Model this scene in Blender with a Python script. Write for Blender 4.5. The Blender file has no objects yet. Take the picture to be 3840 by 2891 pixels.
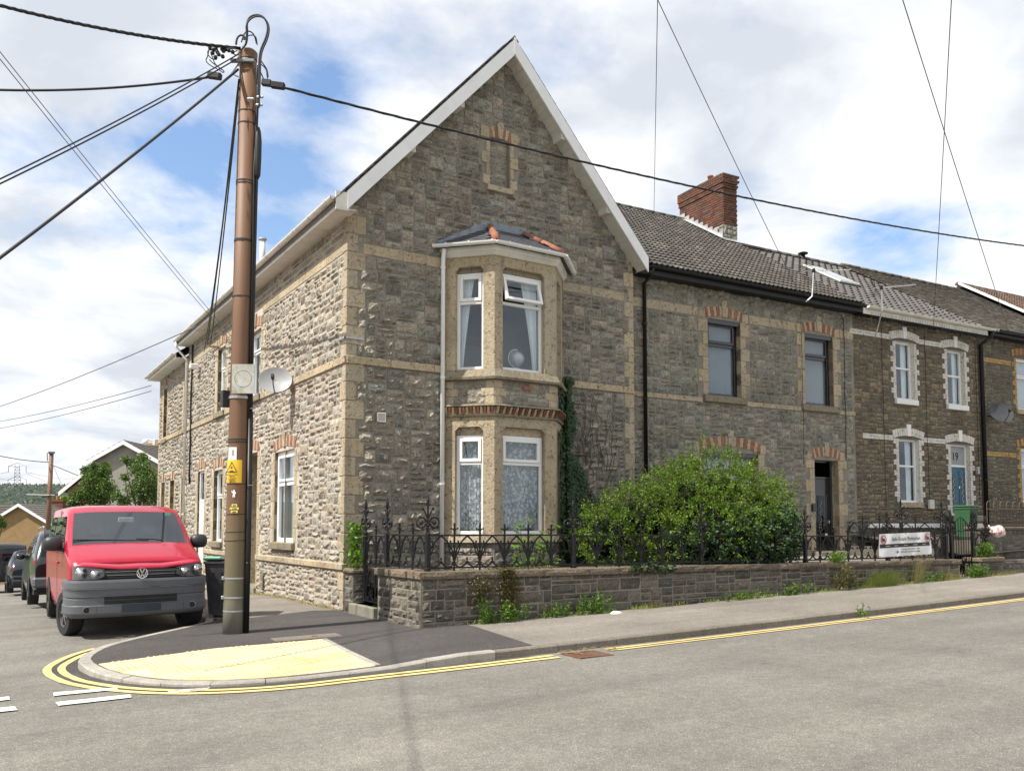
import bpy, bmesh, math, random
from mathutils import Vector, Matrix, noise
RND = random.Random(11)
rad = math.radians
C = bpy.context.scene
COL = C.collection

# ------------------------------------------------------------------ camera, sky, sun, exposure
FOC, TILT, YAW, EYE = 3170.0, rad(3.6), rad(57.5), 1.7          # focal length in photo pixels (3840 wide)
PCX, PCY = 1920.0, 1965.0 - 3170.0 * math.tan(rad(3.6))
cam_d = bpy.data.cameras.new('camera'); cam = bpy.data.objects.new('camera', cam_d); COL.objects.link(cam)
cam.location = (0, 0, EYE); cam.rotation_euler = (math.pi / 2 + TILT, 0, YAW - math.pi / 2)
cam_d.sensor_width = 36; cam_d.lens = FOC / 3840 * 36; cam_d.shift_y = (PCY - 1445.5) / 3840
cam_d.clip_start = 0.05; cam_d.clip_end = 20000
C.camera = cam

SUN_DIR = Vector((1.0, 0.02, 0)).normalized() * math.cos(rad(54)); SUN_DIR.z = -math.sin(rad(54))   # the way the light travels
sun_d = bpy.data.lights.new('sun', 'SUN'); sun = bpy.data.objects.new('sun', sun_d); COL.objects.link(sun)
sun_d.energy = 4.6; sun_d.angle = rad(0.55); sun_d.color = (1.0, 0.95, 0.86)
sun.rotation_euler = SUN_DIR.to_track_quat('-Z', 'Y').to_euler(); sun.location = (-20, 0, 30)

FWD = Vector((math.cos(YAW), math.sin(YAW), 0)); RGT = Vector((math.sin(YAW), -math.cos(YAW), 0))
F3 = FWD * math.cos(TILT) + Vector((0, 0, math.sin(TILT))); U3 = -FWD * math.sin(TILT) + Vector((0, 0, math.cos(TILT)))
def ray(x, y):
    return F3 + RGT * ((x - PCX) / FOC) + U3 * ((PCY - y) / FOC)
def hit(x, y, n, p0):                       # world point where the sight line of a photo pixel meets a real plane
    d = ray(x, y); n = Vector(n); e = Vector((0, 0, EYE))
    return e + d * ((n.dot(Vector(p0)) - n.dot(e)) / n.dot(d))
def at_depth(x, y, depth):
    d = ray(x, y); f = d.dot(FWD)
    return Vector((0, 0, EYE)) + d * (depth / f)

W_ = bpy.data.worlds.new('World'); C.world = W_; W_.use_nodes = True
nt = W_.node_tree; nt.nodes.clear()
def N(t, **k):
    n = nt.nodes.new(t)
    for a, b in k.items(): setattr(n, a, b)
    return n
def L(a, b): nt.links.new(a, b)
def mathn(op, a, b=None, clamp=False):
    n = N('ShaderNodeMath', operation=op); n.use_clamp = clamp
    for i, v in enumerate((a, b)):
        if v is None: continue
        if isinstance(v, (int, float)): n.inputs[i].default_value = v
        else: L(v, n.inputs[i])
    return n.outputs[0]
sky = N('ShaderNodeTexSky', sky_type='NISHITA'); sky.sun_disc = False
sky.sun_elevation = rad(54); sky.sun_rotation = math.atan2(-SUN_DIR.x, -SUN_DIR.y)
sky.air_density = 1.2; sky.dust_density = 1.5; sky.ozone_density = 3.0
tc = N('ShaderNodeTexCoord'); sep = N('ShaderNodeSeparateXYZ'); L(tc.outputs['Generated'], sep.inputs[0])
zz = mathn('ADD', mathn('MAXIMUM', sep.outputs[2], 0.0), 0.22)
comb = N('ShaderNodeCombineXYZ'); L(mathn('DIVIDE', sep.outputs[0], zz), comb.inputs[0]); L(mathn('DIVIDE', sep.outputs[1], zz), comb.inputs[1]); comb.inputs[2].default_value = 3.3
def fbm(scale, detail, rough, src=comb.outputs[0], dist=0.0):
    n = N('ShaderNodeTexNoise'); n.inputs['Scale'].default_value = scale; n.inputs['Detail'].default_value = detail
    n.inputs['Roughness'].default_value = rough; n.inputs['Distortion'].default_value = dist; L(src, n.inputs['Vector']); return n.outputs['Fac']
n1 = fbm(1.7, 9, 0.58, dist=0.25); n2 = fbm(5.5, 6, 0.6)
dens = mathn('ADD', mathn('MULTIPLY', n1, 1.0), mathn('MULTIPLY', n2, 0.35))
# gaps of blue between the clouds, each a soft opening round a direction in the sky
gaps = [(470, 640, 0.085, .75), (760, 600, 0.06, .7), (1150, 520, 0.075, .95), (1080, 760, 0.05, .8), (640, 690, 0.06, .6), (30, 810, 0.06, .7), (220, 880, 0.05, .4), (2720, 60, 0.035, .45), (3050, 160, 0.03, .3),
        (3330, 960, 0.06, .9), (3180, 950, 0.05, .8), (3480, 850, 0.05, .7), (3800, 800, 0.045, .75), (1230, 330, 0.045, .45), (120, 1080, .045, .35), (1000, 900, .04, .5)]
acc = None
for gx, gy, gs, ga in gaps:
    d = ray(gx, gy).normalized()
    dot = N('ShaderNodeVectorMath', operation='DISTANCE'); L(tc.outputs['Generated'], dot.inputs[0]); dot.inputs[1].default_value = d
    q = mathn('MULTIPLY', dot.outputs['Value'], 1 / gs); q = mathn('MULTIPLY', q, q); q = mathn('POWER', 2.718, mathn('MULTIPLY', q, -1.0)); q = mathn('MULTIPLY', q, ga * 0.20)
    acc = q if acc is None else mathn('ADD', acc, q)
dens = mathn('SUBTRACT', mathn('ADD', dens, 0.075), acc)
ramp = N('ShaderNodeValToRGB'); L(dens, ramp.inputs[0]); ramp.color_ramp.elements[0].position = 0.42; ramp.color_ramp.elements[1].position = 0.66
cramp = N('ShaderNodeValToRGB'); L(fbm(2.3, 7, 0.55, dist=.4), cramp.inputs[0])
cr = cramp.color_ramp; cr.elements[0].position = 0.38; cr.elements[0].color = (4.7, 5.05, 5.6, 1); cr.elements[1].position = 0.57; cr.elements[1].color = (7.0, 7.1, 7.3, 1)
mixn = N('ShaderNodeMix', data_type='RGBA'); L(ramp.outputs[0], mixn.inputs[0]); L(cramp.outputs[0], mixn.inputs[7])
skc = N('ShaderNodeMix', data_type='RGBA', blend_type='MULTIPLY'); skc.inputs[0].default_value = 1; L(sky.outputs[0], skc.inputs[6]); skc.inputs[7].default_value = (1.35, 1.38, 1.42, 1)
L(skc.outputs[2], mixn.inputs[6])
bg = N('ShaderNodeBackground'); L(mixn.outputs[2], bg.inputs[0]); bg.inputs[1].default_value = 0.1
out = N('ShaderNodeOutputWorld'); L(bg.outputs[0], out.inputs[0])
W_.cycles.sampling_method = 'AUTOMATIC'
C.view_settings.view_transform = 'Standard'; C.view_settings.look = 'None'; C.view_settings.gamma = 1
C.view_settings.use_curve_mapping = False; C.view_settings.exposure = 0.62
C.cycles.max_bounces = 8; C.cycles.transparent_max_bounces = 24; C.cycles.use_denoising = True

# ------------------------------------------------------------------ materials
MATS = {}
def new_mat(name):
    m = bpy.data.materials.new(name); m.use_nodes = True; MATS[name] = m; return m
class G:                                     # a small node-graph writer
    def __init__(s, m):
        s.t = m.node_tree; s.b = s.t.nodes['Principled BSDF']
        s.pos = s.n('ShaderNodeNewGeometry').outputs['Position']
    def n(s, ty, **k):
        n = s.t.nodes.new(ty)
        for a, b in k.items(): setattr(n, a, b)
        return n
    def l(s, a, b): s.t.links.new(a, b)
    def noise(s, scale, detail=4, rough=.55, vec=None, dist=0):
        n = s.n('ShaderNodeTexNoise'); n.inputs['Scale'].default_value = scale; n.inputs['Detail'].default_value = detail
        n.inputs['Roughness'].default_value = rough; n.inputs['Distortion'].default_value = dist; s.l(vec or s.pos, n.inputs['Vector']); return n.outputs['Fac']
    def voro(s, scale, feature='F1', out='Distance', vec=None):
        n = s.n('ShaderNodeTexVoronoi', feature=feature); n.inputs['Scale'].default_value = scale; s.l(vec or s.pos, n.inputs['Vector']); return n.outputs[out]
    def math(s, op, a, b=None, clamp=False):
        n = s.n('ShaderNodeMath', operation=op); n.use_clamp = clamp
        for i, v in enumerate((a, b)):
            if v is None: continue
            if isinstance(v, (int, float)): n.inputs[i].default_value = v
            else: s.l(v, n.inputs[i])
        return n.outputs[0]
    def ramp(s, fac, stops, interp='LINEAR'):
        n = s.n('ShaderNodeValToRGB'); s.l(fac, n.inputs[0]); cr = n.color_ramp; cr.interpolation = interp
        while len(cr.elements) < len(stops): cr.elements.new(.5)
        for e, (p, c) in zip(cr.elements, stops):
            e.position = p; e.color = (*c, 1) if len(c) == 3 else c
        return n.outputs[0]
    def mix(s, fac, a, b, mode='MIX'):
        n = s.n('ShaderNodeMix', data_type='RGBA', blend_type=mode)
        for i, v in ((0, fac), (6, a), (7, b)):
            if isinstance(v, (int, float)): n.inputs[i].default_value = v
            elif isinstance(v, tuple): n.inputs[i].default_value = (*v, 1) if len(v) == 3 else v
            else: s.l(v, n.inputs[i])
        return n.outputs[2]
    def scale(s, sx, sy, sz, vec=None):
        n = s.n('ShaderNodeVectorMath', operation='MULTIPLY'); s.l(vec or s.pos, n.inputs[0]); n.inputs[1].default_value = (sx, sy, sz); return n.outputs[0]
    def bump(s, h, strength, dist=.01):
        n = s.n('ShaderNodeBump'); n.inputs['Strength'].default_value = strength; n.inputs['Distance'].default_value = dist
        s.l(h, n.inputs['Height']); s.l(n.outputs[0], s.b.inputs['Normal']); return n
    def rnd(s):                              # one random number per piece: the stored one plus the object's own
        a = s.n('ShaderNodeAttribute'); a.attribute_name = 'rnd'; o = s.n('ShaderNodeObjectInfo')
        return s.math('FRACT', s.math('ADD', a.outputs['Fac'], o.outputs['Random']))
    def color(s, c):
        if isinstance(c, tuple): s.b.inputs['Base Color'].default_value = (*c, 1)
        else: s.l(c, s.b.inputs['Base Color'])
def V3(c, k): return tuple(min(1, x * k) for x in c)
def M(name, col, rough=.75, var=.25, scale=6, fine=60, bump=.15, metal=0, coat=0, spec=.5, streak=0, dirt=None, dirt_amt=.5, dirt_scale=3, rv=0):
    m = new_mat(name); g = G(m)
    n = g.noise(scale, 5); f = g.noise(fine, 3)
    c = g.ramp(n, [(.3, V3(col, 1 - var)), (.7, V3(col, 1 + var))])
    c = g.mix(g.math('MULTIPLY', f, .6), c, V3(col, 1 - var * .9))
    if streak:
        sn = g.noise(9, 5, vec=g.scale(1, 1, .12)); c = g.mix(g.ramp(sn, [(.45, (0, 0, 0)), (.75, (streak,) * 3)]), c, V3(col, .45))
    if dirt:
        dn = g.noise(dirt_scale, 8, .65); c = g.mix(g.ramp(dn, [(.5, (0, 0, 0)), (.68, (dirt_amt,) * 3)]), c, dirt)
    if rv: c = g.mix(1.0, c, g.ramp(g.rnd(), [(0, (1 - rv,) * 3), (.8, (1.0,) * 3), (1, (1 + rv * 1.4,) * 3)]), 'MULTIPLY')
    g.color(c); b = g.b.inputs
    b['Roughness'].default_value = rough; b['Metallic'].default_value = metal; b['Coat Weight'].default_value = coat; b['Specular IOR Level'].default_value = spec
    if bump: g.bump(g.math('ADD', n, g.math('MULTIPLY', f, .5)), bump, .01)
    return m
def stone_mat(name, stops, rough=.9, var=.42, lichen=(.09, .10, .085), lich=.5, pale=None, bump=.6, spots=.3, streak=.3):
    m = new_mat(name); g = G(m)
    k = len(stops); c = g.ramp(g.rnd(), [((i + .5) / k, s) for i, s in enumerate(stops)])
    f = g.noise(38, 6, .65); c = g.mix(1.0, c, g.ramp(f, [(.25, (1 - var,) * 3), (.75, (1 + var * .8,) * 3)]), 'MULTIPLY')
    big = g.noise(.9, 6, .6); c = g.mix(g.ramp(big, [(.52, (0, 0, 0)), (.72, (lich,) * 3)]), c, lichen)
    if pale:
        c = g.mix(g.ramp(g.noise(11, 7, .7), [(.58, (0, 0, 0)), (.7, (spots,) * 3)]), c, pale)
    c = g.mix(g.ramp(g.noise(15, 7, .75, dist=.6), [(.53, (0, 0, 0)), (.64, (.8,) * 3)]), c, (.04, .037, .031)); c = g.mix(g.ramp(g.noise(5, 6, .65, vec=g.scale(1, 1, .13)), [(.54, (0, 0, 0)), (.74, (streak,) * 3)]), c, (.05, .046, .038))  # dark mottling puts crevice shade into the colour; then vertical streak stains
    c = g.mix(1.0, c, (1.03, .985, .94), 'MULTIPLY')
    g.color(c); g.b.inputs['Roughness'].default_value = rough; g.b.inputs['Specular IOR Level'].default_value = .25
    h = g.math('ADD', g.noise(26, 6, .65), g.math('MULTIPLY', g.voro(22), .6)); g.bump(h, bump, .03)
    return m
def AD(l, k, d): return [tuple((c * (1 - d) + sum(t) / 3 * d) * k for c in t) for t in l]
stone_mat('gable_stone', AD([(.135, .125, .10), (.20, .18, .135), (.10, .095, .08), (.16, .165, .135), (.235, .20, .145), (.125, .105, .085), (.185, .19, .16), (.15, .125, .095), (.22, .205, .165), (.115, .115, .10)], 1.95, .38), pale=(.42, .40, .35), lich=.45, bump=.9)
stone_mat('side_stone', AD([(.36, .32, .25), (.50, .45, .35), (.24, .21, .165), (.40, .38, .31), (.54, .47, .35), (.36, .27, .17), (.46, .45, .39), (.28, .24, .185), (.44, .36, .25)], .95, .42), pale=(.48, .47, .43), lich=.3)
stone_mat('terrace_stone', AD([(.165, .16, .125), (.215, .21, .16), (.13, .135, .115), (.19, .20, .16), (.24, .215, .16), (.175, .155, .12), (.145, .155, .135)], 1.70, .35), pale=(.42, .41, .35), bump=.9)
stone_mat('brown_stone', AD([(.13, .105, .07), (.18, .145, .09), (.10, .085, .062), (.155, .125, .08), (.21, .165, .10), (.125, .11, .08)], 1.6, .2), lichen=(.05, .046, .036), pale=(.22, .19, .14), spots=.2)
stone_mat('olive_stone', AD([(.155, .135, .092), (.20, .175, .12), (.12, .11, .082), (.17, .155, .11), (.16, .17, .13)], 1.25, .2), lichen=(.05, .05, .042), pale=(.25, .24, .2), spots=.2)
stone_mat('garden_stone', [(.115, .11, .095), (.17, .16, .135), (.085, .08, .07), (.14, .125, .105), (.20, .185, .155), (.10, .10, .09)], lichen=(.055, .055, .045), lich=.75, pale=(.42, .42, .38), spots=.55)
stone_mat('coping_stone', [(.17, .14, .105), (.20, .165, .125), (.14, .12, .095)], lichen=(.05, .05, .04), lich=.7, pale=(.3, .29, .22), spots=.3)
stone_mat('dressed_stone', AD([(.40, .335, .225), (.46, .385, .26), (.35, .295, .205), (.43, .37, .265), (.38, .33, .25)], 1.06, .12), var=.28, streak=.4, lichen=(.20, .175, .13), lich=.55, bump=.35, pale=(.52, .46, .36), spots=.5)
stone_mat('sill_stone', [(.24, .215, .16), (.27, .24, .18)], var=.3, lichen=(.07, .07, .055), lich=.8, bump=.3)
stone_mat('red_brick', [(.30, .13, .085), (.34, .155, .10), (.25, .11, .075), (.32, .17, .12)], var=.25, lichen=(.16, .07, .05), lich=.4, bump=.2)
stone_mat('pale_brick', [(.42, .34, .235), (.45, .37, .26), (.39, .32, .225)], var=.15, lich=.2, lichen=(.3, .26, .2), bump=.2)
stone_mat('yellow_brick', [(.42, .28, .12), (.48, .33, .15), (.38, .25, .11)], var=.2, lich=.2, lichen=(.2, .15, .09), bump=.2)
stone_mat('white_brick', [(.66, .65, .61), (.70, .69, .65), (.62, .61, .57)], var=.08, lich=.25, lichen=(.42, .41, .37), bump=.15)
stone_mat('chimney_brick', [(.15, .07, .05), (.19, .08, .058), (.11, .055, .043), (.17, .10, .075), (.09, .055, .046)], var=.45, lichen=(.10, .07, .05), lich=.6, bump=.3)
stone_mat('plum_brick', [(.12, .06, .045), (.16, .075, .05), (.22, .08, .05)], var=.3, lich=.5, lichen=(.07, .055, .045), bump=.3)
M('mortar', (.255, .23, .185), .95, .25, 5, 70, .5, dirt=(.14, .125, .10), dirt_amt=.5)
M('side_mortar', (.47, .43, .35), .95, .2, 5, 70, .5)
M('dark_mortar', (.12, .11, .09), .95, .3, 5, 70, .5)
M('white_upvc', (.80, .80, .79), .35, .04, 3, 40, .02)
M('white_barge', (.80, .80, .80), .4, .05, 2, 30, .02, dirt=(.55, .54, .5), dirt_amt=.25)
M('roof_glass', (.20, .22, .24), .15, .1, 3, 30, 0, coat=.5)
M('soffit_white', (.58, .56, .50), .6, .12, 4, 50, .05)
M('dirty_white', (.72, .70, .64), .5, .12, 6, 50, .05, dirt=(.3, .29, .24), dirt_amt=.5)
M('black_paint', (.009, .009, .010), .45, .2, 8, 60, .08, spec=.35)
M('cast_iron', (.011, .011, .012), .5, .5, 30, 180, .35, spec=.35)
M('rust_iron', (.13, .085, .055), .7, .4, 30, 180, .4)
M('slate', (.13, .115, .105), .7, .35, 8, 60, .4, rv=.35)
M('bay_slate', (.10, .10, .115), .55, .25, 5, 60, .2, rv=.2)
M('lead', (.20, .235, .28), .45, .3, 7, 50, .15, dirt=(.45, .47, .5), dirt_amt=.4)
M('terracotta', (.33, .12, .07), .8, .25, 20, 80, .3, dirt=(.12, .10, .07), dirt_amt=.6, dirt_scale=9)
M('galvanised', (.45, .46, .47), .4, .15, 20, 80, .05, metal=.6)
M('aluminium', (.62, .62, .62), .35, .1, 20, 80, .05, metal=.7)
M('rubber', (.018, .018, .019), .8, .3, 20, 120, .3)
M('dark_plastic', (.028, .029, .032), .45, .15, 12, 150, .1)
M('bumper_plastic', (.095, .10, .11), .5, .1, 12, 200, .12)
M('cable_black', (.012, .012, .013), .55, .2, 20, 80, .05)
M('wire_grey', (.10, .10, .11), .5, .1, 20, 80, 0)
M('interior_dark', (.05, .048, .045), .9, .2, 3, 30, 0)
M('room_wall', (.28, .26, .23), .9, .1, 3, 30, 0)
M('curtain_cloth', (.80, .82, .84), .9, .06, 5, 60, .05)
M('blind_cloth', (.26, .28, .30), .8, .06, 5, 60, .05)
M('teal_paint', (.018, .105, .17), .35, .12, 5, 60, .03)
M('white_paint', (.80, .79, .76), .5, .06, 5, 60, .05)
M('render_grey', (.30, .285, .245), .95, .18, 1.4, 50, .3, dirt=(.16, .15, .13), dirt_amt=.5, dirt_scale=1.2)
M('pebble_brown', (.27, .18, .085), .95, .15, 3, 25, .4)
M('bin_black', (.06, .063, .068), .45, .3, 6, 60, .1, dirt=(.2, .2, .2), dirt_amt=.25, dirt_scale=7)
M('bin_green', (.035, .11, .045), .45, .15, 6, 60, .1)
M('mint_plastic', (.16, .45, .30), .5, .1, 6, 60, .1)
M('core_dark', (.012, .018, .008), 1.0, .4, 8, 50, .6, spec=.05)  # near-black for the added cores that stop light inside foliage
M('bark', (.09, .07, .05), .9, .4, 8, 50, .6)
M('soil', (.06, .048, .034), .95, .4, 6, 50, .5)
M('moss', (.16, .15, .03), .95, .4, 20, 80, .6)
M('hinge_grey', (.22, .22, .23), .4, .1, 20, 60, .05, metal=.5)
M('chrome', (.75, .75, .76), .12, .03, 5, 50, 0, metal=1.0)
M('black_gloss', (.012, .012, .015), .2, .1, 3, 40, 0, coat=.6)
M('navy_gloss', (.012, .014, .022), .22, .1, 3, 40, 0, coat=.7)
M('plate_blue', (.022, .035, .048), .6, .25, 9, 30, 0)
M('sign_yellow', (.80, .50, .03), .5, .06, 6, 60, .02)
M('tag_yellow', (.62, .52, .12), .5, .1, 9, 60, .02)
M('sign_ink', (.05, .035, .02), .6, .05, 6, 60, 0)
M('ink_black', (.02, .02, .02), .6, .05, 6, 60, 0)
M('ink_red', (.42, .03, .03), .6, .05, 6, 60, 0)
M('ink_blue', (.02, .05, .16), .6, .05, 6, 60, 0)
M('banner_vinyl', (.78, .78, .79), .45, .05, 6, 60, .05)
M('sticker_white', (.75, .75, .75), .6, .06, 9, 60, .02)
M('grey_dish', (.30, .31, .32), .5, .12, 6, 50, .05)
M('dark_dish', (.035, .038, .042), .5, .12, 6, 50, .05)
M('gate_sill', (.22, .205, .16), .95, .3, 5, 50, .4)
M('tissue', (.8, .8, .8), .9, .05, 9, 60, .1)
M('gully_iron', (.14, .065, .035), .85, .4, 20, 80, .5)
M('straw', (.42, .33, .16), .9, .3, 9, 60, .1)
def glass_mat(name, tint=(.9, .95, .95), f0=.10, rough=.0, dark=None):
    m = new_mat(name); t = m.node_tree; t.nodes.clear()
    o = t.nodes.new('ShaderNodeOutputMaterial'); mx = t.nodes.new('ShaderNodeMixShader'); fr = None
    tr = t.nodes.new('ShaderNodeBsdfTransparent'); gl = t.nodes.new('ShaderNodeBsdfGlossy'); gl.inputs['Roughness'].default_value = rough
    tr.inputs[0].default_value = (*tint, 1); gl.inputs[0].default_value = (.90, .95, 1, 1); ge = t.nodes.new('ShaderNodeNewGeometry'); dt = t.nodes.new('ShaderNodeVectorMath'); dt.operation = 'DOT_PRODUCT'; t.links.new(ge.outputs['Incoming'], dt.inputs[0]); t.links.new(ge.outputs['Normal'], dt.inputs[1])
    def mm(op, a, b_=None):
        n = t.nodes.new('ShaderNodeMath'); n.operation = op
        for i, v in enumerate((a, b_)):
            if v is None: continue
            if isinstance(v, (int, float)): n.inputs[i].default_value = v
            else: t.links.new(v, n.inputs[i])
        return n.outputs[0]
    sch = mm('ADD', mm('MULTIPLY', mm('POWER', mm('SUBTRACT', 1.0, mm('ABSOLUTE', dt.outputs['Value'])), 5.0), .96), .04)
    mr = t.nodes.new('ShaderNodeMath'); mr.operation = 'MULTIPLY'; mr.use_clamp = True; t.links.new(sch, mr.inputs[0]); mr.inputs[1].default_value = f0
    t.links.new(mr.outputs[0], mx.inputs[0]); t.links.new(tr.outputs[0], mx.inputs[1]); t.links.new(gl.outputs[0], mx.inputs[2]); t.links.new(mx.outputs[0], o.inputs[0]); return m
glass_mat('window_glass', (.93, .96, .97), 1.45); glass_mat('car_glass', (.84, .90, .87), 3.0); glass_mat('tinted_glass', (.05, .055, .06), 1.3); glass_mat('lens_glass', (.85, .87, .89), 1.3)
def lace_mat():
    m = new_mat('lace'); g = G(m); t = m.node_tree
    sc_ = g.scale(1, 1, .8); v = g.voro(15, 'F1', vec=sc_); n = g.noise(55, 4, .7, dist=1.0); w = g.voro(48, 'DISTANCE_TO_EDGE', vec=sc_)
    fl = g.math('LESS_THAN', g.math('ADD', v, g.math('MULTIPLY', n, .55)), .72); holes = g.math('GREATER_THAN', w, .09)
    vine = g.math('LESS_THAN', g.math('ABSOLUTE', g.math('SUBTRACT', g.noise(9, 3, .6, dist=2.5), .5)), .018)
    a = g.math('MAXIMUM', g.math('MULTIPLY', g.math('MULTIPLY', fl, holes), .85), g.math('MULTIPLY', vine, .7)); a = g.math('MAXIMUM', a, .20)
    g.color((.74, .76, .74)); g.b.inputs['Roughness'].default_value = .9; g.l(a, g.b.inputs['Alpha']); return m
lace_mat()
def net_mat():
    m = new_mat('net_curtain'); g = G(m); g.color((.66, .70, .71)); g.b.inputs['Roughness'].default_value = .9
    g.b.inputs['Alpha'].default_value = .72; return m
net_mat()
def car_paint(name, col):
    m = new_mat(name); g = G(m); n = g.noise(2.5, 3)
    g.color(g.ramp(n, [(.3, V3(col, .95)), (.7, V3(col, 1.05))])); b = g.b.inputs; b['Roughness'].default_value = .35; b['Coat Weight'].default_value = .55; b['Coat Roughness'].default_value = .04; b['Specular IOR Level'].default_value = .4; return m
car_paint('van_red', (.36, .002, .026))
def asphalt(name, base, tint, cover=.5, patches=True, crack=True, fine=150):
    m = new_mat(name); g = G(m)
    v = g.voro(fine, 'F1', 'Color'); sp = g.n('ShaderNodeSeparateColor'); g.l(v, sp.inputs[0])
    chips = g.ramp(sp.outputs[0], [(0, V3(base, .66)), (.45, base), (.85, V3(base, 1.2)), (1, V3(tint, .9))])
    big = g.noise(.55, 6, .6); c = g.mix(1.0, chips, g.ramp(big, [(.3, (.82,) * 3), (.7, (1.14,) * 3)]), 'MULTIPLY')
    lanes = g.noise(1.2, 5, .6, vec=g.scale(.10, 1.1, 1)); c = g.mix(1.0, c, g.ramp(lanes, [(.35, (.86, .86, .86)), (.62, (1.1, 1.09, 1.06))]), 'MULTIPLY')
    mid = g.noise(9, 6, .7); c = g.mix(1.0, c, g.ramp(mid, [(.25, (.80,) * 3), (.75, (1.2,) * 3)]), 'MULTIPLY')
    st = g.noise(2.1, 7, .72); c = g.mix(g.ramp(st, [(.60, (0, 0, 0)), (.76, (.35,) * 3)]), c, V3(base, .5))
    pale = g.noise(31, 5, .7, vec=g.scale(.6, 1.6, 1)); c = g.mix(g.ramp(pale, [(.63, (0, 0, 0)), (.70, (.55,) * 3)]), c, V3(tint, 1.25))
    ck = g.voro(.55, 'DISTANCE_TO_EDGE', vec=g.mix(.18, g.pos, g.n('ShaderNodeTexNoise').outputs['Color'])); cm = g.math('MULTIPLY', g.math('LESS_THAN', ck, .0035), g.math('GREATER_THAN', g.noise(.35, 2), .56)); c = g.mix(g.math('MULTIPLY', cm, .16), c, V3(base, .4))
    oil = g.noise(3.3, 3, .5); c = g.mix(g.ramp(oil, [(.70, (0, 0, 0)), (.78, (.45,) * 3)]), c, V3(base, .45))
    g.color(c); g.b.inputs['Roughness'].default_value = .88; g.b.inputs['Specular IOR Level'].default_value = .3
    g.bump(g.math('ADD', g.voro(fine), g.math('MULTIPLY', g.noise(60, 4, .7), .9)), .75, .012); return m
asphalt('road_asphalt', (.205, .193, .175), (.46, .43, .37)); asphalt('pave_old', (.25, .225, .20), (.45, .42, .37), fine=170); asphalt('pave_new', (.085, .078, .076), (.20, .19, .18), fine=190)
asphalt('kerb_new', (.44, .41, .37), (.52, .50, .46), fine=210); asphalt('kerb_old', (.21, .185, .155), (.36, .32, .27), fine=150)
def paint_mat(name, col, wear=(.2, .19, .17), amt=.8, lo=.60):
    m = new_mat(name); g = G(m); n = g.noise(14, 8, .75); n2 = g.noise(1.6, 4)
    c = g.ramp(n2, [(.3, V3(col, .85)), (.7, V3(col, 1.05))]); c = g.mix(g.ramp(g.voro(120, 'F1', 'Distance'), [(.0, (.25,) * 3), (.5, (0, 0, 0))]), c, V3(col, .7))
    g.color(g.mix(g.ramp(n, [(lo, (0, 0, 0)), (lo + .05, (amt,) * 3)]), c, wear)); g.b.inputs['Roughness'].default_value = .75; g.bump(g.noise(90, 4), .4, .006); return m
paint_mat('line_yellow', (.66, .50, .20), lo=.64); paint_mat('line_white', (.78, .77, .72), lo=.66); paint_mat('line_worn', (.6, .55, .42), lo=.45)
def tactile():
    m = new_mat('tactile_paving'); g = G(m); n = g.noise(1.4, 6, .6, vec=g.scale(.6, 1.5, 1)); k = g.rnd()
    c = g.ramp(k, [(0, (.58, .47, .28)), (.5, (.65, .54, .34)), (1, (.60, .49, .30))]); c = g.mix(g.ramp(n, [(.50, (0, 0, 0)), (.64, (.9,) * 3)]), c, (.58, .41, .19))
    c = g.mix(g.ramp(g.noise(40, 5, .7), [(.62, (0, 0, 0)), (.72, (.5,) * 3)]), c, (.35, .26, .13)); g.color(c); g.b.inputs['Roughness'].default_value = .9; g.bump(g.noise(120, 3), .3, .005)
tactile()
def leaf_mat(name, cols, trans=.35):
    m = new_mat(name); g = G(m); t = m.node_tree; k = g.rnd()
    c = g.ramp(k, [((i + .5) / len(cols), s) for i, s in enumerate(cols)]); c = g.mix(1.0, c, g.ramp(g.noise(2.2, 4), [(.3, (.75,) * 3), (.7, (1.25,) * 3)]), 'MULTIPLY')
    g.color(c); g.b.inputs['Roughness'].default_value = .45; g.b.inputs['Specular IOR Level'].default_value = .4
    tr = g.n('ShaderNodeBsdfTranslucent'); g.l(g.mix(1.0, c, (1.3, 1.5, .5), 'MULTIPLY'), tr.inputs[0]); mx = g.n('ShaderNodeMixShader'); mx.inputs[0].default_value = trans
    o = [n for n in t.nodes if n.type == 'OUTPUT_MATERIAL'][0]; g.l(g.b.outputs[0], mx.inputs[1]); g.l(tr.outputs[0], mx.inputs[2]); g.l(mx.outputs[0], o.inputs[0]); return m
leaf_mat('privet_leaf', [(.10, .165, .02), (.16, .24, .028), (.06, .12, .016), (.22, .30, .045), (.12, .20, .022), (.07, .135, .018)])
leaf_mat('ivy_leaf', [(.025, .06, .018), (.035, .08, .022), (.02, .045, .015), (.05, .09, .03)], .15)
leaf_mat('weed_leaf', [(.10, .19, .025), (.15, .24, .04), (.08, .15, .02)])
leaf_mat('creeper_leaf', [(.09, .10, .03), (.14, .12, .05), (.16, .09, .05), (.07, .10, .03)], .2)
leaf_mat('tree_leaf', [(.075, .13, .03), (.10, .17, .04), (.055, .10, .025), (.14, .20, .05)], .25)
leaf_mat('dry_grass', [(.36, .30, .13), (.30, .27, .10), (.42, .34, .17)], .3)
leaf_mat('grass_blade', [(.13, .20, .03), (.22, .27, .06), (.30, .29, .10)], .35)
leaf_mat('forest_leaf', [(.022, .042, .024), (.03, .055, .026), (.04, .065, .028), (.018, .036, .024)], .1)
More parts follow.
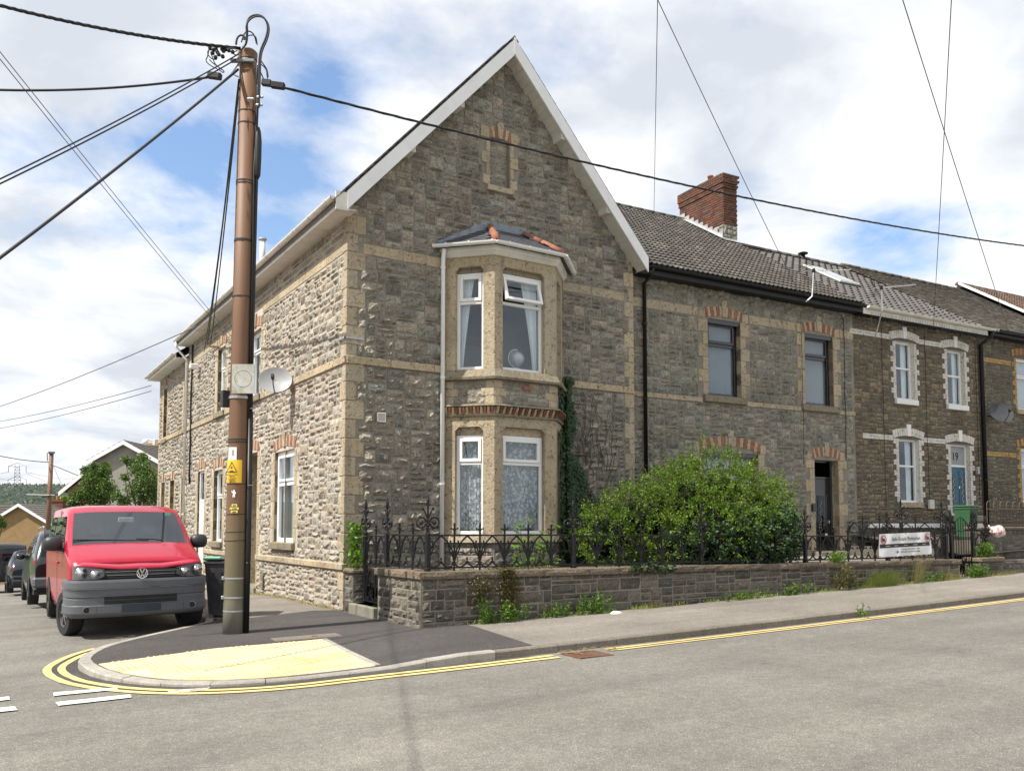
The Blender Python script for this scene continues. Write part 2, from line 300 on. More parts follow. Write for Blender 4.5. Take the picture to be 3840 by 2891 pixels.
# ------------------------------------------------------------------ building blocks
WM = {}                                       # world matrix of every object
def put(o, Mw=None, parent=None):
    Mw = Mw or Matrix.Identity(4)
    COL.objects.link(o); WM[o.name] = Mw
    if parent is not None:
        o.parent = parent; o.matrix_basis = WM[parent.name].inverted() @ Mw
    else: o.matrix_basis = Mw
    return o
def MX(loc=(0, 0, 0), rz=0, rx=0, ry=0):
    return Matrix.Translation(Vector(loc)) @ Matrix.Rotation(rz, 4, 'Z') @ Matrix.Rotation(rx, 4, 'X') @ Matrix.Rotation(ry, 4, 'Y')
def tag(o, label=None, cat=None, group=None, kind=None):
    if label: o['label'] = label
    if cat: o['category'] = cat
    if group: o['group'] = group
    if kind: o['kind'] = kind
    return o
def thing(name, label, cat, Mw=None, group=None):
    return tag(put(bpy.data.objects.new(name, None), Mw), label, cat, group)
def structure(name, label=None):
    return tag(put(bpy.data.objects.new(name, None)), label, None, None, 'structure')
class MB:
    def __init__(s): s.v = []; s.f = []; s.mi = []; s.sm = []; s.r = []; s.cur = 0; s.smooth = False; s.rn = 0.0
    def add(s, vs, fs):
        o = len(s.v); s.v += [tuple(v) for v in vs]
        for f in fs:
            s.f.append([o + i for i in f]); s.mi.append(s.cur); s.sm.append(s.smooth); s.r.append(s.rn)
        return s
    def box(s, x0, x1, y0, y1, z0, z1):
        return s.add([(x0, y0, z0), (x1, y0, z0), (x1, y1, z0), (x0, y1, z0), (x0, y0, z1), (x1, y0, z1), (x1, y1, z1), (x0, y1, z1)],
                     [(0, 3, 2, 1), (4, 5, 6, 7), (0, 1, 5, 4), (1, 2, 6, 5), (2, 3, 7, 6), (3, 0, 4, 7)])
    def bbox(s, x0, x1, y0, y1, z0, z1, b=.01):          # box with chamfered edges on every side
        bx, by, bz = min(b, (x1 - x0) * .4), min(b, (y1 - y0) * .4), min(b, (z1 - z0) * .4)
        vs = []
        for (za, inx) in ((z0, 1), (z0 + bz, 0), (z1 - bz, 0), (z1, 1)):
            ex, ey = (bx, by) if inx else (0, 0)
            X0, X1, Y0, Y1 = x0 + ex, x1 - ex, y0 + ey, y1 - ey; cx, cy = (0, 0) if inx else (bx, by)
            vs += [(X0 + cx, Y0, za), (X1 - cx, Y0, za), (X1, Y0 + cy, za), (X1, Y1 - cy, za), (X1 - cx, Y1, za), (X0 + cx, Y1, za), (X0, Y1 - cy, za), (X0, Y0 + cy, za)]
        fs = [tuple(reversed(range(8))), tuple(range(24, 32))]
        for k in range(3):
            for i in range(8):
                j = (i + 1) % 8; fs.append((k * 8 + i, k * 8 + j, k * 8 + 8 + j, k * 8 + 8 + i))
        return s.add(vs, fs)
    def quad(s, a, b, c, d): return s.add([a, b, c, d], [(0, 1, 2, 3)])
    def hexa(s, b, t):                                    # eight corners: bottom four, top four (both counter-clockwise seen from above)
        return s.add(list(b) + list(t), [(0, 3, 2, 1), (4, 5, 6, 7), (0, 1, 5, 4), (1, 2, 6, 5), (2, 3, 7, 6), (3, 0, 4, 7)])
    def prism(s, poly, z0, z1, fn=None):                  # polygon (x, y) swept from z0 to z1; fn maps the points
        fn = fn or (lambda p: p); n = len(poly)
        vs = [fn((p[0], p[1], z0)) for p in poly] + [fn((p[0], p[1], z1)) for p in poly]
        return s.add(vs, [tuple(reversed(range(n))), tuple(range(n, 2 * n))] + [(i, (i + 1) % n, n + (i + 1) % n, n + i) for i in range(n)])
    def uprism(s, poly, y0, y1):                          # polygon in (x, z) swept along y
        return s.prism(poly, y0, y1, lambda p: (p[0], p[2], p[1]))
    def tube(s, pts, r, n=6, cap=True, closed=False):
        pts = [Vector(p) for p in pts]; m = len(pts); rs = r if isinstance(r, (list, tuple)) else [r] * m
        vs = []; up = None
        for i, p in enumerate(pts):
            if closed: t = (pts[(i + 1) % m] - pts[i - 1]).normalized()
            else: t = ((pts[min(i + 1, m - 1)] - pts[max(i - 1, 0)])).normalized()
            if up is None:
                up = Vector((0, 0, 1)) if abs(t.z) < .9 else Vector((1, 0, 0))
            a = t.cross(up); a = a.normalized() if a.length > 1e-6 else Vector((1, 0, 0)); up = a.cross(t).normalized()
            for k in range(n):
                an = 2 * math.pi * k / n + (math.pi / 4 if n == 4 else 0)
                vs.append(p + (a * math.cos(an) + up * math.sin(an)) * rs[i])
        fs = []
        for i in range(m if closed else m - 1):
            j = (i + 1) % m
            for k in range(n):
                q = (k + 1) % n; fs.append((i * n + k, i * n + q, j * n + q, j * n + k))
        if cap and not closed: fs += [tuple(reversed(range(n))), tuple((m - 1) * n + k for k in range(n))]
        return s.add(vs, fs)
    def lathe(s, prof, n=16, o=(0, 0, 0), fn=None, cap=True):   # prof: (r, z) pairs, about z
        vs = []
        for r, z in prof:
            for k in range(n):
                a = 2 * math.pi * k / n; p = (o[0] + r * math.cos(a), o[1] + r * math.sin(a), o[2] + z); vs.append(fn(p) if fn else p)
        fs = []
        for i in range(len(prof) - 1):
            for k in range(n):
                q = (k + 1) % n; fs.append((i * n + k, i * n + q, (i + 1) * n + q, (i + 1) * n + k))
        if cap: fs += [tuple(reversed(range(n))), tuple((len(prof) - 1) * n + k for k in range(n))]
        return s.add(vs, fs)
    def ball(s, c, r, n=8, m=5, sc=(1, 1, 1)):
        prof = [(max(1e-4, math.sin(math.pi * i / m)) * r, -math.cos(math.pi * i / m) * r) for i in range(m + 1)]
        return s.lathe(prof, n, (0, 0, 0), lambda p: (c[0] + p[0] * sc[0], c[1] + p[1] * sc[1], c[2] + p[2] * sc[2]))
    def mesh(s, name, mats):
        used = sorted({i for f in s.f for i in f})
        if len(used) < len(s.v): mp_ = {a: b for b, a in enumerate(used)}; s.v = [s.v[i] for i in used]; s.f = [tuple(mp_[i] for i in f) for f in s.f]
        me = bpy.data.meshes.new(name); me.from_pydata(s.v, [], s.f)
        for m in (mats if isinstance(mats, (list, tuple)) else [mats]): me.materials.append(MATS[m])
        if len(set(s.mi)) > 1: me.polygons.foreach_set('material_index', s.mi)
        if any(s.sm): me.polygons.foreach_set('use_smooth', s.sm)
        if any(s.r):
            a = me.attributes.new('rnd', 'FLOAT', 'FACE'); a.data.foreach_set('value', s.r)
        me.update(); return me
    def build(s, name, mats, parent=None, Mw=None, kind=None, label=None):
        o = bpy.data.objects.new(name, s.mesh(name, mats)); put(o, Mw, parent)
        if kind: o['kind'] = kind
        if label: o['label'] = label
        return o
def inst(name, me, Mw, parent=None):
    return put(bpy.data.objects.new(name, me), Mw, parent)
def lerp(a, b, t): return a + (b - a) * t
def smoothp(P, it=2):
    P = [Vector(p) for p in P]
    for _ in range(it): P = [P[0]] + [q for a, b in zip(P, P[1:]) for q in (a * .75 + b * .25, a * .25 + b * .75)] + [P[-1]]
    return P
def gz(x, y):
    g = 0
    if y > 16: g = .00625 * (y - 16) ** 2 if y < 20 else .1 + .05 * (y - 20)
    return .0175 * max(-40, min(70, x)) - min(g, 4.2)

class Wall:                                     # a wall plane: u along it, z up, d out of it (towards the street)
    def __init__(s, o, th):
        s.o = Vector(o); s.th = th; s.M = MX(o, th); s.U = Vector((math.cos(th), math.sin(th), 0)); s.N = Vector((math.sin(th), -math.cos(th), 0))
    def p(s, u, d, z): return s.o + s.U * u + s.N * d + Vector((0, 0, z))
    def at(s, u, z, d=0): return MX(s.p(u, d, z), s.th)
    def hit(s, x, y, d=0):
        q = hit(x, y, s.N, s.o + s.N * d) - s.o; return q.dot(s.U), q.z

def stone_geo(mb, bl, br, tr, tl, depth, rough, nx, nz, seed, d0=-.004, rim=.010):
    # a squared rubble stone: four corners in (x, z), front towards -y; the face is broken, the joint edge recessed
    r = random.Random(seed); P = lambda a, b: (lerp(lerp(bl[0], br[0], a), lerp(tl[0], tr[0], a), b), lerp(lerp(bl[1], br[1], a), lerp(tl[1], tr[1], a), b))
    w = abs(br[0] - bl[0]); h = abs(tl[1] - bl[1]); ex, ez = min(.3, rim / max(w, .02)), min(.3, rim / max(h, .02))
    vs = []; idx = {}
    for j in range(nz + 1):
        for i in range(nx + 1):
            a = lerp(ex, 1 - ex, i / nx); b = lerp(ez, 1 - ez, j / nz); edge = i in (0, nx) or j in (0, nz)
            if not edge: a += r.uniform(-.25, .25) / nx; b += r.uniform(-.25, .25) / nz
            x, z = P(a, b); dd = (depth * .22 if edge else depth) + r.uniform(-1, 1) * rough * (.3 if edge else 1)
            idx[i, j] = len(vs); vs.append((x, -max(.003, dd), z))
    ring = [(i, 0) for i in range(nx + 1)] + [(nx, j) for j in range(1, nz + 1)] + [(i, nz) for i in range(nx - 1, -1, -1)] + [(0, j) for j in range(nz - 1, 0, -1)]
    o0 = len(vs)
    for (i, j) in ring:
        a, b = i / nx, j / nz; x, z = P(a, b); jit = rim * .35
        vs.append((x + r.uniform(-jit, jit), -d0, z + r.uniform(-jit, jit)))
    fs = [(idx[i, j], idx[i + 1, j], idx[i + 1, j + 1], idx[i, j + 1]) for j in range(nz) for i in range(nx)]
    n = len(ring)
    fs += [(o0 + k, o0 + (k + 1) % n, idx[ring[(k + 1) % n]], idx[ring[k]]) for k in range(n)]
    mb.add(vs, fs)
def coursed(z0, z1, span, holes, r, hmin=.10, hmax=.20, wmin=.18, wmax=.46, joint=.022, tall=.0):
    # courses of uneven height; span(z) gives the (u0, u1) limits at a height, holes are (u0, u1, z0, z1)
    out = []; z = z0
    while z < z1 - .03:
        h = min(r.uniform(hmin, hmax), z1 - z)
        if z1 - z - h < hmin * .6: h = z1 - z
        a0, a1 = span(z + joint / 2), span(z + h - joint / 2)
        if min(a0[1], a1[1]) - max(a0[0], a1[0]) < .10: z += h; continue
        cuts = []
        for (hu0, hu1, hz0, hz1) in holes:
            if hz0 < z + h * .62 and hz1 > z + h * .38: cuts.append((hu0, hu1))
        lo, hi = max(a0[0], a1[0]), min(a0[1], a1[1])
        segs = [(lo, hi)]
        for (c0, c1) in sorted(cuts):
            ns = []
            for s0, s1 in segs:
                if c1 <= s0 or c0 >= s1: ns.append((s0, s1)); continue
                if c0 - s0 > .06: ns.append((s0, c0))
                if s1 - c1 > .06: ns.append((c1, s1))
            segs = ns
        for (s0, s1) in segs:
            u = s0
            while u < s1 - .02:
                w = r.uniform(wmin, wmax) * (.8 + h / hmax * .3)
                if r.random() < .18: w *= .5
                if s1 - u - w < wmin * .7: w = s1 - u
                j = joint / 2; e0, e1 = u, u + w
                bl, br, tr, tl = [e0 + j, z + j], [e1 - j, z + j], [e1 - j, z + h - j], [e0 + j, z + h - j]
                if e0 == lo: bl[0] = a0[0] + j; tl[0] = a1[0] + j
                if abs(e1 - hi) < 1e-6: br[0] = a0[1] - j; tr[0] = a1[1] - j
                if h > .165 and w < .45 and r.random() < .33:
                    k = r.uniform(.38, .62); zm = z + h * k
                    ml = lerp(bl[0], tl[0], k); mr = lerp(br[0], tr[0], k)
                    out.append((bl, br, [mr, zm - j], [ml, zm - j])); out.append(([ml, zm + j], [mr, zm + j], tr, tl))
                else: out.append((bl, br, tr, tl))
                u += w
        z += h
    return out
def stone_layout(z0, z1, span, holes, r, hmin=.10, hmax=.20, wmin=.18, wmax=.46, joint=.018, tall=0):
    # squared rubble brought to rough courses: the lowest gap is filled next, some stones rise through two courses
    if z1 - z0 < .62: return coursed(z0, z1, span, holes, r, hmin, hmax, wmin, wmax, joint)
    a, b_ = span(z0); c, d = span(z1 - .01); lo, hi = min(a, c), max(b_, d); rs = .02; n = max(1, int(round((hi - lo) / rs))); rs = (hi - lo) / n; top = [z0] * n; rects = []
    while True:
        m = min(top)
        if m >= z1 - .03: break
        i = top.index(m); j = i
        while j < n and abs(top[j] - m) < 1e-6: j += 1
        av = (j - i) * rs; w = r.uniform(wmin, wmax); lt = top[i - 1] if i else 99; rt = top[j] if j < n else 99
        if r.random() < .2: w *= .6
        if av - w < wmin * .55: w = av
        k = max(1, int(round(w / rs))); k = min(k, j - i)
        if w == av: k = j - i
        h = r.choice((hmin, hmin * 1.25, hmin * 1.6, hmax * .72, hmax * .85, hmax)) if k * rs > wmin * .8 else r.choice((hmin, hmin * 1.4, hmin * 1.8))
        h *= r.uniform(.94, 1.06)
        if k * rs < .11: h = min(max(.07, min(lt, rt) - m), .24)
        for t in (lt, rt):
            if abs(m + h - t) < .04: h = t - m
        if z1 - m - h < hmin * .65: h = z1 - m
        h = max(.05, h); rects.append((lo + i * rs, lo + (i + k) * rs, m, m + h))
        for q in range(i, i + k): top[q] = m + h
    out = []; jj = joint / 2
    for (u0, u1, za, zb) in rects:
        ok = True
        for (hu0, hu1, hz0, hz1) in holes:
            if hu0 < u1 - .01 and hu1 > u0 + .01 and hz0 < zb - .01 and hz1 > za + .01:
                cand = [(u0, min(u1, hu0), za, zb), (max(u0, hu1), u1, za, zb), (u0, u1, za, min(zb, hz0)), (u0, u1, max(za, hz1), zb)]; cand = [c for c in cand if c[1] - c[0] > .055 and c[3] - c[2] > .045]
                if not cand: ok = False; break
                u0, u1, za, zb = max(cand, key=lambda c: (c[1] - c[0]) * (c[3] - c[2]))
        if not ok: continue
        za += jj; zb -= jj; u0 += jj; u1 -= jj; s0, s1 = span(za), span(zb)
        bl, br, tr, tl = [max(u0, s0[0] + jj), za], [min(u1, s0[1] - jj), za], [min(u1, s1[1] - jj), zb], [max(u0, s1[0] + jj), zb]
        if br[0] - bl[0] < .05 or zb - za < .03: continue
        if tr[0] - tl[0] < .02: mid = (tr[0] + tl[0]) / 2; tl[0], tr[0] = mid - .01, mid + .01; tl[0] = max(tl[0], bl[0]); tr[0] = min(max(tr[0], tl[0] + .01), br[0])
        out.append((bl, br, tr, tl))
    return out
class Stones:                                   # collects the stones of one thing; the largest in the photo become parts, the rest one mesh
    def __init__(s): s.items = []
    def add(s, wall, lay, mat, depth=.025, rough=.012, name='stone', base=0.0):
        for (bl, br, tr, tl) in lay:
            cu, cz = (bl[0] + br[0]) / 2, (bl[1] + tl[1]) / 2; P = wall.p(cu, base, cz); dist = (P - Vector((0, 0, EYE)))
            a = abs(br[0] - bl[0]) * abs(tl[1] - bl[1]) * abs(dist.normalized().dot(wall.N)) / dist.length_squared
            s.items.append((a, wall, bl, br, tr, tl, mat, depth, rough, name, base))
    def build(s, parent, limit=300, seed=1, rest='stonework'):
        s.items.sort(key=lambda t: -t[0]); r = random.Random(seed); rest_mb = {}; cache = {}
        for k, (a, wall, bl, br, tr, tl, mat, depth, rough, name, base) in enumerate(s.items):
            w, h = br[0] - bl[0], tl[1] - bl[1]; nx = 4 if w > .3 else 3; nz = 3 if h > .13 else 2
            cu, cz = (bl[0] + br[0]) / 2, bl[1]
            if k < limit:
                sq = abs(bl[0] - tl[0]) < 1e-4 and abs(br[0] - tr[0]) < 1e-4
                if sq:
                    W, H = round(w / .02) * .02, round(h / .01) * .01; key = (round(W, 3), round(H, 3), mat, depth, r.randrange(2))
                    if key not in cache:
                        mb = MB(); stone_geo(mb, (-W / 2, 0), (W / 2, 0), (W / 2, H), (-W / 2, H), depth, rough, nx, nz, hash(key) & 0xffff); cache[key] = mb.mesh(name, mat)
                    me = cache[key]; Mw = wall.at(cu, cz, base + r.uniform(-.004, .004)) @ Matrix.Diagonal((w / W, 1, h / H, 1))
                else:
                    mb = MB(); f = lambda p: (p[0] - cu, p[1] - cz)
                    stone_geo(mb, f(bl), f(br), f(tr), f(tl), depth, rough, nx, nz, k); me = mb.mesh(name, mat); Mw = wall.at(cu, cz, base)
                inst(name, me, Mw, parent)
            else:
                mb = rest_mb.setdefault((mat, id(wall)), (MB(), wall))[0]
                o = len(mb.v); mb.rn = r.random() + .001; stone_geo(mb, bl, br, tr, tl, depth + r.uniform(-.004, .004), rough, nx, nz, r.randrange(1 << 30))
                if base:
                    for i in range(o, len(mb.v)): v = mb.v[i]; mb.v[i] = (v[0], v[1] - base, v[2])
        for (mat, _), (mb, wall) in rest_mb.items(): mb.build(rest, mat, parent, wall.M, 'stuff')

def wall_shell(wall, u0, u1, z0, z1, holes, mat, parent, depth=.18, name='wall', th=None, ztop=None, reveal=None):
    # mortar face with real openings and their reveals; holes (u0, u1, z0, z1)
    us = sorted({u0, u1, *[h[0] for h in holes], *[h[1] for h in holes]}); zs = sorted({z0, z1, *[h[2] for h in holes], *[h[3] for h in holes]})
    mb = MB()
    for i in range(len(us) - 1):
        for j in range(len(zs) - 1):
            cu, cz = (us[i] + us[i + 1]) / 2, (zs[j] + zs[j + 1]) / 2
            if any(h[0] < cu < h[1] and h[2] < cz < h[3] for h in holes): continue
            mb.quad((us[i], 0, zs[j]), (us[i + 1], 0, zs[j]), (us[i + 1], 0, zs[j + 1]), (us[i], 0, zs[j + 1]))
    if ztop: mb.add([(p[0], 0, p[1]) for p in ztop], [tuple(range(len(ztop)))])
    o = mb.build(name, mat, parent, wall.M)
    for h in holes:
        rv = MB()
        a, b, c, d = h[:4]; e = h[4] if len(h) > 4 else depth
        rv.quad((a, 0, c), (a, 0, d), (a, e, d), (a, e, c)); rv.quad((b, 0, d), (b, 0, c), (b, e, c), (b, e, d))
        rv.quad((a, 0, d), (b, 0, d), (b, e, d), (a, e, d)); rv.quad((b, 0, c), (a, 0, c), (a, e, c), (b, e, c)); rv.build('window_reveal', reveal or 'dressed_stone', parent, wall.M)
    return o
def block(wall, u0, u1, z0, z1, d0, d1, mat, parent, name, b=.008, cache={}, stone=False):
    # a dressed block on a wall, from depth d0 (behind the face) to d1 (proud of it)
    key = (round(u1 - u0, 2), round(z1 - z0, 2), round(d1 - d0, 3), mat, b)
    W, H, D = max(.01, key[0]), max(.01, key[1]), d1 - d0
    if key not in cache:
        mb = MB(); mb.bbox(-W / 2, W / 2, -D, 0, 0, H, b); cache[key] = mb.mesh(name, mat)
    return inst(name, cache[key], wall.at((u0 + u1) / 2, z0, d0) @ Matrix.Diagonal(((u1 - u0) / W, 1, (z1 - z0) / H, 1)), parent)
def arch(wall, u0, u1, zs, rise, th, n, parent, mats=('red_brick', 'pale_brick'), key_mat='dressed_stone', d=.012, depth=.12, key_h=.15, name='brick', keyn=None):
    # segmental arch of alternating voussoirs with a projecting keystone
    c = (u0 + u1) / 2; half = (u1 - u0) / 2; R = (half * half + rise * rise) / (2 * rise); zc = zs + rise - R; A = math.asin(min(1, half / R))
    keyw = .5 * 2 * A / n * 1.6 if key_mat else 0
    def pt(a, r): return (c + math.sin(a) * r, zc + math.cos(a) * r)
    for k in range(n):
        a0, a1 = -A + 2 * A * k / n, -A + 2 * A * (k + 1) / n; g = .006 / R
        mid = (a0 + a1) / 2
        if key_mat and abs(mid) < keyw: continue
        q0, q1, q2, q3 = pt(a0 + g, R), pt(a1 - g, R), pt(a1 - g * .8, R + th), pt(a0 + g * .8, R + th)
        mb = MB(); mb.uprism([q0, q1, q2, q3], -d, depth); mb.build(name, mats[k % len(mats)], parent, wall.M)
    if key_mat:
        mb = MB(); q = [pt(-keyw * .8, R - .01), pt(keyw * .8, R - .01), pt(keyw, R + th + key_h), pt(-keyw, R + th + key_h)]; mb.uprism(q, -d - .02, depth); mb.build('keystone', key_mat, parent, wall.M)
    mb = MB(); pts = [pt(-A + 2 * A * k / 12, R + .004) for k in range(13)]       # spandrel filling above a square-headed frame is left to the frame itself
    return R, zc, A
def frame_mesh(mb, x0, x1, z0, z1, w, y0, y1):
    mb.bbox(x0, x0 + w, y0, y1, z0, z1, .006); mb.bbox(x1 - w, x1, y0, y1, z0, z1, .006)
    mb.bbox(x0 + w, x1 - w, y0 + .001, y1 - .001, z0, z0 + w, .006); mb.bbox(x0 + w, x1 - w, y0 + .001, y1 - .001, z1 - w, z1, .006)
def window(wall, u0, u1, z0, z1, parent, mat='white_upvc', rec=.10, fw=.055, transom=None, sash_top=True, curtain=None, arch_rise=0, glass='window_glass', sashes=None, open_top=0, sub=.045, cill=0):
    w, h = u1 - u0, z1 - z0; Mw = wall.at(u0, z0, -rec)
    mb = MB(); frame_mesh(mb, 0, w, 0, h, fw, 0, .07)
    if transom: mb.bbox(fw, w - fw, .002, .066, transom - z0 - fw / 2, transom - z0 + fw / 2, .006)
    if arch_rise:
        R = (w * w / 4 + arch_rise ** 2) / (2 * arch_rise); zc = h + arch_rise - R; A = math.asin(min(1, w / 2 / R)); pts = [(w / 2 + math.sin(a) * R, zc + math.cos(a) * R) for a in [A - 2 * A * k / 10 for k in range(11)]]
        mb.uprism([(0, h - .001), (w, h - .001)] + pts[1:-1] if pts[0][0] > 0 else pts, .001, .069)
    if cill: mb.bbox(-.01, w + .01, -.04, .06, -cill, -.001, .006)
    win = mb.build('window', mat, parent, Mw)
    panes = [(fw, w - fw, fw, (transom - z0 - fw / 2) if transom else h - fw, 0)]
    if transom: panes.append((fw, w - fw, transom - z0 + fw / 2, h - fw, 1))
    for (a, b, c, d, top) in panes:
        if top and sash_top:
            sm = MB(); frame_mesh(sm, -(b - a) / 2, (b - a) / 2, -(d - c), 0, sub, -.022, .05)
            Ms = Mw @ Matrix.Translation(((a + b) / 2, 0, d)) @ Matrix.Rotation(-open_top, 4, 'X')
            sm.build('sash', mat, win, Ms)
            g = MB(); e = sub * .9; g.box(-(b - a) / 2 + e, (b - a) / 2 - e, .012, .020, -(d - c) + e, -e); g.build('pane', glass, win, Ms)
        else:
            g = MB(); g.box(a - .004, b + .004, .03, .038, c - .004, d + .004); g.build('pane', glass, win, Mw)
    if curtain: curtain(win, Mw, w, h, fw)
    return win
def folds(win, Mw, x0, x1, z0, z1, y, mat, n=8, amp=.02, name='curtain', taper=None, rnd=0):
    mb = MB(); mb.smooth = True; m = n * 6; r = random.Random(int(x0 * 991 + z0 * 77 + rnd)); ph = [r.uniform(0, 6.28) for _ in range(3)]; rows = 6
    vs = []
    for j in range(rows + 1):
        b = j / rows
        for i in range(m + 1):
            a = i / m; X = lerp(x0, x1, a)
            if taper: X = taper(a, b, X)
            vs.append((X, y + amp * math.sin(a * n * 6.283 + ph[0]) * (.7 + .5 * math.sin(a * 7 + ph[1])) + .012 * math.sin(a * 2.7 * n + ph[2] + b * 2), lerp(z0, z1, b)))
    fs = [(j * (m + 1) + i, j * (m + 1) + i + 1, (j + 1) * (m + 1) + i + 1, (j + 1) * (m + 1) + i) for j in range(rows) for i in range(m)]
    mb.add(vs, fs); return mb.build(name, mat, win, Mw)
def cur_lace(win, Mw, w, h, fw): folds(win, Mw, .02, w - .02, .03, h - .03, .13, 'lace', 9, .018)
def cur_net(win, Mw, w, h, fw): folds(win, Mw, .02, w - .02, .03, h - .03, .12, 'net_curtain', 10, .016)
def cur_side(side, frac=.45):
    def f(win, Mw, w, h, fw):
        def tp(a, b, X):
            k = .22 + .78 * (b ** 1.3) if b > .02 else .22
            return (w * .04 + (X - w * .04) * k) if side < 0 else (w * .96 - (w * .96 - X) * k)
        if side < 0: folds(win, Mw, .03, w * frac, .05, h - .03, .14, 'curtain_cloth', 5, .02, taper=tp)
        else: folds(win, Mw, w * (1 - frac), w - .03, .05, h - .03, .14, 'curtain_cloth', 5, .02, taper=tp)
    return f
def cur_pair(win, Mw, w, h, fw):
    folds(win, Mw, .03, w * .3, .03, h - .03, .14, 'curtain_cloth', 4, .018); folds(win, Mw, w * .7, w - .03, .03, h - .03, .14, 'curtain_cloth', 4, .018, rnd=3)
def cur_half(win, Mw, w, h, fw): folds(win, Mw, .03, w * .4, .03, h * .96, .14, 'curtain_cloth', 4, .018)
def cur_blind(win, Mw, w, h, fw):
    mb = MB(); n = max(4, int(w / .085))
    for i in range(n):
        x = lerp(.03, w - .03, (i + .5) / n); s = w / n * .46; mb.quad((x - s * .72, .11 + s * .5, .04), (x + s * .72, .11 - s * .5, .04), (x + s * .72, .11 - s * .5, h - .03), (x - s * .72, .11 + s * .5, h - .03))
    mb.build('blind', 'blind_cloth', win, Mw)

def lay_tiles(O, U, V, poly, tw, th, geo, parent, mat, limit=300, name='roof_tile', stagger=.0, rest='roof_tiling', seed=3, jitter=0, variants=3, cull=None):
    # tiles laid in rows up a slope: U along the eave, V up the slope, geo(seed) -> MB of one tile with its lower left corner at the origin
    U = Vector(U).normalized(); V = Vector(V).normalized(); Nn = U.cross(V).normalized(); r = random.Random(seed); O = Vector(O)
    B = Matrix((U, V, Nn)).transposed().to_4x4()
    def inside(u, v):
        c = False; n = len(poly)
        for i in range(n):
            x0, y0 = poly[i]; x1, y1 = poly[(i + 1) % n]
            if (y0 > v) != (y1 > v) and u < (x1 - x0) * (v - y0) / (y1 - y0) + x0: c = not c
        return c
    us = [p[0] for p in poly]; vs = [p[1] for p in poly]; cells = []
    row = 0; v = min(vs)
    while v < max(vs) - th * .3:
        u = min(us) - (tw * stagger if row % 2 else 0)
        while u < max(us):
            if stagger and (u < min(us) or u + tw > max(us) + .01): 
                if u + tw > min(us) + .03 and u < max(us) - .03 and v + th * 1.6 < max(vs) and len(poly) == 4 and poly[0][0] == poly[3][0]: P = O + U * (u + tw / 2) + V * v; d = P - Vector((0, 0, EYE)); cells.append((abs(d.normalized().dot(Nn)) / d.length_squared, u, v, -1))
            elif inside(u + tw / 2, v + th / 2):
                P = O + U * (u + tw / 2) + V * (v + th / 2); d = P - Vector((0, 0, EYE)); cells.append((abs(d.normalized().dot(Nn)) / d.length_squared, u, v, row))
            u += tw
        v += th; row += 1
    cells.sort(key=lambda c: -c[0]); protos = [geo(k) for k in range(variants)]; meshes = [p.mesh(name, mat) for p in protos]; big = MB()
    for k, (_, u, v, row) in enumerate(cells):
        q = r.randrange(variants); jx, jy, jz = [r.uniform(-jitter, jitter) for _ in range(3)]
        Mw = Matrix.Translation(O + U * (u + jx) + V * (v + jy) + Nn * (abs(jz) * .6)) @ B
        if row == -1: ua, ub = max(u, min(us)), min(u + tw, max(us)); Mw = Matrix.Translation(O + U * ua + V * (v + jy)) @ B @ Matrix.Diagonal(((ub - ua) / tw, 1, 1, 1))
        if k < limit: inst(name, meshes[q], Mw, parent)
        else:
            pr = protos[q]; big.rn = r.random() + .001; big.smooth = pr.sm[0]; big.add([Mw @ Vector(a) for a in pr.v], pr.f)
    if big.v: big.build(rest, mat, parent, None, 'stuff')
def slate_geo(tw, th, t=.008, lap=1.5, ragged=.004):
    def g(k):
        r = random.Random(k + 5); mb = MB(); L_ = th * lap; j = lambda: r.uniform(-ragged, ragged); z0 = t * 1.9
        mb.hexa([(.003, j(), z0), (tw - .003, j(), z0), (tw - .003, L_, 0), (.003, L_, 0)], [(.003, j(), z0 + t), (tw - .003, j(), z0 + t), (tw - .003, L_, t), (.003, L_, t)]); return mb
    return g
def roll_geo(tw, th, waves=2, amp=.03, t=.022, square=False, lift=.05):
    def g(k):
        mb = MB(); mb.smooth = False; m = 10; Lp = th * 1.12; a_ = []
        for (y, z) in ((0, lift), (Lp, lift * .08)):
            for i in range(m + 1):
                x = tw * i / m; ph = (i / m * waves) % 1
                hgt = amp * (max(0, math.sin(ph * math.pi * 2)) if not square else (1 if .12 < ph < .5 else (.35 if ph <= .12 or ph < .62 else 0)))
                a_.append((x, y, z + hgt))
        n = m + 1; vs = a_ + [(x, y, z - t - .01) for x, y, z in a_[:n]]
        fs = [(i, i + 1, n + i + 1, n + i) for i in range(m)] + [(2 * n + i, 2 * n + i + 1, i + 1, i) for i in range(m)]
        fs += [(0, n, 2 * n)]; mb.add(vs, fs); return mb
    return g
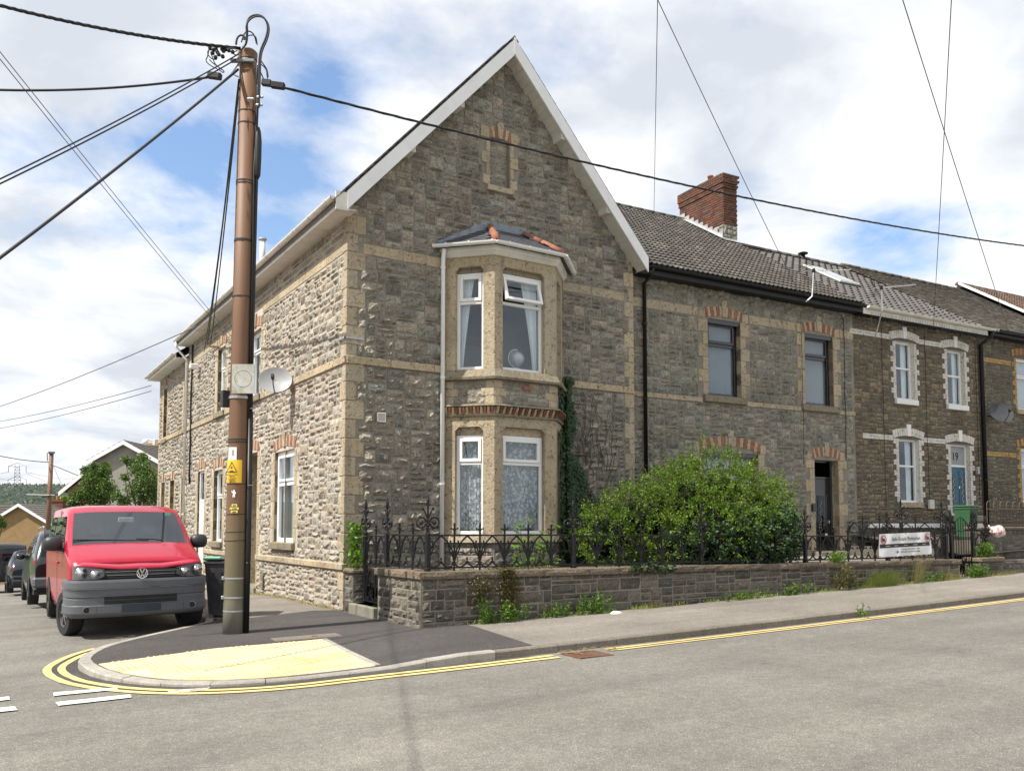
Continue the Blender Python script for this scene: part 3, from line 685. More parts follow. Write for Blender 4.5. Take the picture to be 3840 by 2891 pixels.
# ------------------------------------------------------------------ the setting: ground, road, pavement, kerb, markings
def sheet(name, x0, x1, y0, y1, nx, ny, zf, mat, kind='structure'):
    mb = MB(); vs = [(lerp(x0, x1, i / nx), lerp(y0, y1, j / ny), zf(lerp(x0, x1, i / nx), lerp(y0, y1, j / ny))) for j in range(ny + 1) for i in range(nx + 1)]
    mb.add(vs, [(j * (nx + 1) + i, j * (nx + 1) + i + 1, (j + 1) * (nx + 1) + i + 1, (j + 1) * (nx + 1) + i) for j in range(ny) for i in range(nx)])
    return mb.build(name, mat, None, None, kind)
M('meadow', (.07, .10, .03), .95, .35, .02, 2, .2)
sheet('ground', -3000, 3000, -2500, 4200, 60, 60, lambda x, y: -9.0, 'meadow')
sheet('road', -34, 62, -26, 84, 96, 110, gz, 'road_asphalt')
KERB = [(62, 8.52), (14, 8.52), (10, 8.56), (8, 8.60), (6.6, 8.64), (5.4, 8.68), (4.37, 8.71), (3.54, 8.76), (3.0, 8.76), (2.55, 8.84), (2.15, 9.0), (1.83, 9.24), (1.56, 9.56), (1.35, 9.93), (1.21, 10.26), (1.13, 10.62),
        (1.09, 10.99), (1.10, 11.27), (1.18, 11.56), (1.30, 11.9), (1.48, 12.25), (1.75, 12.6), (2.13, 12.99), (2.78, 13.62), (3.27, 14.15), (3.28, 14.6), (3.28, 16), (3.28, 20), (3.28, 30), (3.28, 46)]
def resample(path, step):
    out = [Vector(path[0])]; acc = 0
    for a, b in zip(path, path[1:]):
        a, b = Vector(a), Vector(b); Ls = (b - a).length; t = step - acc
        while t <= Ls: out.append(a + (b - a) * (t / Ls)); t += step
        acc = Ls - (t - step)
    return out
def smooth2(path, it=2):
    for _ in range(it):
        o = [path[0]]
        for a, b in zip(path, path[1:]):
            a, b = Vector(a), Vector(b)
            if (b - a).length < 3: o += [a * .75 + b * .25, a * .25 + b * .75]
            else: o += [a, b]
        path = o + [path[-1]]
    return [Vector(p) for p in path]
def sstep(t): t = max(0, min(1, t)); return t * t * (3 - 2 * t)
def pz(x, y):                                   # top of the pavement: dropped towards the crossing at the corner
    return .0175 * x + .10 - .062 * sstep((11.6 - y) / 2.4) * sstep((4.9 - x) / 1.2) if y < 11.6 else gz(x, y) + .10
KP = resample(smooth2([Vector(p) for p in KERB]), .05)
def knorm(i):
    d = (KP[min(i + 3, len(KP) - 1)] - KP[max(i - 3, 0)]).normalized(); return Vector((d.y, -d.x))     # towards the pavement
def koff(i, off): return KP[i] + knorm(i) * off
kerb = structure('kerb'); i = 0; rr = random.Random(5)
while i < len(KP) - 20:
    x, y = KP[i]; curved = x < 3.1 and y < 14.5; n = 11 if curved else 18
    if x > 30 or y > 26: i += n; continue
    j = min(i + n, len(KP) - 1); new = x < 5.95; mb = MB(); prev = None; inn, o_ = .13, 0
    ks = list(range(i, j + 1, 5 if curved else 9)); ks[-1] = j
    prof = [(0.0, -.12), (0.0, .085), (.014, .10), (.13, .102), (.13, -.12)]; vs = []
    dz = rr.uniform(-.003, .003)
    for q, k in enumerate(ks):
        e = .004 if q == 0 else (-.004 if q == len(ks) - 1 else 0)
        t = (KP[min(k + 1, len(KP) - 1)] - KP[max(k - 1, 0)]).normalized()
        for off, z in prof:
            p = koff(k, off) + t * e; vs.append((p.x, p.y, (gz(p.x, p.y) + z) if z < 0 else (pz(p.x, p.y) + z - .1 + dz)))
    m = len(prof); fs = [(q * m + a, (q + 1) * m + a, (q + 1) * m + (a + 1) % m, q * m + (a + 1) % m) for q in range(len(ks) - 1) for a in range(m)] + [tuple(range(m)), tuple(reversed([(len(ks) - 1) * m + a for a in range(m)]))]
    mb.add(vs, fs); mb.build('kerb_stone', 'kerb_new' if new else 'kerb_old', kerb); i = j
inner = [koff(k, .131) for k in range(0, len(KP), 6)]
ia = [p for p in inner if p.y < 15.9]
def planar(name, poly, off, mat, kind='structure'):
    bm = bmesh.new(); bm.faces.new([bm.verts.new((p[0], p[1], 0)) for p in poly]); bmesh.ops.triangulate(bm, faces=bm.faces)
    for k in range(24): bmesh.ops.bisect_plane(bm, geom=bm.verts[:] + bm.edges[:] + bm.faces[:], plane_co=(.9 + k * .22, 0, 0), plane_no=(1, 0, 0))
    for k in range(16): bmesh.ops.bisect_plane(bm, geom=bm.verts[:] + bm.edges[:] + bm.faces[:], plane_co=(0, 8.6 + k * .22, 0), plane_no=(0, 1, 0))
    for v in bm.verts: v.co.z = pz(v.co.x, v.co.y) + off
    bm.normal_update()
    for f in bm.faces:
        if f.normal.z < 0: f.normal_flip()
    me = bpy.data.meshes.new(name); bm.to_mesh(me); bm.free(); me.materials.append(MATS[mat]); return tag(put(bpy.data.objects.new(name, me)), kind=kind)
planar('pavement', [tuple(p) for p in ia] + [(3.411, 16.0), (62, 16.0), (62, 8.66)], .0, 'pave_old')
sheet('side_pavement', 3.411, 5.7, 16.0, 46, 4, 40, lambda x, y: gz(x, y) + .1, 'pave_old')
patch = [tuple(p) for p in inner if p.x < 5.93 and p.y < 14.3] + [(3.9, 14.1), (5.09, 14.46), (5.47, 14.2), (5.47, 11.1), (6.25, 11.08), (6.22, 10.69)]
planar('new_tarmac_patch', patch, .004, 'pave_new')
rs = MB(); ks = [k for k in range(0, len(KP), 3) if KP[k].x < 5.9 and KP[k].y < 12.9]
def strip(name, ks, o0, o1, z, mat, wob=0, rag=0, kind='structure'):
    mb = MB(); r = random.Random(len(ks)); vs = []
    for k in ks:
        for o in (o0, o1):
            p = koff(k, -o + r.uniform(-wob, wob)); vs.append((p.x, p.y, gz(p.x, p.y) + z))
    mb.add(vs, [(2 * a, 2 * a + 1, 2 * a + 3, 2 * a + 2) for a in range(len(ks) - 1)]); o = mb.build(name, mat, None, None, kind)
    bm = bmesh.new(); bm.from_mesh(o.data)
    for f in bm.faces:
        f.normal_update()
        if f.normal.z < 0: f.normal_flip()
    bm.to_mesh(o.data); bm.free(); return o
strip('channel_tarmac', ks, .0, .30, .004, 'pave_new', .006)
corner = [k for k in range(0, len(KP), 2) if KP[k].x < 6.02 and KP[k].y < 12.55]
right = [k for k in range(0, len(KP), 3) if 6.72 < KP[k].x < 45]
for nm, a, b in (('yellow_line', .13, .215), ('yellow_line', .275, .365)):
    strip(nm, corner, a, b, .009, 'line_yellow', .004)
for nm, a, b in (('yellow_line', .13, .195), ('yellow_line', .25, .31)):
    strip(nm, right, a, b, .009, 'line_yellow', .004)
def mark(name, pts, mat, z=.0125):
    mb = MB(); r = random.Random(int(pts[0][0] * 100)); P = []
    for a, b in zip(pts, pts[1:] + pts[:1]):
        for t in range(8): P.append((lerp(a[0], b[0], t / 8) + r.uniform(-.006, .006), lerp(a[1], b[1], t / 8) + r.uniform(-.006, .006)))
    mb.add([(x, y, gz(x, y) + z) for x, y in P], [tuple(range(len(P)))]); o = mb.build(name, mat, None, None, 'structure')
    bm = bmesh.new(); bm.from_mesh(o.data); bm.normal_update(); bmesh.ops.triangulate(bm, faces=bm.faces)
    for f in bm.faces:
        if f.normal.z < 0: f.normal_flip()
    bm.to_mesh(o.data); bm.free()
mark('white_line', [(.73, 9.50), (1.30, 9.46), (1.29, 9.58), (.74, 9.68)], 'line_white'); mark('white_line', [(.73, 8.97), (1.35, 8.95), (1.36, 9.11), (.72, 9.15)], 'line_white')
mark('white_line', [(-.25, 9.58), (.36, 9.56), (.36, 9.73), (-.25, 9.79)], 'line_white'); mark('white_line', [(-.25, 9.02), (.40, 8.99), (.39, 9.18), (-.25, 9.24)], 'line_white')
mark('white_line', [(1.69, 8.93), (2.02, 8.87), (2.10, 9.0), (1.70, 9.10)], 'line_worn', .011); 
# tactile paving: yellow slabs with rows of flat blisters, cut to the curve of the kerb
def clip(poly, a, b):                            # keep the part of poly left of a->b
    out = []
    for k in range(len(poly)):
        p, q = poly[k], poly[(k + 1) % len(poly)]
        f = lambda s: (b[0] - a[0]) * (s[1] - a[1]) - (b[1] - a[1]) * (s[0] - a[0])
        fp, fq = f(p), f(q)
        if fp >= 0: out.append(p)
        if (fp >= 0) != (fq >= 0): t = fp / (fp - fq); out.append((lerp(p[0], q[0], t), lerp(p[1], q[1], t)))
    return out
TACT = [(koff(k, .14).x, koff(k, .14).y) for k in sorted([k for k in range(0, len(KP), 7) if KP[k].y < 10.72 and 1.0 < KP[k].x < 3.86], reverse=True)] + [(3.86, 8.90), (3.98, 10.97), (2.6, 11.03)]
tp = structure('tactile_paving'); ang = rad(4); ca, sa = math.cos(ang), math.sin(ang); full = {}; SL = .40
fullme = None; blister_rows = 6
def slab_mesh(poly, blisters):
    mb = MB(); cx = sum(p[0] for p in poly) / len(poly); cy = sum(p[1] for p in poly) / len(poly)
    sh = [(cx + (p[0] - cx) * .975, cy + (p[1] - cy) * .975) for p in poly]; mb.prism(sh, -.03, .0)
    for (bx, by) in blisters:
        mb.lathe([(.016, 0), (.011, .009)], 6, (bx, by, 0))
    return mb
for gi in range(-1, 9):
    for gj in range(-1, 8):
        ox, oy = 1.0 + gi * SL * ca - gj * SL * sa, 8.55 + gi * SL * sa + gj * SL * ca
        loc = [(0, 0), (SL, 0), (SL, SL), (0, SL)]; w = [(ox + a * ca - b * sa, oy + a * sa + b * ca) for a, b in loc]
        poly = w
        # the outline is convex enough to clip edge by edge
        n = len(TACT)
        for k in range(n):
            poly = clip(poly, TACT[k], TACT[(k + 1) % n])
            if len(poly) < 3: break
        if len(poly) < 3: continue
        ar = abs(sum(poly[k][0] * poly[(k + 1) % len(poly)][1] - poly[(k + 1) % len(poly)][0] * poly[k][1] for k in range(len(poly)))) / 2
        if ar < .004: continue
        ex_ = Vector((ca * SL, sa * SL, pz(ox + ca * SL, oy + sa * SL) - pz(ox, oy))); ey_ = Vector((-sa * SL, ca * SL, pz(ox - sa * SL, oy + ca * SL) - pz(ox, oy))); ez_ = ex_.cross(ey_).normalized()
        Mw = Matrix.Translation((ox, oy, pz(ox, oy) + .013)) @ Matrix((ex_.normalized(), ey_.normalized(), ez_)).transposed().to_4x4()
        B6 = [((i + .5) * SL / 6, (j + .5) * SL / 6) for i in range(6) for j in range(6)]
        if ar > SL * SL * .999:
            if fullme is None: fullme = slab_mesh(loc, B6).mesh('paving_slab', 'tactile_paving')
            inst('paving_slab', fullme, Mw, tp)
        else:
            lp = [((x - ox) * ca + (y - oy) * sa, -(x - ox) * sa + (y - oy) * ca) for x, y in poly]
            def ins(p):
                return all((lp[(k + 1) % len(lp)][0] - lp[k][0]) * (p[1] - lp[k][1]) - (lp[(k + 1) % len(lp)][1] - lp[k][1]) * (p[0] - lp[k][0]) > .004 for k in range(len(lp)))
            slab_mesh(lp, [b for b in B6 if ins(b)]).build('paving_slab', 'tactile_paving', tp, Mw)
ed = structure('edging')
for a, b in (((4.03, 10.98), (3.97, 9.95)), ((3.97, 9.93), (3.91, 8.92))):
    mb = MB(); mb.hexa([(a[0] - .06, a[1], pz(*a) - .05), (b[0] - .06, b[1], pz(*b) - .05), (b[0] + .02, b[1], pz(*b) - .05), (a[0] + .02, a[1], pz(*a) - .05)],
                       [(a[0] - .06, a[1], pz(*a) + .015), (b[0] - .06, b[1], pz(*b) + .015), (b[0] + .02, b[1], pz(*b) + .015), (a[0] + .02, a[1], pz(*a) + .015)]); mb.build('edging_stone', 'kerb_new', ed)
# chamber cover behind the tactile slabs
t = thing('chamber_cover', 'narrow pale concrete chamber cover set in the dark tarmac by the yellow slabs', 'manhole cover', MX((3.42, 11.12, pz(3.6, 11.2) + .004), rad(-3), 0, rad(-1.0)))
mb = MB(); mb.bbox(0, .90, 0, .34, -.05, .006, .004); mb.build('lid', 'kerb_old', t, WM[t.name]); mb = MB(); mb.box(.52, .60, .14, .20, .0065, .010); mb.build('key_plate', 'gully_iron', t, WM[t.name])
t = thing('drain_grate', 'rusty iron road drain grate in the gutter between the double yellow lines', 'drain', MX((6.12, 8.10, gz(6.12, 0) + .004), rad(-2)))
mb = MB(); mb.box(0, .5, 0, .04, -.02, .012); mb.box(0, .5, .38, .42, -.02, .012); mb.box(0, .04, .041, .379, -.02, .011); mb.box(.46, .5, .041, .379, -.02, .011); mb.build('frame', 'gully_iron', t, WM[t.name])
for k in range(7):
    mb = MB(); mb.box(.05 + k * .06, .05 + k * .06 + .03, .0405, .3795, -.02, .008); mb.build('bar', 'gully_iron', t, WM[t.name])
mb = MB(); mb.box(.041, .459, .041, .379, -.003, .001); mb.build('sump', 'rubber', t, WM[t.name])
mb = MB(); rr = random.Random(3)
for _ in range(34):
    a = rr.uniform(0, 3.1); x, y = rr.uniform(.05, .85), rr.uniform(.2, .55); l = rr.uniform(.05, .2); z = rr.uniform(.012, .04); mb.tube([(x, y, z), (x + math.cos(a) * l * .5, y + math.sin(a) * l * .3, z + .012), (x + math.cos(a) * l, y + math.sin(a) * l * .5, z)], .003, 4)
tag(mb.build('straw_litter', 'straw', None, MX((6.15, 8.1, gz(6.12, 0)))), 'dry straw and stalks washed against the kerb by the rusty drain grate', 'litter', None, 'stuff')
# gardens behind the front wall
def sheet2(name, pts, mat, kind='structure'): mb = MB(); mb.add(pts, [(0, 1, 2, 3)]); return mb.build(name, mat, None, None, kind)
sheet2('garden_soil', [(5.75, 11.35, .62), (12.6, 11.35, .80), (12.6, 14.2, 1.0), (5.75, 14.2, .75)], 'soil')
sheet2('garden_path', [(12.6, 11.35, .76), (19.1, 11.35, .80), (19.1, 14.1, .92), (12.6, 14.4, .88)], 'pave_old')
sheet2('far_garden', [(20.4, 11.5, .95), (30.4, 11.5, 1.2), (30.4, 14.0, 1.6), (19.25, 14.0, 1.45)], 'soil')
sheet2('gate_path', [(4.95 + .55, 12.63, .37), (7.0, 12.63, .37), (7.0, 13.64, .37), (5.5, 13.64, .37)], 'gate_sill')
# ------------------------------------------------------------------ corner house
CX0, CX1, CY0, CY1 = 5.48, 12.12, 14.07, 27.2
FW = Wall((0, CY0, 0), 0)                       # street front, u = world x
SW = Wall((CX0, CY1, 0), -math.pi / 2)          # side, u = 27.2 - y
def su(y): return CY1 - y
house = thing('corner_house', 'tall stone corner house with steep white-edged gable and two-storey bay', 'house', MX((CX0, CY0, .19)))
RIDGE = (8.80, 11.20); ES = 7.52
def gable_span(z):
    if z <= ES: return (CX0 + .02, CX1 - .02)
    t = (z - ES) / (RIDGE[1] - ES); return (lerp(CX0, 8.80, t) + .03, lerp(CX1, 8.80, t) - .03)
BAYU0, BAYU1 = 7.46, 10.2
# front wall
blind_hole = (8.45, 8.90, 8.42, 9.40)
wall_shell(FW, CX0, CX1, .1, 7.25, [(7.62, 10.05, .5, 6.6, .3)], 'mortar', house)
mbg = MB(); a0, a1, rz_ = CX0, CX1, RIDGE[1]
def gx(z): t = max(0, (z - ES) / (rz_ - ES)); return lerp(a0, 8.8, t), lerp(a1, 8.8, t)
b = blind_hole
def gp(x, z): return (x, 0, z)
l0, r0 = gx(b[2]); l1, r1 = gx(b[3])
mbg.add([gp(a0, 7.25), gp(a1, 7.25), gp(a1, ES), gp(r0, b[2]), gp(l0, b[2]), gp(a0, ES)], [(0, 1, 2, 3, 4, 5)]); mbg.add([gp(l0, b[2]), gp(b[0], b[2]), gp(b[0], b[3]), gp(l1, b[3])], [(0, 1, 2, 3)])
mbg.add([gp(b[1], b[2]), gp(r0, b[2]), gp(r1, b[3]), gp(b[1], b[3])], [(0, 1, 2, 3)]); mbg.add([gp(l1, b[3]), gp(r1, b[3]), gp(8.8, rz_)], [(0, 1, 2)])
e = .09; mbg.quad((b[0], e, b[2]), (b[1], e, b[2]), (b[1], e, b[3]), (b[0], e, b[3]))
mbg.quad((b[0], 0, b[2]), (b[0], e, b[2]), (b[0], e, b[3]), (b[0], 0, b[3])); mbg.quad((b[1], e, b[2]), (b[1], 0, b[2]), (b[1], 0, b[3]), (b[1], e, b[3])); mbg.quad((b[0], e, b[3]), (b[1], e, b[3]), (b[1], 0, b[3]), (b[0], 0, b[3]))
mbg.build('gable_wall', 'mortar', house, FW.M)
st = Stones(); r = random.Random(21)
bandsF = [(4.54, 4.68), (6.56, 6.75)]
holesF = [(BAYU0 - .0, BAYU1 + .0, 0, 6.97)]
GK = dict(hmin=.085, hmax=.24, wmin=.19, wmax=.46)
lay = stone_layout(.18, 4.53, gable_span, holesF, r, **GK) + stone_layout(4.69, 6.55, gable_span, holesF, r, **GK)
def roofcut(z):                                 # the bay roof hides a triangle of wall
    return gable_span(z)
lay += stone_layout(6.76, 10.95, gable_span, [(7.5, 10.1, 6.7, 6.97), (8.25, 9.11, 8.28, 9.36), (8.20, 9.16, 9.36, 9.66)], r, **GK)
# stones under quoins are left out: quoins are laid over the corner with their own blocks
def clipq(l, lim0, lim1):
    out = []
    for q in l:
        (bl, br, tr, tl) = [list(p) for p in q]
        z = (bl[1] + tl[1]) / 2; a, b_ = lim0(z), lim1(z)
        if br[0] <= a + .05 or bl[0] >= b_ - .05: continue
        if bl[0] < a: bl[0] = a; tl[0] = max(a, tl[0])
        if br[0] > b_: br[0] = b_; tr[0] = min(b_, tr[0])
        out.append((bl, br, tr, tl))
    return out
QH = .335
def ql(z): return CX0 + (.20 if int((z - .2) / QH) % 2 else .35) + .012 if z < 7.4 else -99
def qr(z): return CX1 - (.14 if int((z - .2) / QH) % 2 else .26) - .012 if z < 7.4 else 99
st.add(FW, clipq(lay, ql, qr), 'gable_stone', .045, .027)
st.add(FW, stone_layout(b[2] + .01, b[3], lambda z: (b[0], b[1]), [], r, .09, .15, .15, .3), 'gable_stone', .02, .008, base=-e)
# quoins at the corner wrap both walls; on the right only the front shows
z = .2; k = 0
while z < 7.4:
    h = min(QH, 7.46 - z); wf = .20 if k % 2 else .35; ws = .26 if k % 2 else .14; g = .005
    mb = MB(); r_ = .014; mb.bbox(-r_, wf - g, -r_, ws - g, g, h - g, .010); mb.build('quoin_stone', 'dressed_stone', house, MX((CX0, CY0, z)))
    wr = .14 if k % 2 else .26; mb = MB(); mb.bbox(-wr + g, .014, -.014, .3, g, h - g, .010); mb.build('quoin_stone', 'dressed_stone', house, MX((CX1, CY0, z)))
    z += QH; k += 1
def band(wall, u0, u1, z0, z1, mat, parent, out=.03, step=.85, name='band_stone', skip=()):
    u = u0; rr = random.Random(int(u0 * 10 + z0 * 100))
    while u < u1 - .02:
        w = min(step * rr.uniform(.75, 1.2), u1 - u)
        if u1 - u - w < .2: w = u1 - u
        segs = [(u, u + w)]
        for (a, b_) in skip:
            segs = [q for s in segs for q in ((s[0], min(s[1], a)), (max(s[0], b_), s[1])) if q[1] - q[0] > .03]
        for (a, b_) in segs: block(wall, a + .003, b_ - .003, z0, z1, -.05, out, mat, parent, name, .01)
        u += w
band(FW, CX0 - .0, BAYU0, 4.54, 4.68, 'dressed_stone', house, .045); band(FW, BAYU1, CX1, 4.54, 4.68, 'dressed_stone', house, .045)
band(FW, CX0 + .3, BAYU0, 6.56, 6.75, 'dressed_stone', house, .012); band(FW, BAYU1, CX1 - .25, 6.56, 6.75, 'dressed_stone', house, .012)
# blind gable window dressings
for (u0, u1, z0, z1) in [(8.27, 8.44, 8.42, 8.62), (8.35, 8.44, 8.62, 8.85), (8.24, 8.44, 8.85, 9.08), (8.35, 8.44, 9.08, 9.36), (8.91, 9.08, 8.42, 8.62), (8.91, 9.0, 8.62, 8.85), (8.91, 9.1, 8.85, 9.08), (8.91, 9.0, 9.08, 9.36), (8.22, 8.42, 9.365, 9.60), (8.93, 9.14, 9.365, 9.60)]:
    block(FW, u0, u1, z0 + .003, z1 - .003, -.05, .02, 'dressed_stone', house, 'quoin_stone')
block(FW, 8.36, 8.98, 8.30, 8.41, -.05, .07, 'dressed_stone', house, 'sill')
arch(FW, 8.43, 8.92, 9.38, .04, .22, 7, house, key_h=.10, depth=.08)
# air vent and corner bracket
mb = MB(); frame_mesh(mb, 0, .17, 0, .17, .02, -.03, .0)
for k in range(6): mb.box(.025 + k * .021, .036 + k * .021, -.022, -.004, .02, .15)
mb.build('air_vent', 'dirty_white', house, FW.at(6.06, 3.53, .03))
mb = MB(); mb.box(-.02, .34, -.02, .0, 0, .035); mb.box(-.02, .0, -.02, .34, 0, .035)
for k in range(4): mb.lathe([(.008, 0), (.008, .01)], 6, fn=lambda p, k=k: (.08 + k * .075 + p[0], -.02 - p[2], .018 + p[1]))
mb.build('corner_bracket', 'galvanised', house, MX((CX0 - .03, CY0 - .03, 4.98)))
# ---- side wall
DOORW = (su(20.95), su(19.47), .2, 3.36, 1.1); GW = (su(18.13), su(16.83), 1.32, 3.24); UW1 = (su(20.35), su(19.35), 4.68, 6.24); UW2 = (su(23.44), su(22.62), 4.68, 6.42)
LW2 = (su(23.62), su(22.66), 1.24, 3.14); WD = (su(25.55), su(24.72), .15, 3.22)
sideh = [DOORW, GW + (.16,), UW1 + (.16,), UW2 + (.16,), LW2 + (.16,), WD + (.14,)]
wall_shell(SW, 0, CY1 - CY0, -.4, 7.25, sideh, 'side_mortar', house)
def jambs(wall, u0, u1, z0, z1, parent, mat='dressed_stone', wl=(.14, .26), wr=(.14, .26), h=.29, d=.012, name='quoin_stone', depth=.1, inset=.0):
    z = z0; k = 0
    while z < z1 - .02:
        hh = min(h, z1 - z); a = wl[k % 2]; b_ = wr[(k + 0) % 2]
        block(wall, u0 - a, u0 + inset, z + .003, z + hh - .003, -depth, d, mat, parent, name); block(wall, u1 - inset, u1 + b_, z + .003, z + hh - .003, -depth, d, mat, parent, name)
        z += h; k += 1
hs = []
for (H, rise, n) in ((GW, .09, 13), (UW1, .09, 11), (UW2, .09, 9), (LW2, .10, 11), (WD, .08, 9), (DOORW, .10, 15)):
    u0, u1, z0, z1 = H[:4]; jambs(SW, u0, u1, z0 + (0 if H is not DOORW and H is not WD else .15), z1, house)
    arch(SW, u0 - .06, u1 + .06, z1 + .005, rise, .225, n, house, key_h=.07)
    hs.append((u0 - .27, u1 + .27, z0 - (.13 if H[2] > 1 else 0), z1)); hs.append((u0 - .09, u1 + .09, z1, z1 + .30))
for H in (GW, UW1, UW2, LW2):
    block(SW, H[0] - .12, H[1] + .12, H[2] - .15, H[2] - .002, -.1, .09, 'sill_stone', house, 'sill', .012)
def q2(z): return su(CY0) - (.26 if int((z - .2) / QH) % 2 else .14) - .012
lay = []
span = lambda z: (0.0, su(CY0))
lay += clipq(stone_layout(1.02, 4.53, span, hs, r, .085, .23, .16, .42), lambda z: 0, q2) + clipq(stone_layout(4.69, 6.55, span, hs, r, .085, .23, .16, .42), lambda z: 0, q2) + clipq(stone_layout(6.76, 7.24, span, hs, r, .10, .18, .16, .42), lambda z: 0, q2)
lay += clipq(stone_layout(.02, .89, lambda z: (su(19.4), su(CY0)), [], r, .09, .17, .15, .4), lambda z: 0, q2) + stone_layout(-.3, .89, lambda z: (0, su(21.0)), [(WD[0] - .2, WD[1] + .2, -1, 2)], r, .10, .18, .16, .4)
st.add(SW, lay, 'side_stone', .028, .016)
band(SW, 0, su(CY0) + .02, 4.54, 4.68, 'dressed_stone', house, .045, skip=[(UW1[0] - .12, UW1[1] + .12), (UW2[0] - .12, UW2[1] + .12)])
band(SW, 0, su(CY0) - .14, 6.56, 6.75, 'dressed_stone', house, .012, skip=[(H[0] - .09, H[1] + .09) for H in (UW1, UW2)])
band(SW, su(19.42), su(CY0) + .03, .90, 1.01, 'dressed_stone', house, .05); band(SW, 0, su(20.98), .90, 1.01, 'dressed_stone', house, .05, skip=[(WD[0] - .15, WD[1] + .15)])
st.build(house, 300, 4)
# cast air grille low in the plinth
mb = MB()
for k in range(9): mb.box(0, .22, -.02, .0, k * .04, k * .04 + .02)
mb.build('air_grille', 'sill_stone', house, SW.at(su(18.95), .28, .03))
window(SW, GW[0], GW[1], GW[2], GW[3] + .0, house, rec=.06, fw=.09, transom=2.55, curtain=cur_net, arch_rise=.085, cill=.0, sub=.055)
window(SW, UW1[0], UW1[1], UW1[2], UW1[3], house, rec=.10, fw=.06, transom=5.75, curtain=cur_half, arch_rise=.07)
window(SW, UW2[0], UW2[1], UW2[2], UW2[3], house, rec=.10, fw=.06, transom=5.82, curtain=cur_half, arch_rise=.07)
window(SW, LW2[0], LW2[1], LW2[2], LW2[3], house, rec=.10, fw=.06, transom=2.42, curtain=cur_half, arch_rise=.08)
# white panelled side door
mb = MB(); frame_mesh(mb, 0, .83, 0, 3.07, .06, 0, .07); mb.box(.06, .77, .002, .06, 2.18, 2.26); dr = mb.build('side_door', 'white_upvc', house, SW.at(WD[0], .15, -.05))
mb = MB(); mb.bbox(.065, .765, .012, .05, .05, 2.175, .006)
for (a, b_, c, d) in ((.13, .36, .25, .95), (.46, .69, .25, .95), (.13, .36, 1.1, 1.75), (.46, .69, 1.1, 1.75)): mb.bbox(a, b_, .0, .013, c, d, .012)
mb.build('door_leaf', 'white_upvc', dr, WM[dr.name]); mb = MB(); mb.box(.065, .765, .03, .036, 2.27, 3.0); mb.build('pane', 'window_glass', dr, WM[dr.name])
mb = MB(); mb.bbox(.33, .49, -.012, .012, 1.0, 1.05, .004); mb.build('letterbox', 'black_gloss', dr, WM[dr.name])
# recessed porch: side cheek, floor, dark inner door
mb = MB(); u0, u1 = DOORW[0], DOORW[1]; mb.quad((u0, 1.1, .2), (u1, 1.1, .2), (u1, 1.1, 3.36), (u0, 1.1, 3.36)); mb.build('porch_back', 'interior_dark', house, SW.M)
mb = MB(); mb.bbox(u0 + .2, u1 - .2, 1.02, 1.09, .25, 2.4, .01); mb.build('porch_door', 'white_upvc', house, SW.M)
block(SW, u0 - .05, u1 + .05, .12, .26, -1.1, .06, 'gate_sill', house, 'door_step')
# ---- roof: two slopes, verge boards, soffits, gutter
OV = .35; EX = .36                               # gable and eave overhangs
tanp = (RIDGE[1] - ES) / (8.8 - CX0); pitch = math.atan(tanp)
zr = RIDGE[1] + .20; 
def slope_z(x, side): return zr - tanp * abs(x - 8.8)
mb = MB(); yF, yB = CY0 - OV, CY1 + .1
for sgn in (-1, 1):
    xe = 8.8 + sgn * (8.8 - CX0 + EX)
    if sgn > 0: xe = 12.32
    ze = zr - tanp * abs(xe - 8.8)
    q = [(8.8, yF, zr), (xe, yF, ze), (xe, yB, ze), (8.8, yB, zr)]
    if sgn > 0: q.reverse()
    mb.add([(p[0], p[1], p[2] - .03) for p in q] + [(p[0], p[1], p[2] - .10) for p in q], [(0, 1, 2, 3), (7, 6, 5, 4), (0, 4, 5, 1), (1, 5, 6, 2), (2, 6, 7, 3), (3, 7, 4, 0)])
roof = mb.build('roof', 'slate', house)
xe = CX0 - EX; ze = zr - tanp * (8.8 - xe); SLEN = math.hypot(8.8 - xe, zr - ze)
lay_tiles((xe - .03, yF - .02, ze - .04), (0, -1, 0), (math.cos(pitch), 0, math.sin(pitch)), [(-(yB - yF), 0), (0, 0), (0, SLEN), (-(yB - yF), SLEN)], .255, .20, slate_geo(.255, .20, .010, 1.5, .012), roof, 'slate', 240, 'slate', stagger=.5, rest='slating', jitter=.004)
xe2 = 12.34; ze2 = zr - tanp * (xe2 - 8.8); SL2 = math.hypot(xe2 - 8.8, zr - ze2)
lay_tiles((xe2, yF - .02, ze2 - .03), (0, 1, 0), (-math.cos(pitch), 0, math.sin(pitch)), [(0, 0), (.8, 0), (.8, SL2), (0, SL2)], .255, .20, slate_geo(.255, .20, .005, 1.5, .004), roof, 'slate', 40, 'slate', stagger=.5, rest='slating', jitter=.001)
mb = MB()
for k in range(30):
    y = yF - .01 + k * .45
    if y > yB: break
    mb.add([(8.8 - .10, y, zr - .09), (8.8, y, zr + .03), (8.8 + .10, y, zr - .09), (8.8 - .10, y + .44, zr - .10), (8.8, y + .44, zr + .022), (8.8 + .10, y + .44, zr - .10)], [(0, 3, 4, 1), (1, 4, 5, 2), (0, 1, 2)])
mb.build('ridge_tiles', 'slate', roof, None, 'stuff')
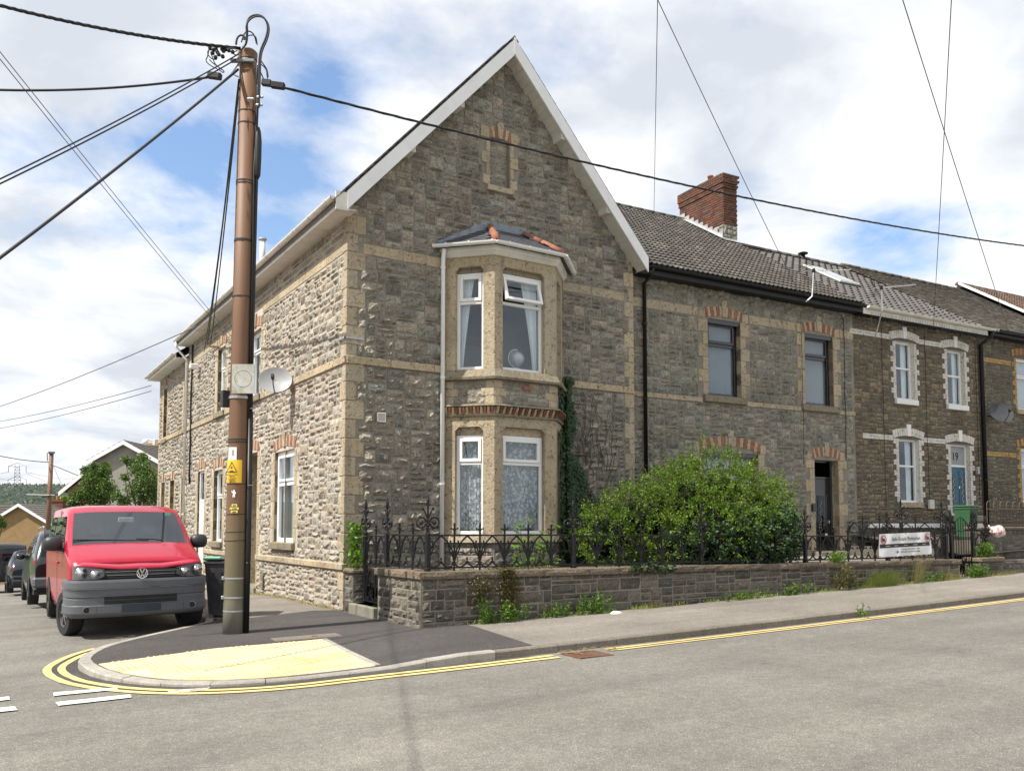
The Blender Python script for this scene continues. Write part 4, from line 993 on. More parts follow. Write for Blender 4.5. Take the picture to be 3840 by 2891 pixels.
# verge (barge) boards: real boards standing at the front of the overhang
def verge(sgn, xend, nm='verge_board', cut=None):
    zt = lambda x: zr - .05 - tanp * abs(x - 8.8); wd = .33
    mb = MB(); x0 = 8.8 + sgn * .012; y0, y1 = yF - .03, yF + .0
    xs = [x0, xend] if cut is None else [x0, cut - .004 * sgn]
    def piece(a, b_):
        m = MB(); m.add([(a, y0, zt(a)), (b_, y0, zt(b_)), (b_, y0, zt(b_) - wd), (a, y0, zt(a) - wd), (a, y1, zt(a)), (b_, y1, zt(b_)), (b_, y1, zt(b_) - wd), (a, y1, zt(a) - wd)],
                        [(0, 3, 2, 1), (4, 5, 6, 7), (0, 1, 5, 4), (1, 2, 6, 5), (2, 3, 7, 6), (3, 0, 4, 7)]); m.build(nm, 'white_barge', house)
    piece(*xs)
    if cut is not None: piece(cut, xend)
verge(-1, 5.33); verge(1, 12.26, cut=11.15)
mb = MB(); mb.box(8.8 - .03, 8.8 + .03, yF - .036, yF - .031, zr - .38, zr - .03); mb.build('apex_cap', 'white_barge', house)
# soffit boards under the verge overhang, laid across it
for sgn, xend in ((-1, 5.34), (1, 12.24)):
    Ls = abs(xend - 8.8) / math.cos(pitch); n = int(Ls / .15); me = None
    for k in range(n):
        m = MB(); d0, d1 = k * .15, k * .15 + .143
        def sp(d, y, o=0): return (8.8 + sgn * d * math.cos(pitch), y, zr - .37 - d * math.sin(pitch) + o)
        q = [sp(d0, yF + .002), sp(d1, yF + .002), sp(d1, CY0 + .0), sp(d0, CY0 + .0)]; m.add(q + [(a, b_, c + .012) for a, b_, c in q], [(0, 1, 2, 3), (7, 6, 5, 4), (0, 4, 5, 1), (1, 5, 6, 2), (2, 6, 7, 3), (3, 7, 4, 0)]); m.build('soffit_board', 'soffit_white', house)
for sgn, x in ((-1, 7.62), (-1, 6.6), (1, 10.02), (1, 11.2)):
    z = zr - .30 - tanp * abs(x - 8.8); mb = MB(); mb.bbox(-.06, .06, 0, .32, -.14, .04, .006); mb.build('purlin_end', 'soffit_white', house, MX((x, yF + .02, z), 0))
# eave box and gutter along the side
mb = MB(); mb.box(CX0 - EX + .04, CX0 + .02, yF + .01, yB, 7.18, 7.20); mb.box(CX0 - EX + .02, CX0 - EX + .04, yF + .01, yB, 7.16, 7.40); mb.box(CX0 - EX + .0, 5.37, yF - .01, yF + .02, 7.15, 7.47); mb.build('eaves_board', 'dirty_white', house)
mb = MB(); mb.box(12.10, 12.28, yF + .01, CY0 + 1.0, 7.36, 7.39); mb.build('eaves_board', 'soffit_white', house)
def gutter(parent, p0, p1, mat, out, r=.062, name='gutter', brk=.9):
    p0, p1 = Vector(p0), Vector(p1); d = (p1 - p0); Ln = d.length; d = d / Ln; o = Vector(out).normalized(); up = Vector((0, 0, 1)); mb = MB(); m = 8
    prof = [(math.cos(math.pi + math.pi * k / m) * r, math.sin(math.pi + math.pi * k / m) * r) for k in range(m + 1)]; prof = prof + [(a * .88, b_ * .88) for a, b_ in reversed(prof)]
    vs = [p0 + o * a + up * b_ for a, b_ in prof] + [p1 + o * a + up * b_ for a, b_ in prof]; n = len(prof)
    mb.add(vs, [(k, (k + 1) % n, n + (k + 1) % n, n + k) for k in range(n)] + [tuple(range(n)), tuple(range(n, 2 * n))])
    for q in (0, Ln):
        c = p0 + d * q; mb.add([c + o * a + up * b_ for a, b_ in prof[:m + 1]], [tuple(range(m + 1))])
    g = mb.build(name, mat, parent); k = .25
    bk = MB()
    while k < Ln:
        c = p0 + d * k; pr = [(math.cos(math.pi + math.pi * q / m) * (r + .006), math.sin(math.pi + math.pi * q / m) * (r + .006)) for q in range(m + 1)]; pr = [(r + .006, .01)] [::-1] and [( -(r + .006), .012)] + pr + [(r + .006, .012)]
        bk.add([c + o * a + up * b_ for a, b_ in pr] + [c + d * .035 + o * a + up * b_ for a, b_ in pr], [(i, i + 1, len(pr) + i + 1, len(pr) + i) for i in range(len(pr) - 1)]); k += brk
    bk.build('gutter_bracket', mat, g, None, 'stuff'); return g
def pipe(parent, pts, mat, r=.034, name='downpipe', clips=(), square=False):
    mb = MB(); mb.smooth = not square; mb.tube(pts, r, 4 if square else 10); o = mb.build(name, mat, parent)
    for c in clips:
        m = MB(); m.tube([(c[0], c[1], c[2] - .02), (c[0], c[1], c[2] + .02)], r * 1.25, 10); m.build('pipe_clip', mat, o)
    return o
gutter(house, (CX0 - EX - .04, yF + .0, 7.36), (CX0 - EX - .04, yB, 7.34), 'dirty_white', (1, 0, 0), .068)
gx_ = CX0 - EX - .04
pipe(house, [(gx_, 27.12, 7.30), (gx_, 27.12, 7.10), (CX0 - .08, 27.12, 6.75), (CX0 - .08, 27.12, .0)], 'dirty_white', .04, clips=[(CX0 - .08, 27.12, 4.4), (CX0 - .08, 27.12, 2.0)])
# closing walls at the back and right, behind the neighbours
mb = MB(); mb.quad((CX1, CY0, 0), (CX1, CY1, 0), (CX1, CY1, 7.6), (CX1, CY0, 7.6)); mb.add([(CX0, CY1, -1), (CX1, CY1, -1), (CX1, CY1, ES), (8.8, CY1, RIDGE[1]), (CX0, CY1, ES)], [(0, 1, 2, 3, 4)]); mb.build('back_wall', 'mortar', house)
mb = MB(); mb.quad((CX0 + .02, CY0 + .02, 4.2), (CX1 - .02, CY0 + .02, 4.2), (CX1 - .02, CY1 - .02, 4.2), (CX0 + .02, CY1 - .02, 4.2)); mb.quad((CX0 + .02, 17.5, .3), (CX1 - .02, 17.5, .3), (CX1 - .02, 17.5, 7.2), (CX0 + .02, 17.5, 7.2)); mb.build('inner_partition', 'room_wall', house)
# ---- bay window
P0, P1, P2, P3 = Vector((7.46, CY0)), Vector((8.13, 13.37)), Vector((9.53, 13.37)), Vector((10.2, CY0))
F1 = Wall((P0.x, P0.y, 0), math.atan2(P1.y - P0.y, P1.x - P0.x)); F2 = Wall((P1.x, P1.y, 0), 0); F3_ = Wall((P2.x, P2.y, 0), math.atan2(P3.y - P2.y, P3.x - P2.x)); LC = (P1 - P0).length
def boff(t, back=.0):                            # bay outline offset outwards by t
    n1 = Vector((F1.N.x, F1.N.y)); n2 = Vector((0, -1)); n3 = Vector((F3_.N.x, F3_.N.y))
    def mit(p, a, b_): m = (a + b_).normalized(); return p + m * (t / m.dot(a))
    u1 = (P1 - P0).normalized(); q0 = P0 + n1 * t; q0 = q0 - u1 * ((q0.y - (CY0 + back)) / u1.y); u3 = (P3 - P2).normalized(); q3 = P3 + n3 * t; q3 = q3 - u3 * ((q3.y - (CY0 + back)) / u3.y)
    return [q0, mit(P1, n1, n2), mit(P2, n2, n3), q3]
def ring(name, z0, z1, o0, o1, mat, inn=-.2, back=-.0, kids=None):
    A, B, D_ = boff(o0), boff(o1), boff(inn)
    for k in range(3):
        m = MB(); m.hexa([(A[k].x, A[k].y, z0), (A[k + 1].x, A[k + 1].y, z0), (D_[k + 1].x, D_[k + 1].y, z0), (D_[k].x, D_[k].y, z0)], [(B[k].x, B[k].y, z1), (B[k + 1].x, B[k + 1].y, z1), (D_[k + 1].x, D_[k + 1].y, z1), (D_[k].x, D_[k].y, z1)]); m.build(name, mat, house)
def pier(z0, z1, nm='bay_pier'):
    f = lambda W, u, d: (W.p(u, d, 0).x, W.p(u, d, 0).y); inn = boff(-.2)
    for poly in ([f(F1, 0, 0), f(F1, .20, 0), f(F1, .20, -.2), (inn[0].x, inn[0].y)], [f(F1, .75, 0), f(F2, .0, 0), f(F2, .18, 0), f(F2, .18, -.2), (inn[1].x, inn[1].y), f(F1, .75, -.2)],
                 [f(F2, 1.14, 0), f(F2, 1.4, 0), f(F3_, .20, 0), f(F3_, .20, -.2), (inn[2].x, inn[2].y), f(F2, 1.14, -.2)], [f(F3_, .77, 0), f(F3_, LC, 0), (inn[3].x, inn[3].y), f(F3_, .77, -.2)]):
        m = MB(); m.prism(poly, z0, z1); m.build(nm, 'dressed_stone', house)
ring('bay_plinth', .4, .95, .03, .03, 'mortar'); ring('bay_apron', .95, 1.35, -.01, -.01, 'mortar'); ring('bay_sill', 1.36, 1.50, .06, .05, 'dressed_stone', -.2)
pier(1.501, 3.519); ring('bay_lintel', 3.52, 3.71, .0, .0, 'dressed_stone'); ring('bay_moulding', 3.711, 3.745, .045, .06, 'sill_stone')
ring('bay_cornice_core', 3.746, 3.90, .03, .03, 'sill_stone'); ring('bay_cornice_top', 3.901, 3.935, .10, .085, 'sill_stone')
ring('bay_panel', 3.936, 4.40, .0, .0, 'mortar'); ring('bay_sill', 4.401, 4.445, .10, .11, 'sill_stone'); ring('bay_sill', 4.446, 4.60, .10, .02, 'sill_stone')
pier(4.601, 6.569); ring('bay_lintel', 6.57, 6.76, 0, 0, 'dressed_stone'); ring('bay_cornice', 6.761, 6.83, .03, .09, 'dirty_white'); ring('bay_fascia', 6.831, 6.93, .10, .10, 'dirty_white')
# pier noses: corbelled corners on the lintels
for W_b, Lb, (o0, o1) in ((F1, LC, (.2, .75)), (F2, 1.4, (.18, 1.14)), (F3_, LC, (.2, .77))):
    for zt in (3.52, 6.57):
        for a, b_ in ((o0, o0 + .07), (o1 - .07, o1)):
            m = MB(); q = [(a, zt), (b_, zt), ((b_ if a > o0 + .01 else a), zt - .07)] ; m.uprism(q, .0015, .13); m.build('lintel_shoulder', 'dressed_stone', house, W_b.M)
# brick dentils
for W_b, Lb in ((F1, LC), (F2, 1.4), (F3_, LC)):
    n = int(Lb / .068)
    for k in range(n):
        u = (k + .5) * Lb / n; m = MB(); m.add([(-.022, -.03, 0), (.022, -.03, 0), (.022, .02, 0), (-.022, .02, 0), (-.010, -.095, .135), (.034, -.095, .135), (.034, .02, .15), (-.010, .02, .15)], [(0, 3, 2, 1), (4, 5, 6, 7), (0, 1, 5, 4), (1, 2, 6, 5), (2, 3, 7, 6), (3, 0, 4, 7)])
        m.build('brick', ('red_brick', 'plum_brick', 'pale_brick')[0 if (k % 2 and W_b is F1) else (1 if k % 2 else 2)] if W_b is F1 or W_b is F2 else 'plum_brick', house, W_b.at(u, 3.748, 0))
bs = Stones()
for W_b, Lb in ((F1, LC), (F2, 1.4), (F3_, LC)):
    l = .17
    bs.add(W_b, stone_layout(3.94, 4.395, lambda z: (l + .005, Lb - l - .005), [], r, .075, .13, .15, .34, .012), 'gable_stone', .014, .007)
    bs.add(W_b, stone_layout(.95, 1.35, lambda z: (.02, Lb - .02), [], r, .10, .18, .18, .4), 'gable_stone', .022, .008)
    bs.add(W_b, stone_layout(.4, .94, lambda z: (.0, Lb), [], r, .10, .18, .18, .4), 'gable_stone', .022, .008, base=.03)
    for zz_ in (3.94, 4.09, 4.24):
        ww = l if zz_ != 4.09 else l * 1.5
        block(W_b, .0, ww, zz_ + .003, zz_ + .15, -.05, .016, 'dressed_stone', house, 'quoin_stone'); block(W_b, Lb - ww, Lb, zz_ + .003, zz_ + .15, -.05, .016, 'dressed_stone', house, 'quoin_stone')
bs.build(house, 120, 8)
mb = MB(); mb.box(0, .2, -.012, .0, 0, .07)
for i in range(9):
    for j in range(3): mb.box(.012 + i * .021, .024 + i * .021, -.0125, -.012, .01 + j * .021, .02 + j * .021)
mb.build('air_brick', 'terracotta', house, F2.at(.62, 4.25, .03))
# bay windows: white frames, lace below, drawn curtains above
def bay_roller(win, Mw, w, h, fw): cur_lace(win, Mw, w, h, fw)
for W_b, a, b_, cu_lo, cu_up, op in ((F1, .20, .75, cur_lace, cur_side(-1, .55), 0), (F2, .18, 1.14, cur_lace, cur_side(1, .42), 0), (F3_, .20, .77, cur_lace, cur_side(1, .5), 0)):
    window(W_b, a, b_, 1.51, 3.37, house, rec=.10, fw=.06, transom=2.84, curtain=cu_lo, sub=.06, cill=.0)
    block(W_b, a, b_, 3.372, 3.52, -.16, -.09, 'dressed_stone', house, 'head_board', .004)
    window(W_b, a, b_, 4.61, 6.47, house, rec=.10, fw=.06, transom=5.90, curtain=cu_up, sub=.06, open_top=(rad(16) if W_b is F2 else 0), cill=.0)
    block(W_b, a, b_, 6.472, 6.57, -.16, -.09, 'sill_stone', house, 'head_board', .004)
# bay roof: slates, lead flashing, red hip tiles, white gutter
E_ = boff(.17); T0, T1 = Vector((8.40, CY0 - .02, 7.52)), Vector((9.20, CY0 - .02, 7.52)); zb = 6.985
e3 = [Vector((p.x, min(p.y, CY0 - .02), zb)) for p in E_]; br_ = MB()
dn = Vector((0, 0, -.03))
br_.add([e3[0], e3[1], T0], [(0, 1, 2)]); br_.add([e3[1], e3[2], T1, T0], [(0, 1, 2, 3)]); br_.add([e3[2], e3[3], T1], [(0, 1, 2)]); br_.add([e3[0] + dn, e3[3] + dn, e3[2] + dn, e3[1] + dn], [(0, 1, 2, 3)])
broof = br_.build('bay_roof', 'bay_slate', house)
def face_tiles(A, B, top, seed):
    U = (B - A).normalized(); m = top[0] - A; nn = U.cross(m).normalized(); V = nn.cross(U).normalized()
    if V.z < 0: V = -V
    poly = [(0, 0), ((B - A).length, 0)] + [((t_ - A).dot(U), (t_ - A).dot(V)) for t_ in top]
    lay_tiles(A + nn * .004 if nn.z > 0 else A - nn * .004, U, V, poly, .25, .145, slate_geo(.25, .145, .006, 1.25, .002), broof, 'bay_slate', 60, 'slate', stagger=.5, rest='slating', seed=seed, variants=2)
face_tiles(e3[0], e3[1], [T0], 1); face_tiles(e3[1], e3[2], [T1, T0], 2); face_tiles(e3[2], e3[3], [T1], 3)
def half_pipe(mb, a, b_, r0, n=8, up=Vector((0, 0, 1))):
    a, b_ = Vector(a), Vector(b_); d = (b_ - a).normalized(); s_ = d.cross(up).normalized(); u_ = s_.cross(d); vs = []
    for p in (a, b_):
        for k in range(n + 1):
            an = math.pi * k / n; vs.append(p + s_ * math.cos(an) * r0 + u_ * math.sin(an) * r0)
    mb.add(vs, [(k, n + 1 + k, n + 2 + k, k + 1) for k in range(n)] + [tuple(range(n + 1)), tuple(reversed(range(n + 1, 2 * n + 2)))])
for a, b_ in ((e3[1] + Vector((.02, .02, .02)), T0 + Vector((0, -.08, .0))), (e3[2] + Vector((-.02, .02, .02)), T1 + Vector((.0, -.08, .0)))):
    for k in range(2):
        m = MB(); m.smooth = True; half_pipe(m, a.lerp(b_, k * .5), a.lerp(b_, k * .5 + .52), .075 - .006 * k); m.build('hip_tile', 'terracotta', broof)
fl = MB(); pts = [Vector((7.27, 0, 6.93)), Vector((8.36, 0, 7.53)), Vector((9.24, 0, 7.53)), Vector((10.40, 0, 6.93))]
for a, b_ in zip(pts, pts[1:]):
    fl.add([(a.x, CY0 - .055, a.z - .03), (b_.x, CY0 - .055, b_.z - .03), (b_.x, CY0 - .05, b_.z + .13), (a.x, CY0 - .05, a.z + .13), (a.x, CY0, a.z - .03), (b_.x, CY0, b_.z - .03), (b_.x, CY0, b_.z + .13), (a.x, CY0, a.z + .13)], [(0, 1, 2, 3), (3, 2, 6, 7), (0, 3, 7, 4), (1, 5, 6, 2)])
fl.build('lead_flashing', 'lead', broof)
ge = boff(.21); gz_ = 6.965
for k in range(3):
    a, b_ = ge[k], ge[k + 1]; y = lambda p: min(p.y, CY0 - .03); d = (b_ - a).normalized()
    gutter(house, (a.x, y(a), gz_), (b_.x, y(b_), gz_), 'white_upvc', (-d.y, d.x, 0), .055, brk=.45)
pipe(house, [(7.36, CY0 - .14, 6.90), (7.36, CY0 - .10, 6.78), (7.37, CY0 - .07, 6.6), (7.37, CY0 - .07, .7)], 'white_upvc', .042, clips=[(7.37, CY0 - .07, 6.55), (7.37, CY0 - .07, 4.45), (7.37, CY0 - .07, 2.45)], square=False)
# mirrored globe and cloth behind the upstairs bay glass
gl = thing('desk_globe', 'pale glossy globe on a curved stand inside the upstairs bay window', 'globe', MX((lambda q: (q.x, q.y, q.z - .2))(hit(1936, 1346, (0, 1, 0), (0, 13.66, 0)))))
mb = MB(); mb.smooth = True; mb.ball((0, 0, .20), .155, 20, 12); mb.build('sphere', 'chrome_pale' if 'chrome_pale' in MATS else 'galvanised', gl, WM[gl.name])
mb = MB(); mb.smooth = True; mb.tube([(math.cos(a) * .18, 0, .20 + math.sin(a) * .18) for a in [rad(q) for q in range(80, 290, 15)]], .009, 6); mb.build('meridian', 'white_upvc', gl, WM[gl.name]); mb = MB(); mb.lathe([(.09, 0), (.07, .015), (.01, .03)], 12); mb.build('base', 'white_upvc', gl, WM[gl.name])
# ------------------------------------------------------------------ lower stone house behind, down the side street
rear = thing('side_house', 'lower stone house with narrow windows joined to the rear of the corner house', 'house', MX((CX0, 27.2, 0)))
RW = Wall((CX0 + .02, 32.0, 0), -math.pi / 2)
def ru(y): return 32.0 - y
rh = [(ru(27.85), ru(27.28), 4.66, 6.30, .16), (ru(31.25), ru(30.62), 4.62, 6.40, .16), (ru(27.95), ru(27.28), 1.2, 3.14, .16), (ru(29.75), ru(29.05), 1.2, 3.14, .16), (ru(31.3), ru(30.65), 1.2, 3.14, .16)]
wall_shell(RW, 0, 4.78, -.8, 6.95, rh, 'side_mortar', rear)
hs = []
for k, H in enumerate(rh):
    jambs(RW, H[0], H[1], H[2], H[3], rear, wl=(.12, .2), wr=(.12, .2)); arch(RW, H[0] - .04, H[1] + .04, H[3] + .004, .06, .22, 7, rear, key_h=.03)
    hs.append((H[0] - .21, H[1] + .21, H[2] - .12, H[3])); hs.append((H[0] - .07, H[1] + .07, H[3], H[3] + .28)); block(RW, H[0] - .1, H[1] + .1, H[2] - .13, H[2] - .003, -.1, .07, 'sill_stone', rear, 'sill', .01)
    if k in (0, 2): window(RW, H[0], H[1], H[2], H[3], rear, rec=.12, fw=.06, transom=lerp(H[2], H[3], .62), curtain=cur_net)
    else:
        m = MB(); m.quad((H[0], .158, H[2]), (H[1], .158, H[2]), (H[1], .158, H[3]), (H[0], .158, H[3])); m.build('blocked_opening', 'mortar', rear, RW.M)
r = random.Random(8); rs_ = Stones()
rs_.add(RW, stone_layout(-.5, 4.53, lambda z: (.18, 4.78), hs, r, .10, .20, .16, .42) + stone_layout(4.69, 6.9, lambda z: (.18, 4.78), hs, r, .10, .2, .16, .42), 'side_stone', .034, .02); rs_.build(rear, 120, 5)
jz = -.4; k = 0
while jz < 6.9: block(RW, -.012, .16 if k % 2 else .28, jz + .003, jz + .327, -.2, .014, 'dressed_stone', rear, 'quoin_stone'); jz += .33; k += 1
band(RW, 0, 4.78, 4.54, 4.68, 'dressed_stone', rear, .045); band(RW, .1, 4.78, 6.42, 6.58, 'dressed_stone', rear, .012, skip=[(h[0] - .08, h[1] + .08) for h in rh[:2]])
mb = MB(); tz = .80
mb.add([(CX0 - .38, 27.28, 6.93), (CX0 - .38, 32.25, 6.93), (8.8, 32.25, 9.6), (8.8, 27.28, 9.6), (12, 32.25, 6.9), (12, 27.28, 6.9)], [(0, 3, 2, 1), (3, 5, 4, 2)]); rroof = mb.build('roof', 'slate', rear)
pr = math.atan2(9.6 - 6.93, 8.8 - CX0 + .38); lay_tiles((CX0 - .40, 32.25, 6.92), (0, -1, 0), (math.cos(pr), 0, math.sin(pr)), [(0, 0), (4.95, 0), (4.95, 4.5), (0, 4.5)], .255, .20, slate_geo(.255, .2), rroof, 'slate', 60, 'slate', stagger=.5, rest='slating', jitter=.003)
mb = MB(); mb.box(CX0 - .36, CX0 + .03, 27.29, 32.2, 6.80, 6.83); mb.box(CX0 - .38, CX0 - .36, 27.29, 32.2, 6.78, 6.98); mb.build('eaves_board', 'dirty_white', rear)
gutter(rear, (CX0 - .44, 27.3, 6.93), (CX0 - .44, 32.2, 6.91), 'dirty_white', (1, 0, 0), .062)
mb = MB(); mb.add([(CX0 + .02, 32.0, -1), (12, 32.0, -1), (12, 32.0, 6.9), (8.8, 32, 9.55), (CX0 + .02, 32.0, 6.9)], [(0, 1, 2, 3, 4)]); mb.quad((12, 27.2, -1), (12, 32, -1), (12, 32, 6.9), (12, 27.2, 6.9)); mb.build('end_wall', 'mortar', rear)
# ------------------------------------------------------------------ the terrace
TA = rad(3.6); TO = Vector((12.12, 14.35, 0)); TW = Wall(TO, -TA)
def TP(s_, D, z): return TW.p(s_, -D, z)
def TM(s_, D, z): return MX(TP(s_, D, z), -TA)
def terrace_body(parent, s0, s1, holes, mortar, pit, eave_z, D1=6.3, reveal='dressed_stone', depth=.16, z0=.2, top=7.46, roofmat='slate'):
    wall_shell(TW, s0, s1, z0, top, holes, mortar, parent, depth, reveal=reveal)
    zr_ = eave_z + pit * (D1 + .3)
    m = MB(); m.add([TP(s0, -.3, eave_z - .04), TP(s1, -.3, eave_z - .04), TP(s1, D1, zr_ - .04), TP(s0, D1, zr_ - .04), TP(s0, 2 * D1, eave_z), TP(s1, 2 * D1, eave_z)], [(0, 1, 2, 3), (3, 2, 5, 4)])
    rf = m.build('roof', roofmat, parent)
    m = MB(); m.add([TP(s0, 2 * D1, 0), TP(s1, 2 * D1, 0), TP(s1, 2 * D1, eave_z), TP(s0, 2 * D1, eave_z)], [(1, 0, 3, 2)]); m.add([TP(s1, 0, 0), TP(s1, 2 * D1, 0), TP(s1, 2 * D1, eave_z), TP(s1, D1, zr_ - .06), TP(s1, 0, eave_z)], [(0, 1, 2, 3, 4)])
    m.add([TP(s0 + .01, 0, 0), TP(s0 + .01, 2 * D1, 0), TP(s0 + .01, 2 * D1, eave_z), TP(s0 + .01, D1, zr_ - .06), TP(s0 + .01, 0, eave_z)], [(4, 3, 2, 1, 0)])
    m.build('hidden_walls', 'interior_dark', parent); m = MB(); m.quad(TP(s0, .05, 4.3), TP(s1, .05, 4.3), TP(s1, 9, 4.3), TP(s0, 9, 4.3)); m.quad(TP(s0, 3.2, 1), TP(s1, 3.2, 1), TP(s1, 3.2, 7.4), TP(s0, 3.2, 7.4)); m.build('inner_partition', 'room_wall', parent)
    return rf, zr_
def roof_tiles(rf, s0, s1, eave_z, pit, D1, tw, th, geo, mat, limit, nm='roof_tile', stagger=0, jitter=0, variants=2, poly=None, dz=0, seed=3):
    a = math.atan(pit); Vv = TW.N * (-math.cos(a)) + Vector((0, 0, math.sin(a))); Ls = (D1 + .3) / math.cos(a)
    lay_tiles(TP(s0, -.33, eave_z - .02 + dz), TW.U, Vv, poly or [(0, 0), (s1 - s0, 0), (s1 - s0, Ls), (0, Ls)], tw, th, geo, rf, mat, limit, nm, stagger=stagger, jitter=jitter, variants=variants, seed=seed)
def ridge(rf, s0, s1, D1, z, mat, r0=.11):
    k = s0; first = None
    while k < s1 - .05:
        e1 = min(k + .45, s1); m = MB(); m.smooth = True; half_pipe(m, TP(k, D1, z - .03), TP(e1, D1, z - .03 + .006), r0); m.build('ridge_tile', mat, rf); k += .45
M('tile_brown', (.080, .072, .064), .85, .3, 6, 60, .35, dirt=(.19, .17, .13), dirt_amt=.5, dirt_scale=5, rv=.28); M('tile_grey', (.112, .104, .098), .75, .15, 4, 60, .15, rv=.12); M('tile_mossy', (.12, .105, .085), .9, .45, 14, 70, .6, dirt=(.24, .21, .15), dirt_amt=.8, dirt_scale=11, rv=.4); M('tile_red', (.13, .082, .062), .85, .25, 6, 60, .3, rv=.25)
# ---- number 17
h17 = thing('terraced_house', 'grey stone terraced house with black window frames, black door and brown roof tiles', 'house', TM(0, 0, .3))
A1 = (2.42, 3.46, 4.74, 6.58, .2); A2 = (5.66, 6.70, 4.74, 6.58, .2); A3 = (2.2, 3.98, 1.9, 3.40, .2); A4 = (5.92, 6.80, 1.02, 3.34, .28)
rf17, zr17 = terrace_body(h17, 0, 7.5, [A1, A2, A3, A4], 'mortar', .646, 7.50, reveal='dressed_stone')
hs = []
for H, w, n, rise, kh in ((A1, (.16, .30), 13, .08, .16), (A2, (.16, .28), 13, .08, .16), (A3, (.2, .3), 17, .15, .14), (A4, (.17, .32), 13, .10, .12)):
    jambs(TW, H[0], H[1], H[2], H[3], h17, wl=w, wr=w, h=.30, d=.018, depth=.15); arch(TW, H[0] - .06, H[1] + .06, H[3] + .005, rise, .235, n, h17, key_h=kh)
    hs += [(H[0] - w[1] - .01, H[1] + w[1] + .01, H[2] - .14, H[3]), (H[0] - .10, H[1] + .10, H[3], H[3] + .28 + rise * .6), (H[0] - .2, H[0], H[3], H[3] + .20), (H[1], H[1] + .2, H[3], H[3] + .2)]
    for a, b_ in ((H[0] - .26, H[0] - .07), (H[1] + .07, H[1] + .26)): block(TW, a, b_, H[3] + .003, H[3] + .22, -.1, .016, 'dressed_stone', h17, 'quoin_stone')
for H in (A1, A2): block(TW, H[0] - .16, H[1] + .14, H[2] - .17, H[2] - .01, -.15, .09, 'sill_stone', h17, 'sill', .015)
r = random.Random(31); s17 = Stones(); sp = lambda z: (.02, 7.42)
l17 = stone_layout(.5, 4.54, sp, hs, r, .085, .24, .16, .40) + stone_layout(4.67, 6.58, sp, hs, r, .085, .24, .16, .40) + stone_layout(6.81, 7.45, sp, hs, r, .11, .22, .14, .34, .014)
s17.add(TW, l17, 'terrace_stone', .040, .023); s17.build(h17, 300, 6)
sk = [(A1[0] - .3, A1[1] + .3), (A2[0] - .28, A2[1] + .28)]
band(TW, .0, 7.5, 4.55, 4.66, 'dressed_stone', h17, .03, skip=[(a[0] - .17, a[1] + .16) for a in (A1, A2)], step=1.0); band(TW, .0, 7.5, 6.59, 6.80, 'dressed_stone', h17, .014, skip=sk, step=.9)
def deep_window(H, parent, mat, tr, cur, fw=.075):
    window(TW, H[0] + .0, H[1] - .0, H[2], H[3], parent, mat, rec=.13, fw=fw, transom=tr, curtain=cur, sub=.07)
    m = MB(); m.box(H[0], H[1], .02, .13, H[3] - .10, H[3] - .002); m.build('head_board', mat, parent, TW.M)
deep_window(A1, h17, 'black_gloss', 5.98, cur_blind); deep_window(A2, h17, 'black_gloss', 5.98, cur_blind); deep_window(A3, h17, 'black_gloss', 2.9, cur_net)
d17 = MB(); frame_mesh(d17, 0, .88, 0, 2.32, .05, 0, .07); d17.box(.05, .83, .0, .06, 1.85, 1.90); dd = d17.build('front_door', 'black_gloss', h17, TW.at(A4[0], A4[2], -.2))
m = MB(); m.bbox(.055, .825, .012, .05, .03, 1.845, .004)
for (a, b_, c, d) in ((.10, .24, .15, 1.45), (.64, .78, .15, 1.45)): m.bbox(a, b_, -.004, .013, c, d, .01)
m.build('door_leaf', 'black_gloss', dd, WM[dd.name]); m = MB(); m.box(.32, .56, .0, .014, .22, 1.42); m.build('glazed_panel', 'tinted_glass', dd, WM[dd.name]); m = MB()
for z in (.5, .75, 1.0, 1.2):
    m.tube([(.44, -.003, z - .09), (.40, -.003, z - .03), (.47, -.003, z + .02), (.43, -.003, z + .09)], .006, 4)
m.build('leaded_pattern', 'galvanised', dd, WM[dd.name], 'stuff'); m = MB(); m.bbox(.68, .70, -.05, .0, .7, .78, .004); m.build('door_handle', 'chrome', dd, WM[dd.name])
m = MB(); m.bbox(0, .10, -.08, 0, 0, .19, .01); m.build('post_box', 'black_gloss', h17, TW.at(A4[0] - .17, 2.02, .02))
def text(name, s_, size, mat, parent, Mw, extrude=.001, align='CENTER', bold=0, kids=False):
    cu = bpy.data.curves.new(name, 'FONT'); cu.body = s_; cu.size = size; cu.align_x = align; cu.align_y = 'CENTER'; cu.extrude = extrude; cu.offset = bold; cu.resolution_u = 3
    o = bpy.data.objects.new('tmp', cu); COL.objects.link(o); bpy.context.view_layer.update(); me = bpy.data.meshes.new_from_object(o.evaluated_get(bpy.context.evaluated_depsgraph_get())); bpy.data.objects.remove(o); me.materials.clear(); me.materials.append(MATS[mat]); return put(bpy.data.objects.new(name, me), Mw @ Matrix.Rotation(math.pi / 2, 4, 'X'), parent)
m = MB(); m.bbox(0, .36, -.02, 0, 0, .07, .005); np_ = m.build('number_plate', 'ink_black', h17, TW.at(A4[0] + .05, 1.40, .01)); m = MB(); m.box(.26, .34, -.0235, -.02, .006, .064); m.build('number_card', 'sticker_white', np_, WM[np_.name]); text('house_number', '17', .06, 'ink_black', np_, WM[np_.name] @ Matrix.Translation((.30, -.0245, .035)))
block(TW, A4[0] - .1, A4[1] + .1, .86, 1.01, -.3, .25, 'gate_sill', h17, 'door_step')
roof_tiles(rf17, 0, 7.42, 7.50, .646, 6.3, .30, .315, roll_geo(.30, .315, 2, .032), 'tile_brown', 300, jitter=.005, variants=2)
ridge(rf17, .0, 7.2, 6.3, zr17 + .03, 'tile_brown')
